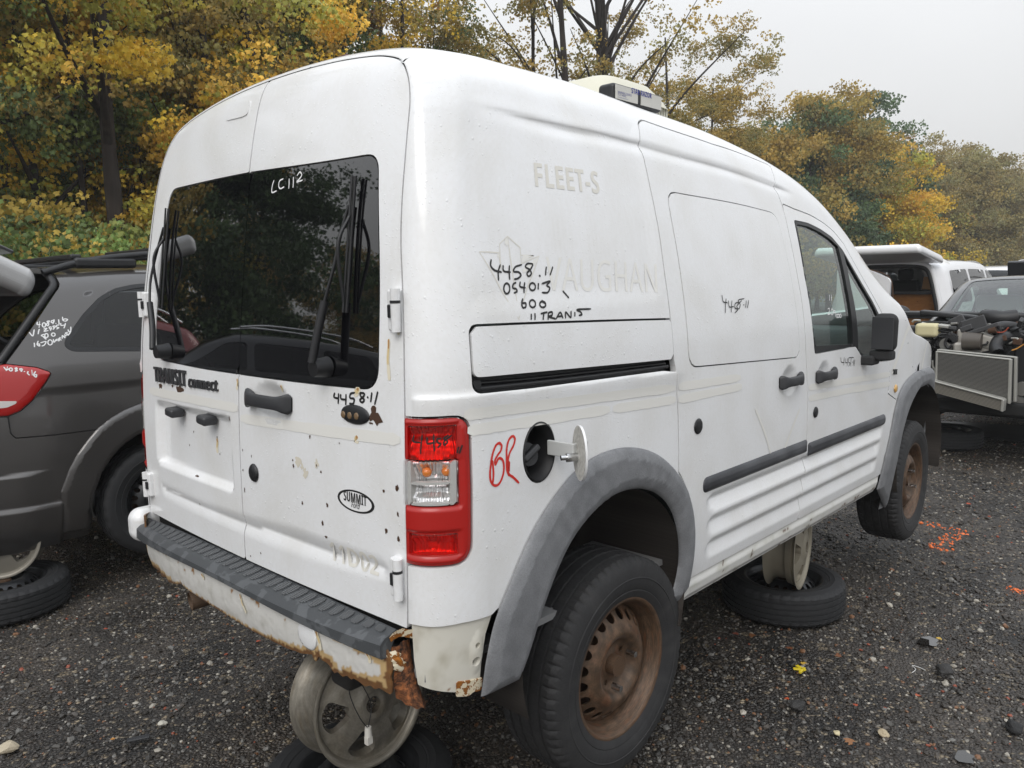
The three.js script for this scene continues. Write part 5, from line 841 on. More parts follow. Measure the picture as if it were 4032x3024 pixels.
// left: dense wall of yellow and green
for (const [c, z, p, o] of [
  [266, -9.1, 'gold', { h: 12, r: 2.4, low: 4.0, tr: .14, clumps: 60 }], [390, -12, 'gold', { h: 9, r: 2.4, low: 2, tr: .11, clumps: 62 }], [215, -11.4, 'gold', { h: 8.5, r: 2.2, low: 2.4, tr: .1, clumps: 55 }], [300, -12.5, 'gold', { h: 12, r: 2.6, low: 2.2, tr: .12, clumps: 60 }], [120, -10, 'green', { h: 12, r: 1.5, low: 4.5, tr: .08, clumps: 20, limbs: 5 }], [590, -9.8, 'olive', { h: 13, r: 1.6, low: 4.6, tr: .12, clumps: 24, limbs: 6, lean: .06 }], [490, -9.9, 'gold', { h: 12, r: 1.8, low: 4.2, tr: .10, clumps: 40, limbs: 6 }], [6, -9.3, 'olive', { h: 12, r: 1.4, low: 5, tr: .13, clumps: 16, limbs: 5, lean: .05 }], [60, -11.2, 'green', { h: 5, r: 2.2, low: 1.0, tr: .08, clumps: 60 }], [10, -12, 'green', { h: 12, r: 2.6, low: 3, tr: .16, lean: -.05 }], [150, -14.5, 'green', { h: 13, r: 3, low: 1.8, tr: .16, clumps: 130 }],
  [420, -11.3, 'gold', { h: 12, r: 2.5, low: 1.8, tr: .13, clumps: 66 }], [540, -12.5, 'gold', { h: 13, r: 2.6, low: 2, tr: .17 }], [480, -15, 'green', { h: 14, r: 3, low: 2, tr: .2, clumps: 130 }], [640, -11.5, 'rust', { h: 12, r: 2.3, low: 2, tr: .12, clumps: 60 }], [700, -14, 'green', { h: 13, r: 2.8, low: 2, tr: .17, clumps: 110 }], [770, -12.5, 'rust', { h: 12, r: 2.2, low: 2, tr: .13, clumps: 60 }], [830, -15, 'spruce', { h: 13, r: 2.4, low: 2, tr: .16 }], [330, -16, 'green', { h: 14, r: 3, low: 2, tr: .2, clumps: 130 }], [600, -17.5, 'green', { h: 14, r: 3.2, low: 2, tr: .2, clumps: 140 }], [20, -16, 'green', { h: 14, r: 3.2, low: 2, tr: .2, clumps: 140 }], [780, -18, 'olive', { h: 14, r: 3.2, low: 2, tr: .2, clumps: 130 }], [230, -18.5, 'green', { h: 15, r: 3.4, low: 2, tr: .2, clumps: 150 }], [430, -20, 'gold', { h: 15, r: 3.6, low: 2, tr: .2, clumps: 150, far: true }], [90, -20, 'green', { h: 15, r: 3.6, low: 2, tr: .2, clumps: 150, far: true }], [640, -22, 'olive', { h: 15, r: 3.6, low: 2, tr: .2, clumps: 150, far: true }], [280, -23, 'green', { h: 15, r: 3.8, low: 1.5, tr: .2, clumps: 160, far: true }], [520, -24, 'green', { h: 15, r: 3.8, low: 1.5, tr: .2, clumps: 160, far: true }],
  [170, -9.6, 'lime', { h: 2.5, r: 1.6, low: .5, tr: .04, clumps: 55, limbs: 5 }], [330, -10.2, 'gold', { h: 4.2, r: 1.6, low: .8, tr: .05, clumps: 50, limbs: 5 }], [40, -9.7, 'lime', { h: 2.6, r: 1.7, low: .5, tr: .04, clumps: 55, limbs: 5 }], [470, -10.6, 'gold', { h: 4.5, r: 1.7, low: .8, tr: .05, clumps: 50, limbs: 5 }]]) T(c, z, p, o, o.h < 7 ? 'under the tall trees behind the grey SUV' : W1);
for (const [c, z, lean] of [[40, -10.4, .03], [100, -12.2, -.04], [150, -10.8, .05], [205, -9.9, -.07], [335, -10.6, .02], [385, -11.8, .05], [440, -10.2, -.03], [530, -10.9, .06], [560, -12.6, -.02], [640, -10.3, .04], [690, -11.4, -.05], [735, -10.5, .05], [790, -11.2, -.03], [845, -12, .04]]) T(c, z, ['green', 'gold', 'olive'][c % 3], { h: 13, r: 1.5, low: 4.4, tr: .05 + (c % 5) * .014, clumps: 22, limbs: 8, lean, dens: .8, rise: [.5, 1.3] }, 'with a bare slim trunk behind the grey SUV');
// middle: tall half-bare tree and its neighbours
for (const [c, z, p, o] of [
  [870, -11, 'rust', { h: 9.5, r: 1.6, low: 3, tr: .10, clumps: 34, dens: .5 }], [980, -13, 'olive', { h: 8.6, r: 2.0, low: 2, tr: .14, clumps: 50, dens: .6, stems: 2, rise: [.6, 1.4] }], [1080, -16, 'olive', { h: 8.4, r: 2.8, low: 2, tr: .12, clumps: 150, dens: 1, far: true }], [1160, -17, 'olive', { h: 8.4, r: 2.8, low: 2, tr: .14, clumps: 110, dens: .8, far: true }],
  [1225, -11, 'olive', { h: 15, r: 3.0, low: 3, tr: .15, clumps: 34, dens: .45, stems: 1, limbs: 9, sparse: .9, rise: [.9, 1.8] }], [1320, -11.6, 'olive', { h: 15, r: 3.6, low: 3, tr: .18, clumps: 40, dens: .5, stems: 4, limbs: 10, sparse: .9, rise: [.9, 1.9] }], [1165, -12, 'olive', { h: 11, r: 2.4, low: 3, tr: .12, clumps: 30, dens: .5, limbs: 9, sparse: .9, lean: .12, rise: [.8, 1.6] }], [1450, -12.0, 'olive', { h: 10.4, r: 3.0, low: 2.5, tr: .15, clumps: 120, dens: .7, sparse: .75, limbs: 14 }], [1540, -12.6, 'olive', { h: 9.4, r: 2.6, low: 2.5, tr: .14, clumps: 120, dens: .8, sparse: .7, limbs: 14 }], [1290, -19, 'olive', { h: 9, r: 3, low: 2, tr: .14, clumps: 90, dens: .7, far: true }], [1420, -20, 'spruce', { h: 9.5, r: 3, low: 2, tr: .14, clumps: 110, far: true }], [1560, -19, 'olive', { h: 10, r: 3, low: 2, tr: .14, clumps: 120, far: true }]]) T(c, z, p, o, W2);
// right: treeline running away
for (const [c, z, p, o] of [
  [1640, -12, 'olive', { h: 7.4, r: 2.6, low: 1.2, clumps: 110 }], [1690, -14, 'spruce', { h: 8.6, r: 2.8, low: 1.2, clumps: 130 }], [1745, -12, 'spruce', { h: 8.7, r: 2.6, low: 1.2, clumps: 130 }], [1790, -11.5, 'olive', { h: 9.6, r: 2.8, low: 1.0, clumps: 150, lean: .1 }], [1765, -15, 'lime', { h: 10.1, r: 2.4, low: 1.2, clumps: 90 }], [1850, -13.5, 'spruce', { h: 10.8, r: 3.0, low: 1.0, clumps: 150 }], [1870, -11, 'gold', { h: 7.6, r: 2.8, low: .6, clumps: 150 }], [1930, -13, 'orange', { h: 9.6, r: 2.8, low: .8, clumps: 140 }], [1900, -10.5, 'gold', { h: 5.5, r: 2.6, low: .4, clumps: 120 }], [1985, -11.5, 'dusty', { h: 8.9, r: 2.8, low: .8, clumps: 140 }], [2035, -12.5, 'dusty', { h: 9.7, r: 3.0, low: .8, clumps: 130 }], [2075, -10.5, 'dusty', { h: 8.6, r: 3.0, low: .8, clumps: 130 }], [2110, -12, 'dusty', { h: 9.4, r: 3.2, low: .8, clumps: 130 }], [2150, -10.5, 'dusty', { h: 8.9, r: 3.2, low: .8, clumps: 130 }], [2185, -11.5, 'olive', { h: 9.4, r: 3.4, low: .8, clumps: 130 }], [2225, -10.5, 'dusty', { h: 9.2, r: 3.6, low: .8, clumps: 130 }], [1960, -16, 'dusty', { h: 9.2, r: 3.2, low: .8, clumps: 130 }], [2060, -16, 'olive', { h: 9.7, r: 3.4, low: .8, clumps: 140 }], [1820, -17, 'olive', { h: 9.2, r: 3.2, low: .8, clumps: 130 }], [2140, -17, 'dusty', { h: 10.1, r: 3.6, low: .8, clumps: 140 }], [1720, -18, 'olive', { h: 8.4, r: 3.2, low: .8, clumps: 130 }]]) T(c, z, p, { far: true, tr: .14, leafScale: 1.15, ...o }, W3);
// woods going on to the left of the frame, seen only as reflections in the dark glass and the paint
for (let i = 0; i < 10; i++) { const x = i < 4 ? -1.2 - i * 1.5 : -6 - (i - 4) * 3.4; tree('leafy_tree', 'tree with mixed autumn leaves ' + W4, x, i < 4 ? -10.8 - (i % 3) * 1.6 : -24 - (i % 2) * 3, { h: i < 3 ? 11 : i < 4 ? 6.5 : 8, r: 2.6, low: 1.0, pal: ['olive', 'green', 'olive', 'spruce'][i % 4], clumps: 130, far: true, tr: .15, group: 'woods beside the yard' }); }
// ---------------------------------------------------------------- other vehicles
const tint = new THREE.MeshPhysicalMaterial({ color: lin(.10, .11, .11), roughness: .03, transmission: 1, thickness: 0, ior: 1.5 });
const paint = (r, g, b, ro = .32) => new THREE.MeshPhysicalMaterial({ color: lin(r, g, b), roughness: ro, metalness: .1, clearcoat: .9, clearcoatRoughness: .08, bumpMap: drops, bumpScale: .0006 });
// body skin over (u from the rear bumper forward, s up the side and over): section at mid-length, roof profile along the length
function carSkin({ sec, roof, belt, H, L, rear = .25, front = .35 }) {
  const S = spline(sec), top = table(roof), zIn = x => 1 - .16 * (1 - ss(0, rear * 2, x)) ** 2 - .22 * ss(L - front * 2.2, L, x) ** 2;
  const f = (u, s) => {
    let sg = 1; if (s > S.L) { s = 2 * S.L - s; sg = -1; }
    let [z, y] = S.at(s); const t = top(u), k = Math.max(.0, (t - belt) / (H - belt)); if (y > belt) y = belt + (y - belt) * k; const r = .05, d = y - t; if (d > -.2) y = t - r * Math.log(1 + Math.exp(-d / r));
    return [u, y, sg * z * zIn(u)];
  };
  const sOf = y => { let b = 9, q = 0; for (let i = 0; i <= 300; i++) { const p = S.at(S.L * i / 300); if (Math.abs(p[1] - y) < b) { b = Math.abs(p[1] - y); q = S.L * i / 300; } } return q; };
  return { f, SC: S.L, sOf, flip: normalAt(f, L * .5, sOf(.6))[2] > 0 ? 1 : -1 };
}
const wheelG = tyreGeo(.33, .205, .205, { nT: 120 });
function plainWheel(parent, x, y, z, turn, kind = 'alloy', mat = alloy) { const g = new THREE.Group(); g.name = 'wheel'; g.position.set(x, y, z); g.rotation.y = turn; parent.add(g); add('tyre', wheelG, rubber, g); (kind === 'alloy' ? alloyWheel : (p, r, w, m) => steelWheel(p, r, w, m, [0, 1, 2, 3, 4]))(g, .205, .205, mat); return g; }
const mirS = (k, pts) => pts.map(p => [p[0], 2 * k.SC - p[1]]).reverse();

// grey SUV beside the van: rear quarter in view, tailgate open
{
  const OX = -.30, OY = .20, OZ = -3.27, suv = thing('parked_suv', 'dark grey SUV with its tailgate open, white writing on its rear pillar', 'suv', [OX, OY, OZ]);
  const K = carSkin({ L: 4.85, H: 1.70, belt: 1.06, sec: [[.74, .10], [.83, .24], [.885, .40], [.912, .58], [.918, .76], [.908, .92], [.888, 1.06], [.845, 1.20], [.795, 1.34], [.745, 1.47], [.700, 1.56], [.640, 1.62], [.52, 1.66], [.3, 1.69], [0, 1.70]], roof: [[-.2, 1.58], [.2, 1.63], [.5, 1.66], [1.2, 1.70], [2.2, 1.70], [2.9, 1.62], [3.3, 1.42], [3.75, 1.12], [4.0, 1.05], [4.5, .98], [4.85, .78]], rear: .42 });
  const toV = p => [p[0] + OX, p[1] + OY - LIFT, p[2] + OZ], vf = (a, b) => toV(K.f(a, b)), pm = pixelMap(vf, -.05, 2.2, 0, K.SC, 90, 110), S_ = pts => pts.map(p => pm(p[0], p[1]));
  const k1 = crop(0, 900, 2.7645), k2 = crop(0, 1500, 1.8435), fl = K.flip, grey = new THREE.MeshPhysicalMaterial({ color: lin(.072, .068, .066), roughness: .3, metalness: .35, clearcoat: 1, clearcoatRoughness: .05, bumpMap: drops, bumpScale: .0005 }), greyLow = grey;
  const inn = S_(k2([[650, 1075], [668, 960], [690, 800], [740, 660], [820, 540], [900, 460], [1000, 390]])), out = S_(k2([[440, 1100], [440, 800], [500, 640], [560, 530], [640, 420], [700, 350], [800, 270], [900, 210], [1050, 150]]));
  const hub = inn[0][0] + .375, ring = (a, top) => { const q = a.filter(p => p[0] < hub - .03); return q.concat([[hub, Math.max(...q.map(p => p[1])) + top]], q.slice().reverse().map(p => [2 * hub - p[0], p[1]])); };
  const archP = ring(inn, .02), flP = ring(out, .015), F2 = 2.89, move = (p, d) => p.map(q => [q[0] + d, q[1]]);
  const low = p => poly(p.map((q, i) => i === 0 || i === p.length - 1 ? [q[0], -.3] : q)), lowP = p => p.map((q, i) => i === 0 || i === p.length - 1 ? [q[0], -.3] : q);
  const lamp = S_(k1([[2, 1482], [60, 1472], [400, 1510], [548, 1560], [553, 1585]])).concat(S_(k2([[335, 10], [240, 140], [150, 220], [60, 258], [2, 262]]))); const lampPts = lamp.concat([[-.06, lamp[lamp.length - 1][1] + .01], [-.06, lamp[0][1]]]);
  const gateEdge = S_(k1([[545, 462], [600, 520], [645, 600], [635, 650], [600, 695], [62, 1462]]));
  const gateHole = gateEdge.concat([[-.2, gateEdge[5][1]], [-.2, K.SC], [gateEdge[0][0] - .03, K.SC]]);
  const win = fillet(S_(k1([[700, 1262], [720, 1200], [900, 940], [1080, 752], [1250, 655], [1450, 612], [1560, 602]])).concat([[1.30, K.sOf(1.50)], [1.34, K.sOf(1.10)]], S_(k1([[1560, 1332], [810, 1337], [740, 1310]]))), .02);
  const doorW = (u0, u1, u2, u3) => fillet([[u0, K.sOf(1.09)], [u1, K.sOf(1.09)], [u2, K.sOf(1.50)], [u3, K.sOf(1.50)]], .05), w2 = doorW(1.42, 2.28, 2.28, 1.40), w3 = doorW(2.38, 3.42, 2.78, 2.36);
  const shield = fillet([[2.86, K.sOf(1.61)], [3.74, K.sOf(1.59)], [3.74, 2 * K.SC - K.sOf(1.59)], [2.86, 2 * K.SC - K.sOf(1.61)]], .05);
  const seam = S_(k2([[2, 262], [58, 262], [68, 330], [78, 385], [115, 417], [400, 393], [690, 356]])), seamB = seam.concat([[hub, seam[6][1]], [hub, .02], [-.12, .02], [-.12, seam[0][1]]]);
  const relS = (a, b) => { const c = b - K.sOf(.98); return -.010 * Math.exp(-((c / .03) ** 2)) * 0 - .012 * ss(.02, -.02, c); };
  const R = (a, b) => { const p = K.f(a, b), bb = b > K.SC ? 2 * K.SC - b : b, h = relS(a, bb); const n = normalAt(K.f, a, b, fl); return [p[0] + n[0] * h, p[1] + n[1] * h, p[2] + n[2] * h]; };
  const holes = [poly(lampPts), poly(gateHole), poly(win), poly(w2), poly(w3), poly(shield), low(archP), low(move(archP, F2)), poly(seamB), ...[lampPts, gateHole, win, w2, w3, lowP(archP), lowP(move(archP, F2)), seamB].map(p => poly(mirS(K, p)))];
  add('body_shell', sheet({ surf: R, box: [0, 4.85, K.sOf(.22), 2 * K.SC - K.sOf(.22)], outline: poly([[.001, K.sOf(.22)], [4.84, K.sOf(.22)], [4.84, 2 * K.SC - K.sOf(.22)], [.001, 2 * K.SC - K.sOf(.22)]]), holes, grid: .02, gap: .0025, flange: .03, flip: fl }), grey, suv);
  const ledge1 = S_(k2([[2, 690], [330, 637]])), ledge2 = S_(k2([[20, 925], [475, 852]])), ld = (L, a, b) => { const t = Math.min(1, Math.max(0, (a - L[0][0]) / (L[1][0] - L[0][0]))); return L[0][1] + (L[1][1] - L[0][1]) * t - b; };
  for (const m of [0, 1]) add('rear_bumper', sheet({ surf: K.f, outline: m ? poly(mirS(K, seamB)) : poly(seamB), holes: m ? [poly(mirS(K, lowP(archP)))] : [low(archP)], grid: m ? .03 : .012, gap: .0025, flange: .03, flip: fl, disp: (a, b) => { const q = m ? 2 * K.SC - b : b; return .016 * ss(0, .022, ld(ledge1, a, q)) * (1 - ss(ledge1[1][0] - .12, ledge1[1][0] + .05, a)) + .020 * ss(0, .028, ld(ledge2, a, q)) * (1 - ss(ledge2[1][0] - .02, ledge2[1][0] + .01, a)); } }), grey, suv);
  for (const [o, i] of [[flP, archP], [move(flP, F2), move(archP, F2)]]) for (const m of [0, 1]) { const P2 = o.concat(i.slice().reverse()); add('wheel_arch_flare', sheet({ surf: K.f, outline: m ? poly(mirS(K, P2)) : poly(P2), grid: m ? .03 : .011, flange: .06, flip: fl, off: .003, disp: (a, b, d) => .020 * Math.sqrt(Math.max(0, Math.min(1, d / .03))) }), grey, suv); }
  for (const [w, n] of [[win, 'quarter_window'], [w2, 'side_window'], [w3, 'side_window']]) for (const m of [0, 1]) { const o = m ? mirS(K, w) : w; add(n, sheet({ surf: K.f, outline: poly(o), gap: .001, grid: .05, flange: 0, flip: fl, off: -.004 }), tint, suv); add('window_seal', sheet({ surf: K.f, outline: poly(o), holes: [(f => { const h = (a, b) => f(a, b) + .022; return h; })(poly(o))], gap: -.001, grid: .015, flange: .006, flip: fl, off: .001 }), M.black, suv); }
  add('windshield', sheet({ surf: K.f, outline: poly(shield), gap: -.003, grid: .08, flange: 0, flip: fl, off: -.004 }), M.glass, suv);
  const tl = add('tail_light', sheet({ surf: K.f, outline: poly(lampPts), gap: .003, grid: .012, flange: .02, flip: fl, off: .003, disp: (a, b, d) => .012 * Math.sqrt(Math.max(0, Math.min(1, d / .04))) }), new THREE.MeshPhysicalMaterial({ color: lin(.36, .006, .005), roughness: .25, clearcoat: .6, clearcoatRoughness: .04 }), suv);
  add('tail_light', sheet({ surf: K.f, outline: poly(mirS(K, lampPts)), gap: .003, grid: .03, flange: .02, flip: fl, off: .003 }), tl.material, suv);
  const rv = S_(k2([[0, 146], [125, 146], [120, 163], [55, 192], [0, 198]])); add('reverse_lens', sheet({ surf: K.f, outline: poly(fillet(rv.concat([[-.05, rv[4][1]], [-.05, rv[0][1]]]), .01)), grid: .01, flange: .004, flip: fl, off: .0165 }), M.plastic(lin(.55, .52, .50), .15), tl);
  const wr = (k, st, w, par, off) => add('chalk_writing', ink(R, st.map(s => S_(k(s))), w, { flip: fl, off }), M.whiteInk, par);
  wr(k1, [[[408, 1018], [405, 1045], [440, 1045]], [[432, 1012], [425, 1080]], loop(478, 1050, 18, 24), [[540, 1005], [512, 1012], [530, 1035], [520, 1060], [505, 1045], [540, 1010]], [[585, 1000], [560, 1005], [560, 1025], [585, 1020], [588, 990], [575, 1040]], dot(605, 1030, 3), [[637, 990], [640, 1015], [643, 1042]], [[680, 962], [685, 1000], [715, 1008], [735, 990], [700, 985], [680, 1000]], [[318, 1130], [355, 1170], [372, 1100]], [[428, 1095], [420, 1120], [415, 1150]], [[475, 1095], [510, 1085], [480, 1120], [525, 1110]], [[560, 1070], [535, 1075], [545, 1095], [560, 1080], [548, 1112]], [[600, 1060], [575, 1065], [590, 1085], [575, 1100], [605, 1065]], [[645, 1050], [615, 1055], [620, 1075], [640, 1080], [615, 1095]], [[660, 1030], [665, 1055], [705, 1050]], [[712, 1030], [705, 1060], [695, 1085]], [[480, 1150], [450, 1165], [490, 1185], [500, 1205], [470, 1180]], loop(505, 1165, 18, 22), loop(580, 1155, 20, 18), [[372, 1245], [375, 1265], [375, 1290]], [[415, 1225], [405, 1265], [430, 1280], [425, 1255], [408, 1262]], [[440, 1245], [500, 1230], [480, 1270], [455, 1280]], loop(545, 1240, 24, 28), [[580, 1205], [588, 1240], [615, 1205], [620, 1225]], [[630, 1200], [640, 1225], [655, 1185], [640, 1205], [670, 1215]], [[675, 1200], [680, 1165], [705, 1190], [705, 1150]], [[735, 1130], [710, 1140], [735, 1150], [715, 1165]], [[740, 1100], [750, 1125], [765, 1120]], [[770, 1070], [768, 1120], [740, 1165]]], .0058, suv, .0015);
  wr(k1, [[[45, 1515], [75, 1545], [100, 1530]], [[85, 1510], [70, 1555]], loop(120, 1540, 16, 16), [[185, 1520], [165, 1530], [190, 1550], [170, 1560], [190, 1525]], [[240, 1530], [215, 1535], [230, 1550], [245, 1535], [230, 1565]], dot(265, 1560, 2), [[305, 1560], [300, 1580], [320, 1600]], [[345, 1545], [350, 1600]], [[385, 1560], [365, 1600], [390, 1620], [395, 1595], [370, 1600]]], .006, tl, .0165);
  // roof rails and bars
  for (const sg of [1, -1]) { const z = sg * .63; add('roof_rail', [tube([[.62, 1.60, z], [.80, 1.655, z], [1.1, 1.70, z], [1.7, 1.735, z], [2.4, 1.72, z], [2.75, 1.64, z]], .020, 8, 40), boxAt(.34, .06, .05, .95, 1.655, z, .02), boxAt(.14, .09, .07, 1.42, 1.695, z, .02), boxAt(.3, .08, .05, 2.6, 1.64, z, .02)], M.black, suv); }
  for (const x of [.80, 1.42, 2.3]) add('cross_bar', boxAt(.06, .03, 1.24, x, x > 1 ? 1.755 : 1.69, 0, .012), M.black, suv);
  // open tailgate
  const gt = new THREE.Group(); gt.name = 'tailgate'; gt.position.set(.60, 1.60, 0); gt.rotation.z = -Math.PI + Math.PI - .48; suv.add(gt);
  const gg = new RoundedBoxGeometry(1.08, .15, 1.56, 5, .06), gp = gg.attributes.position; for (let i = 0; i < gp.count; i++) { const t = (gp.getX(i) + .54) / 1.08; gp.setZ(i, gp.getZ(i) * (1.06 - .14 * t)); gp.setY(i, gp.getY(i) - .10 * (2 * t - 1) ** 2); } gg.computeVertexNormals();
  add('gate_panel', gg.translate(-.54, 0, 0), paint(.42, .42, .42, .4), gt); add('gate_glass', boxAt(.42, .02, 1.1, -.34, .06, 0, .008), M.privacy, gt);
  for (const sg of [1, -1]) add('gas_strut', tube([[.42, 1.22, sg * .68], [.12, 1.45, sg * .68], [-.05, 1.58, sg * .66]], .012, 8), M.black, suv);
  add('gate_frame', [tube(gateEdge.map(p => { const q = K.f(p[0], p[1]); return [q[0] - .02, q[1], q[2] - .03]; }), .022, 8), tube(gateEdge.map(p => { const q = K.f(p[0], p[1]); return [q[0] - .02, q[1], -q[2] + .03]; }), .022, 8)], M.black, suv);
  add('cabin', [boxAt(4.2, .04, 1.6, 2.4, .36, 0), boxAt(.12, .62, 1.3, 1.35, .95, 0, .05), boxAt(.12, .62, 1.3, 2.3, .95, 0, .05), boxAt(.5, .2, 1.4, 3.5, .95, 0, .05), boxAt(.5, .34, 1.35, .5, .55, 0, .05)], M.blackMatt, suv);
  add('underbody', boxAt(4.3, .10, 1.5, 2.4, .26, 0, .03), M.dark, suv);
  const lm = linerM; for (const dx of [0, F2]) for (const sg of [1, -1]) { const arc = []; for (let i = 0; i <= 24; i++) { const t = -.3 + (Math.PI + .6) * i / 24; arc.push([hub + dx + .395 * Math.cos(t), .36 + .39 * Math.sin(t)]); } const p = [], id = []; arc.forEach((a, i) => { p.push(a[0], a[1], sg * .90, a[0], a[1], sg * .52); if (i) { const k = 2 * i; id.push(k - 2, k, k - 1, k - 1, k, k + 1); } }); const c = p.length / 3; p.push(hub + dx, .36, sg * .52); for (let i = 1; i < arc.length; i++) id.push(c, 2 * i - 1, 2 * i + 1); const h = new THREE.BufferGeometry(); h.setAttribute('position', new THREE.Float32BufferAttribute(p, 3)); h.setIndex(id); h.computeVertexNormals(); add('wheel_house', h, dbl(M.dark), suv); plainWheel(suv, hub + dx, .27, sg * .80, sg > 0 ? 0 : Math.PI, 'steel', steelBlack); }
  add('tailpipe', new THREE.CylinderGeometry(.03, .03, .2, 14).rotateZ(Math.PI / 2).translate(.05, .22, -.4), M.rust, suv);
}
// ---------------------------------------------------------------- loose wheels that prop the vehicles up
const lieDown = (o, x, y, z, turn = 0) => { o.position.set(x, y, z); o.rotation.set(-Math.PI / 2, 0, turn); };
function looseTyre(label, x, z, w, kind, mat, group) { const o = thing('loose_wheel', label, 'wheel', [0, 0, 0], group); lieDown(o, x, w / 2 + .004, z, rr(0, 6)); add('tyre', tyreGeo(.305, .19, w, { nT: 150 }), rubber, o); if (kind === 'steel') steelWheel(o, .19, w, mat, []); else if (kind) alloyWheel(o, .19, w, mat); return o; }
function uprightRim(label, x, y, z, n, mat, w = .17, r = .2) { const o = thing('bare_rim', label, 'wheel rim', [x, y, z]); o.quaternion.setFromUnitVectors(V3(0, 0, 1), V3(...n).normalize()); alloyWheel(o, r, w, mat); return o; }
{
  const rp = (u, v, y) => { const q = pixOn(u, v, 'y', y - LIFT); return q; };
  const a = rp(1410, 3015, .17); looseTyre('worn tyre on a black steel wheel lying flat under the torn bumper end', a[0], a[2], .17, 'steel', steelBlack);
  const d = pixDir(1408, 2748), t = 2.56, c = [EYE.x + d.x * t, EYE.y + LIFT + d.y * t, EYE.z + d.z * t];
  uprightRim('dirty silver alloy rim standing on edge under the torn bumper end', c[0], .366, c[2], [-.06, .12, .95], alloy, .19, .190);
  const wire = thing('lamp_socket', 'white bulb socket dangling on two thin wires below the torn bumper', 'lamp socket'); const s0 = pixOn(1450, 2880, 'z', c[2] + .16), hg = [s0[0], s0[1] + LIFT, s0[2]];
  add('socket', [new THREE.CylinderGeometry(.010, .012, .03, 12).translate(...hg), boxAt(.022, .026, .018, hg[0], hg[1] - .028, hg[2], .003)], M.plastic(lin(.62, .60, .55), .6), wire);
  add('wire', [tube([[hg[0], hg[1] + .01, hg[2]], [hg[0] + .015, hg[1] + .08, hg[2]], [hg[0] - .02, hg[1] + .2, hg[2] - .02], [hg[0], hg[1] + .32, hg[2] - .03]], .0016, 5), tube([[hg[0], hg[1] + .01, hg[2]], [hg[0] - .03, hg[1] + .06, hg[2]], [hg[0] - .05, hg[1] + .16, hg[2] - .02], [hg[0], hg[1] + .32, hg[2] - .03]], .0016, 5)], M.black, wire);
  const b = rp(3083, 2262, .17); looseTyre('worn tyre on a black steel wheel lying flat under the van sill', b[0], b[2], .17, 'steel', steelBlack);
  const e = rp(3118, 2150, .37); uprightRim('tan stained alloy rim wedged upright between the sill and a flat wheel', e[0], .375, e[2] - .02, [.20, 0, .98], new THREE.MeshStandardMaterial({ color: lin(.30, .27, .21), roughness: .5, metalness: .3 }));
  const f = rp(20, 2275, .17); looseTyre('black tyre lying flat under the grey SUV tailgate', f[0], f[2], .17, 'steel', steelBlack);
  const g = pixOn(8, 2145, 'z', -2.66); uprightRim('brown stained alloy rim standing under the rear of the grey SUV', g[0], .372, g[2], [-.5, .05, .85], new THREE.MeshStandardMaterial({ color: lin(.28, .26, .22), roughness: .5, metalness: .4 }));
}
// ---------------------------------------------------------------- cars beyond the van
const sedanSec = [[.66, .12], [.78, .22], [.845, .34], [.868, .50], [.872, .64], [.858, .80], [.835, .92], [.77, 1.08], [.70, 1.24], [.63, 1.36], [.55, 1.41], [.40, 1.44], [.2, 1.46], [0, 1.465]];
function simpleCar(o, K, L, u1, wins, mat, glass, opt = {}) {   // shell with openings, glass, wheels; o is a group whose own x runs forward
  const hub = opt.hubs ?? [.85, 3.5], arch = h => { const p = []; for (let i = 0; i <= 14; i++) { const t = Math.PI * i / 14; p.push([h + .36 * Math.cos(t), K.sOf(.30) + .38 * Math.sin(t)]); } return [[h + .36, -.3]].concat(p, [[h - .36, -.3]]); };
  const A = hub.filter(h => h < u1 + .3).map(arch), all = wins.concat(A), u0 = opt.u0 ?? 0;
  add('body_shell', sheet({ surf: K.f, box: [u0, u1, K.sOf(.2), 2 * K.SC - K.sOf(.2)], outline: poly([[u0 + .002, K.sOf(.2)], [u1 - .002, K.sOf(.2)], [u1 - .002, 2 * K.SC - K.sOf(.2)], [u0 + .002, 2 * K.SC - K.sOf(.2)]]), holes: all.map(p => poly(p)).concat(all.filter(p => p.every(q => q[1] < K.SC - .02)).map(p => poly(mirS(K, p)))), grid: opt.grid ?? .035, gap: .001, flange: .04, flip: K.flip }), dbl(mat), o);
  for (const w of wins) { add('window_glass', sheet({ surf: K.f, outline: poly(w), grid: .08, flange: 0, flip: K.flip, off: -.004 }), glass, o); if (w.every(q => q[1] < K.SC - .02)) add('window_glass', sheet({ surf: K.f, outline: poly(mirS(K, w)), grid: .08, flange: 0, flip: K.flip, off: -.004 }), glass, o); }
  for (const h of hub) for (const sg of [1, -1]) plainWheel(o, h, opt.hubY ?? .30, sg * .73, sg > 0 ? 0 : Math.PI);
  add('underbody', [boxAt(L * .9, .12, 1.35, L * .5, .26, 0, .03), boxAt(Math.min(u1, L * .75) - .6, .04, 1.3, Math.min(u1, L * .75) / 2 + .2, .4, 0)], M.dark, o);
}
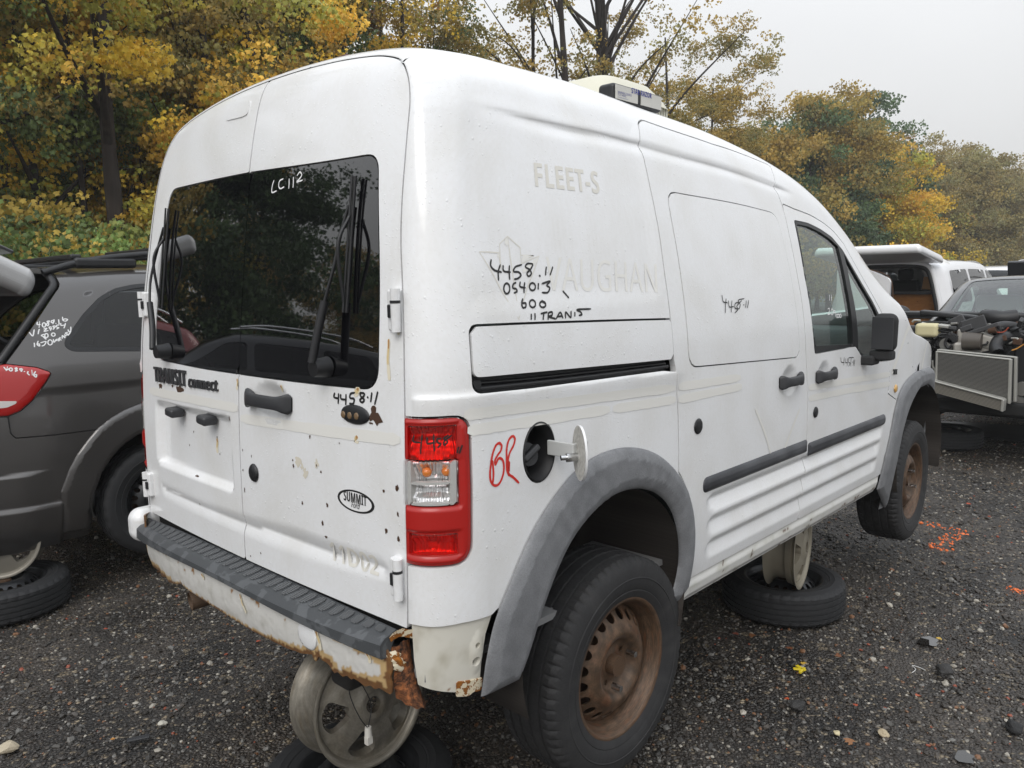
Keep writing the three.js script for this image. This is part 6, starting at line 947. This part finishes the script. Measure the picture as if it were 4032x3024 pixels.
{ // dark sedan, stripped of its front end, nose toward the van
  const SX = 11.05, SY = .25, SZ = .50, car = thing('stripped_sedan', 'dark sedan with its front end stripped off, engine and condenser exposed', 'car', [SX, SY, SZ]);
  const body = new THREE.Group(); body.name = 'body'; body.rotation.y = Math.PI; car.add(body);
  const K = carSkin({ L: 4.4, H: 1.465, belt: .92, sec: sedanSec, roof: [[0, .93], [.3, 1.0], [.8, 1.05], [1.0, 1.12], [1.5, 1.40], [1.9, 1.47], [2.4, 1.46], [2.65, 1.38], [3.35, 1.02], [3.6, .96], [4.4, .8]] });
  const y = v => K.sOf(v), sh = fillet([[2.52, y(1.42)], [3.30, y(1.40)], [3.30, 2 * K.SC - y(1.40)], [2.52, 2 * K.SC - y(1.42)]], .06), w1 = fillet([[1.25, y(.96)], [2.1, y(.96)], [2.1, y(1.34)], [1.6, y(1.34)]], .05), w2 = fillet([[2.2, y(.96)], [3.2, y(.96)], [2.55, y(1.34)], [2.2, y(1.34)]], .05), rw = fillet([[.98, y(1.40)], [1.42, y(1.42)], [1.42, 2 * K.SC - y(1.42)], [.98, 2 * K.SC - y(1.40)]], .05);
  const greenGlass = new THREE.MeshPhysicalMaterial({ color: lin(.72, .86, .80), roughness: .02, transmission: 1, thickness: 0, ior: 1.85 });
  simpleCar(body, K, 4.4, 3.36, [sh, w1, w2, rw], paint(.012, .013, .015), greenGlass, { grid: .022 });
  add('cabin', [boxAt(.5, .16, 1.3, 1.2, .6, 0, .05), boxAt(.14, .5, 1.25, 1.0, .9, 0, .05), boxAt(.5, .16, .5, 2.2, .6, .36, .05), boxAt(.5, .16, .5, 2.2, .6, -.36, .05), boxAt(.13, .6, .48, 1.95, .92, .36, .05), boxAt(.13, .6, .48, 1.95, .92, -.36, .05), boxAt(.5, .22, 1.35, 3.05, .84, 0, .06)], M.plastic(lin(.30, .30, .29), .8), body);
  const kY = crop(3550, 1250, 3.3174), at = (px, X) => { const q = pixOn(...kY([px])[0], 'x', X); return V3(X - SX, q[1] + LIFT - SY, q[2] - SZ); };
  const slab = (tl, tr, bl, X, th, n, nm, core, frame) => {   // finned heat exchanger: frame, tanks, fins
    const A = at(tl, X), B = at(tr, X), C = at(bl, X), ux = B.clone().sub(A), vy = C.clone().sub(A), w = ux.length(), h = vy.length(), m = new THREE.Matrix4().makeBasis(ux.clone().normalize(), vy.clone().normalize().negate(), vy.clone().cross(ux).normalize()), c = A.clone().addScaledVector(ux, .5).addScaledVector(vy, .5); m.setPosition(c);
    const r = add(nm, boxAt(w * .98, h * .98, th * .5, 0, 0, 0).applyMatrix4(m), M.plastic(lin(.05, .05, .048), .6), car);
    const fins = []; for (let i = 0; i < n; i++) fins.push(boxAt(w * .985, h / n * .5, th * .85, 0, h * (.5 - (i + .5) / n), 0).applyMatrix4(m)); add('fins', fins, core, r).userData.kind = 'stuff';
    add('tank', [boxAt(.018, h * 1.02, th * 1.1, -w / 2, 0, 0, .005).applyMatrix4(m)], frame, r); add('tank', [boxAt(.022, h * 1.02, th * 1.1, w / 2, 0, 0, .005).applyMatrix4(m)], frame, r); add('top_rail', boxAt(w, .014, th * 1.15, 0, h / 2, 0, .005).applyMatrix4(m), frame, r);
  };
  const alu = new THREE.MeshStandardMaterial({ color: lin(.20, .195, .18), metalness: .5, roughness: .45 }), aluLight = new THREE.MeshStandardMaterial({ color: lin(.42, .415, .38), metalness: .5, roughness: .4 });
  slab([466, 445], [1425, 548], [455, 985], 6.78, .04, 34, 'condenser', alu, aluLight);
  slab([485, 420], [1495, 520], [480, 960], 6.86, .05, 20, 'radiator', M.plastic(lin(.04, .04, .04), .6), aluLight);
  slab([380, 812], [1340, 1068], [366, 955], 6.70, .09, 9, 'intercooler', new THREE.MeshStandardMaterial({ color: lin(.30, .28, .24), metalness: .4, roughness: .5 }), aluLight);
  const bay = (nm, g, mat) => add(nm, g, mat, car), B = (px, X, w, h, d, r = .02, rx = 0, rz = 0) => { const p = at(px, X), g = d > .02 ? new RoundedBoxGeometry(d, h, w, 2, Math.min(r, d / 3, h / 3, w / 3)) : new THREE.BoxGeometry(d, h, w); return g.rotateX(rx).rotateZ(rz).translate(p.x, p.y, p.z); };
  const blk = M.plastic(lin(.014, .014, .015), .5), gry = M.plastic(lin(.045, .045, .047), .6);
  bay('engine_block', [B([850, 620], 7.5, .75, .45, .5), B([900, 330], 7.4, .55, .14, .4)], M.plastic(lin(.03, .03, .03), .6));
  bay('intake_manifold', [B([1120, 310], 7.1, .24, .14, .2, .03, .25), B([990, 420], 7.08, .28, .08, .15, .03), B([780, 290], 7.05, .06, .2, .1, .02), B([760, 390], 7.0, .1, .1, .1, .03)], new THREE.MeshStandardMaterial({ color: lin(.42, .40, .36), metalness: .3, roughness: .5 }));
  { const p = at([930, 310], 6.98); bay('turbo', new THREE.CylinderGeometry(.075, .085, .15, 24).rotateX(Math.PI / 2).translate(p.x, p.y, p.z), M.plastic(lin(.07, .06, .05), .5)); const q = at([835, 290], 7.0); bay('clamp', new THREE.CylinderGeometry(.07, .07, .03, 24).rotateX(Math.PI / 2).translate(q.x, q.y, q.z), M.plastic(lin(.14, .045, .03), .6)); }
  bay('reservoir', [B([345, 165], 7.0, .20, .13, .15, .035), new THREE.CylinderGeometry(.025, .025, .03, 16).translate(...at([370, 105], 7.0).toArray())], M.plastic(lin(.55, .50, .30), .5));
  bay('front_bracket', [B([950, 95], 7.05, .20, .13, .03, .01, -.35), B([1040, 160], 7.0, .30, .04, .06, .01, -.38), B([740, 70], 7.15, .13, .12, .04, .01, -.5), B([850, 140], 7.02, .10, .05, .06, .01, -.4)], gry);
  bay('side_rail', [B([290, 300], 7.1, .20, .14, .2), B([270, 500], 6.9, .13, .20, .05), B([310, 650], 7.0, .08, .26, .10), B([150, 160], 7.1, .14, .08, .16, .03)], blk);
  bay('battery_box', [B([1560, 270], 7.25, .26, .14, .2), B([1590, 560], 7.25, .12, .5, .2)], blk);
  bay('cowl', [B([900, -40], 7.75, 1.5, .05, .25), B([620, -30], 7.3, .5, .05, .12, .02, .1)], M.black);
  const hose = (pts, r, m = blk) => bay('hose', tube(pts.map(p => at(p[0], p[1]).toArray()), r, 10, 30), m);
  hose([[[1260, 470], 6.9], [[1230, 400], 6.95], [[1260, 310], 7.0], [[1340, 265], 7.05], [[1420, 290], 7.2]], .055); hose([[[1180, 200], 7.1], [[1260, 130], 7.1], [[1400, 110], 7.2], [[1520, 140], 7.3]], .045); hose([[[1080, -10], 7.4], [[1180, -5], 7.35], [[1320, 10], 7.35], [[1500, -10], 7.4]], .07);
  hose([[[380, 225], 6.95], [[440, 170], 6.95], [[560, 180], 7.0], [[720, 240], 7.0]], .012); hose([[[420, 280], 6.95], [[520, 215], 6.98], [[640, 225], 7.0], [[740, 255], 7.0]], .010); hose([[[405, 560], 6.85], [[410, 640], 6.85], [[438, 690], 6.85], [[436, 790], 6.85]], .010, aluLight); hose([[[1440, 430], 6.9], [[1500, 410], 6.9], [[1599, 350], 6.9]], .006, M.plastic(lin(.45, .2, .03), .5)); hose([[[1200, 190], 7.0], [[1330, 190], 7.0], [[1400, 130], 7.0]], .006, M.plastic(lin(.3, .05, .02), .5)); hose([[[600, 260], 6.95], [[570, 330], 6.95], [[610, 400], 6.95], [[660, 360], 6.95]], .012); hose([[[140, 60], 7.0], [[160, 40], 7.0], [[250, 40], 7.0]], .010, aluLight);
  for (const [p, X, r] of [[[600, 350], 7.0, .06], [[540, 320], 7.05, .05], [[670, 280], 7.0, .045], [[1480, 1110], 7.0, .07], [[1575, 930], 7.0, .06]]) { const q = at(p, X); bay('pulley', new THREE.CylinderGeometry(r, r, .08, 18).rotateZ(Math.PI / 2).translate(q.x, q.y, q.z), r > .055 ? alu : blk); }
  for (let i = 0; i < 70; i++) {                      // clutter of brackets, plugs, pipes and wires
    const px = [rr(210, 1590), rr(60, 430)], X = rr(6.98, 7.35), k = rnd(), m = [blk, gry, M.dark, blk, gry, alu, M.rustDark, aluLight][(rnd() * 8) | 0];
    if (k < .45) bay('bracket', B(px, X, rr(.03, .11), rr(.02, .07), rr(.03, .09), .008, rr(-.6, .6), rr(-.4, .4)), m);
    else if (k < .65) { const p = at(px, X), r = rr(.012, .035); bay('fitting', new THREE.CylinderGeometry(r, r * rr(.8, 1), rr(.03, .10), 12).rotateX(rr(0, 3)).rotateZ(rr(0, 3)).translate(p.x, p.y, p.z), m); }
    else hose([[px, X], [[px[0] + rr(-90, 90), px[1] + rr(-60, 60)], X - rr(-.05, .08)], [[px[0] + rr(-200, 200), px[1] + rr(-80, 80)], X]], rr(.004, .011), rnd() < .85 ? blk : m);
  }
  bay('subframe', [B([900, 1150], 7.5, 1.2, .1, .5), B([500, 1050], 7.6, .12, .3, .4)], M.dark);
  const mp = at([-40, -70], 7.85), mg = new THREE.SphereGeometry(.1, 18, 12).scale(.6, .75, 1.15).translate(mp.x, mp.y, mp.z); bay('door_mirror', mg, M.black);
  bay('strut_tower', [B([430, 120], 7.4, .3, .1, .3), B([1500, 100], 7.5, .3, .2, .3)], M.dark);
  const fw = looseTyre('black tyre lying flat under the stripped sedan', 7.55, .08, .18, 'steel', steelBlack);
}
{ // rubber mat and bits in front of the sedan
  const g = (x, y) => { const q = pixOn(3550 + x / 3.3174, 1250 + y / 3.3174, 'y', -LIFT + .02); return [q[0], q[2]]; };
  const o = poly([g(380, 1490), g(900, 1545), g(1599, 1615), g(1900, 1650), g(1900, 1440), g(1400, 1400), g(900, 1375), g(380, 1355)]);
  tag(add('ground_mat', sheet({ surf: (a, b) => [a, .022 + .006 * perlin.noise(a * 3, b * 3, 1), b], outline: o, grid: .08, flange: .015, flip: -1 }), M.plastic(lin(.018, .017, .017), .45)), 'black rubber sheet lying on the gravel before the stripped sedan', 'mat');
  const s = g(760, 1150); tag(add('flat_stone', new THREE.DodecahedronGeometry(.16, 1).scale(1, .2, .8).translate(s[0], .03, s[1]), M.plastic(lin(.22, .18, .11), .9)), 'flat tan stone slab on the gravel under the stripped sedan', 'stone');
}
{ // white minivan with its tailgate up
  const X = 11.9, Y = .22, Z = -1.98, mv = thing('white_minivan', 'white minivan with its tailgate raised, plywood panels inside', 'van', [X, Y, Z]);
  const K = carSkin({ L: 4.7, H: 1.76, belt: 1.02, rear: .15, sec: [[.72, .12], [.84, .24], [.90, .42], [.93, .62], [.935, .84], [.92, 1.02], [.87, 1.22], [.81, 1.44], [.75, 1.60], [.67, 1.69], [.52, 1.73], [.3, 1.755], [0, 1.76]], roof: [[0, 1.70], [.4, 1.74], [1.5, 1.77], [2.6, 1.74], [3.0, 1.62], [3.8, 1.10], [4.7, .85]] });
  const y = v => K.sOf(v), W = (a, b, c, d) => fillet([[a, y(1.06)], [b, y(1.06)], [c, y(1.56)], [d, y(1.56)]], .07);
  const wm = paint(.74, .74, .75, .35);
  simpleCar(mv, K, 4.7, 4.68, [W(.25, 1.3, 1.3, .35), W(1.4, 2.4, 2.4, 1.4), W(2.5, 3.5, 2.95, 2.5)], wm, tint, { hubs: [.9, 3.95], grid: .03 });
  const fr = []; for (let i = 0; i <= 60; i++) { const s = y(.72) + (2 * K.SC - 2 * y(.72)) * i / 60, p = K.f(.01, s); fr.push([p[0], p[1] * .965 + .02, p[2] * .93]); } add('hatch_frame', tube(fr, .035, 8, 90), M.black, mv);
  add('tail_pillar', tube(fr.map(p => [p[0] + .02, p[1] + .03, p[2] * 1.045]), .045, 8, 90), wm, mv);
  add('rear_bumper', [boxAt(.16, .26, 1.74, .0, .48, 0, .06), boxAt(.1, .05, 1.5, -.02, .64, 0, .02)], wm, mv);
  const hatch = new THREE.Group(); hatch.name = 'tailgate'; hatch.position.set(.12, 1.72, 0); hatch.rotation.z = -.10; mv.add(hatch);
  const hg = new RoundedBoxGeometry(1.15, .13, 1.52, 5, .06), hp = hg.attributes.position; for (let i = 0; i < hp.count; i++) { const z = hp.getZ(i), x = hp.getX(i); hp.setY(i, hp.getY(i) - .10 * (z / .76) ** 4 + .05 * (1 - ((x + .1) / .6) ** 2)); } hg.computeVertexNormals();
  add('gate_panel', hg.translate(-.57, .07, 0), wm, hatch); add('gate_lining', boxAt(.95, .03, 1.3, -.55, -.015, 0, .012), M.plastic(lin(.22, .22, .21), .7), hatch); add('gate_latch', [boxAt(.06, .05, .12, -1.06, -.01, 0, .01)], M.plastic(lin(.5, .5, .5), .5), hatch);
  for (const z of [-.35, .35]) add('gate_slot', boxAt(.03, .012, .16, -1.0, -.034, z), M.black, hatch);
  const ply = new THREE.MeshStandardMaterial({ map: dataTex(256, (u, v) => { const k = pn(u * .3, v, 60) * .3 + pn(u, v, 9, 2) * .3, n = Math.hypot(((u * 3) % 1) - .5, ((v * 2.3) % 1) - .5) < .03 ? -.2 : 0; return [.58 + k * .2 + n, .38 + k * .17 + n, .16 + k * .1 + n * .5]; }), roughness: .75 });
  add('plywood_panel', boxAt(.03, .34, .86, .32, 1.02, .36, .006), ply, mv); add('plywood_panel', boxAt(.03, .42, .86, .28, .64, .36, .006), ply, mv); add('plywood_panel', boxAt(.03, .72, .34, .8, .80, -.35, .006), ply, mv); add('plywood_panel', boxAt(.03, .36, .30, .72, 1.0, .86 - .2, .006), ply, mv);
  add('partition_bar', [boxAt(.05, .05, 1.5, .26, 1.21, 0), boxAt(.05, .05, 1.2, .26, .84, .2), boxAt(.05, .8, .05, .26, .85, -.05), boxAt(.05, .8, .05, .26, .85, .80)], M.black, mv);
  add('seat_back', [boxAt(.14, .8, .5, 2.2, 1.0, .4, .06), boxAt(.1, .2, .26, 2.2, 1.5, .4, .04), boxAt(.14, .8, .5, 2.2, 1.0, -.4, .06), boxAt(.1, .2, .26, 2.2, 1.5, -.4, .04)], M.blackMatt, mv);
  add('load_floor', boxAt(2.4, .04, 1.5, 1.25, .44, 0), M.plastic(lin(.10, .10, .11), .8), mv);
  const bag = new THREE.IcosahedronGeometry(.2, 4), bp = bag.attributes.position; for (let i = 0; i < bp.count; i++) { const v = V3(bp.getX(i), bp.getY(i), bp.getZ(i)), k = 1 + .35 * perlin.noise(v.x * 7, v.y * 7, v.z * 7); bp.setXYZ(i, v.x * k * .8, v.y * k * .9, v.z * k * 1.1); } bag.computeVertexNormals();
  const bagT = thing('cardboard_box', 'brown cardboard box with a white bag on top inside the white minivan', 'box', [X + .62, Y + 1.24, Z + .52]); add('box', boxAt(.22, .20, .34, 0, .10, 0, .01).rotateX(.12), M.plastic(lin(.36, .19, .07), .8), bagT); add('bag', bag.translate(0, .30, .02), M.plastic(lin(.62, .62, .60), .7), bagT);
}
{ // white panel standing in front of the minivan
  const c = pixOn(3452, 1300, 'x', 9.6), surf = (a, b) => [.10 * Math.cos(a * 3) * 0 + .35 * a * a - .06 * ss(.85, 1.05, b), b, a], o = thing('loose_door_panel', 'white body panel standing upright before the open white minivan', 'panel', [9.6, 0, c[2] + .16]);
  add('panel_skin', sheet({ surf, outline: poly(fillet([[-.75, .25], [-.01, .25], [.0, 1.66], [-.32, 1.80], [-.75, 1.82]], .06)), grid: .04, flange: .05, flip: normalAt(surf, -.3, .6)[0] < 0 ? 1 : -1 }), dbl(paint(.72, .72, .73, .35)), o);
  add('panel_stand', [boxAt(.05, .30, .05, .08, .12, -.1), boxAt(.05, .30, .05, .2, .12, -.6)], M.dark, o); add('panel_edge', tube([[.004, .4, .002], [.004, 1.60, .002], [.03, 1.70, -.06], [-.01, 1.795, -.3]], .008, 6), M.rustDark, o);
}
function farSuv(x, y, z, rot, mat, label, name, opt = {}) {
  const o = thing(name, label, 'car', [x, y, z]); o.rotation.y = rot;
  const K = carSkin({ L: 4.5, H: 1.66, belt: 1.0, rear: .2, sec: [[.70, .12], [.82, .24], [.88, .42], [.905, .62], [.90, .84], [.88, 1.0], [.83, 1.16], [.76, 1.36], [.70, 1.52], [.62, 1.60], [.48, 1.63], [.25, 1.655], [0, 1.66]], roof: [[0, 1.0], [.08, 1.2], [.25, 1.5], [.45, 1.62], [1.4, 1.67], [2.4, 1.62], [2.8, 1.48], [3.4, 1.08], [4.2, .98], [4.5, .75]] });
  const yy = v => K.sOf(v), W = (a, b, c, d) => fillet([[a, yy(1.04)], [b, yy(1.04)], [c, yy(1.48)], [d, yy(1.48)]], .06), rear = fillet([[.07, yy(1.55)], [.33, yy(1.58)], [.33, 2 * K.SC - yy(1.58)], [.07, 2 * K.SC - yy(1.55)]], .03), sh = fillet([[2.5, yy(1.6)], [3.3, yy(1.58)], [3.3, 2 * K.SC - yy(1.58)], [2.5, 2 * K.SC - yy(1.6)]], .04);
  simpleCar(o, K, 4.5, 4.48, [W(.4, 1.25, 1.25, .6), W(1.35, 2.2, 2.2, 1.35), W(2.3, 3.2, 2.6, 2.3), rear, sh], mat, tint, { hubs: [.85, 3.55], grid: .045 });
  add('rear_panel', [boxAt(.10, .62, 1.40, .02, .68, 0, .05)], mat, o); add('rear_bumper', boxAt(.14, .22, 1.5, -.02, .42, 0, .05), mat, o);
  for (const s of [1, -1]) add('tail_light', boxAt(.10, .30, .16, .0, .92, s * .66, .03), M.red, o);
  for (const s of [1, -1]) add('roof_rail', tube([[.5, 1.63, s * .55], [.8, 1.72, s * .55], [2.0, 1.73, s * .55], [2.4, 1.66, s * .55]], .018, 6), M.chrome, o);
  if (opt.hood) { const h = new THREE.Group(); h.name = 'open_hood'; h.position.set(3.35, 1.02, 0); h.rotation.z = .74; o.add(h); const g = new RoundedBoxGeometry(1.05, .05, 1.45, 4, .02), p = g.attributes.position; for (let i = 0; i < p.count; i++) { const t = (p.getX(i) + .52) / 1.05; p.setZ(i, p.getZ(i) * (1 - .16 * t * t)); p.setY(i, p.getY(i) - .10 * (p.getZ(i) / .72) ** 2 - .10 * (t - .3) ** 2); } g.computeVertexNormals(); add('hood_panel', g.translate(.52, 0, 0), mat, h); }
  return o;
}
farSuv(18.6, .25, -2.2, 0, paint(.72, .72, .73), 'white SUV with roof rails parked behind the stripped sedan', 'white_suv');
farSuv(17.8, .25, -.10, Math.PI, paint(.012, .012, .014), 'black car with its hood raised, parked behind the stripped sedan', 'black_car', { hood: true });
farSuv(21, .2, -5.2, 0, paint(.70, .70, .72), 'white SUV parked far off below the treeline', 'white_suv');
// cars along the row to the left, met only as reflections in the rear window
farSuv(-4.9, .2, -4.6, .35, paint(.014, .015, .018), 'black car mirrored in the van rear window, beside a dark blue car', 'black_car');
farSuv(-8.2, .2, -3.2, .2, paint(.02, .028, .045), 'dark blue car mirrored in the van rear window', 'blue_car');
farSuv(-2.6, .2, -6.6, .1, paint(.16, .012, .012), 'dark red car mirrored in the van rear window', 'red_car');
// ---------------------------------------------------------------- small things on the gravel
{
  const on = (u, v, y = .01) => { const q = pixOn(u, v, 'y', -LIFT + y); return [q[0], y, q[2]]; };
  const clip = thing('plastic_clip', 'yellow plastic clip with a black top lying on the gravel', 'clip', on(3128, 2640, .0)); add('clip_body', [boxAt(.016, .006, .05, -.016, .016, .018, .002).rotateY(.5), boxAt(.016, .006, .05, .018, .016, .018, .002).rotateY(-.4), boxAt(.05, .012, .012, 0, .012, .034, .003)], M.plastic(lin(.62, .48, .02), .4), clip); add('clip_top', [boxAt(.04, .016, .02, 0, .026, -.012, .005), new THREE.TorusGeometry(.012, .004, 8, 16).rotateX(Math.PI / 2).translate(0, .03, -.022)], M.black, clip);
  const wire = thing('wire_scrap', 'thin white wire scrap curled on the gravel', 'wire'); add('wire', tube([[3590, 2650], [3605, 2635], [3592, 2620], [3620, 2628], [3645, 2640]].map(p => on(p[0], p[1], .016)), .0016, 5), M.plastic(lin(.6, .6, .58), .6), wire);
  const plate = thing('plastic_strip', 'black plastic strip broken off and lying flat on the gravel', 'plastic strip'); { const a = on(500, 2918, .014), b = on(590, 2900, .014), g = new RoundedBoxGeometry(Math.hypot(b[0] - a[0], b[2] - a[2]), .008, .025, 2, .003); g.rotateY(-Math.atan2(b[2] - a[2], b[0] - a[0])); add('strip', g.translate((a[0] + b[0]) / 2, .016, (a[2] + b[2]) / 2), M.trim, plate); }
  const rock = (u, v, r, col, label) => { const g = new THREE.IcosahedronGeometry(r, 2), p = g.attributes.position, k0 = rr(0, 50); for (let i = 0; i < p.count; i++) { const w = V3(p.getX(i), p.getY(i), p.getZ(i)), k = 1 + .5 * perlin.noise(w.x / r * .9 + k0, w.y / r * .9, w.z / r * .9); p.setXYZ(i, w.x * k * 1.15, w.y * k * .62, w.z * k); } g.computeVertexNormals(); const q = on(u, v, r * .3); tag(add('stone', g.translate(...q), M.plastic(lin(...col), .75)), label, 'stone'); };
  rock(22, 2945, .034, [.42, .36, .26], 'largest cream coloured stone on the gravel behind the van'); rock(640, 2848, .014, [.45, .43, .37], 'white sliver of stone near the black plastic strip'); rock(3140, 2780, .03, [.03, .029, .028], 'dark lump of stone on the gravel past the rear wheel'); rock(3720, 2636, .035, [.028, .027, .026], 'dark stone lump near the white wire scrap'); rock(3995, 2862, .028, [.012, .012, .012], 'round black lump on the gravel at the yard edge'); rock(3480, 2886, .018, [.40, .33, .22], 'tan stone near the brown leaf'); rock(3295, 2886, .012, [.55, .48, .30], 'pale yellow stone beside the brown leaf');
  const lf = leafGeo.near[0]; const leafOf = (u, v, s, col, label) => { const P5 = [[0, .1], [-.30, .05], [-.62, -.22], [-.34, -.38], [-.40, -.80], [0, -.62], [0, -1.15], [.40, -.80], [.34, -.38], [.62, -.22], [.30, .05]], sh = new THREE.Shape(P5.map(p => new THREE.Vector2(p[0] * s, p[1] * s))), g = new THREE.ExtrudeGeometry(sh, { depth: .0008, bevelEnabled: false }).rotateX(-Math.PI / 2 + rr(-.15, .15)).rotateY(rnd() * 6), q = on(u, v, .015); tag(add('fallen_leaf', g.translate(...q), M.plastic(lin(...col), .6)), label, 'leaf', 'fallen leaves on the gravel'); };
  const LL = 'small fallen autumn leaf lying on the dark gravel';
  for (const [u, v, s, c] of [[3105, 2548, .03, [.16, .055, .02]], [3345, 2910, .034, [.26, .12, .05]], [2965, 2497, .03, [.15, .06, .02]], [3300, 2585, .026, [.18, .07, .03]], [3692, 2510, .022, [.5, .33, .05]], [3160, 2275, .03, [.30, .12, .03]], [2905, 2495, .026, [.18, .05, .03]], [3155, 2612, .022, [.48, .30, .04]], [3815, 1985, .03, [.36, .06, .02]], [3105, 2750, .016, [.42, .07, .02]], [3375, 2778, .016, [.34, .06, .02]], [3605, 2735, .018, [.36, .08, .03]], [440, 2908, .014, [.45, .2, .04]], [410, 2475, .016, [.32, .06, .03]], [1010, 2525, .018, [.36, .07, .03]]]) leafOf(u, v, s, c, LL);
}
renderer.render(scene, camera);
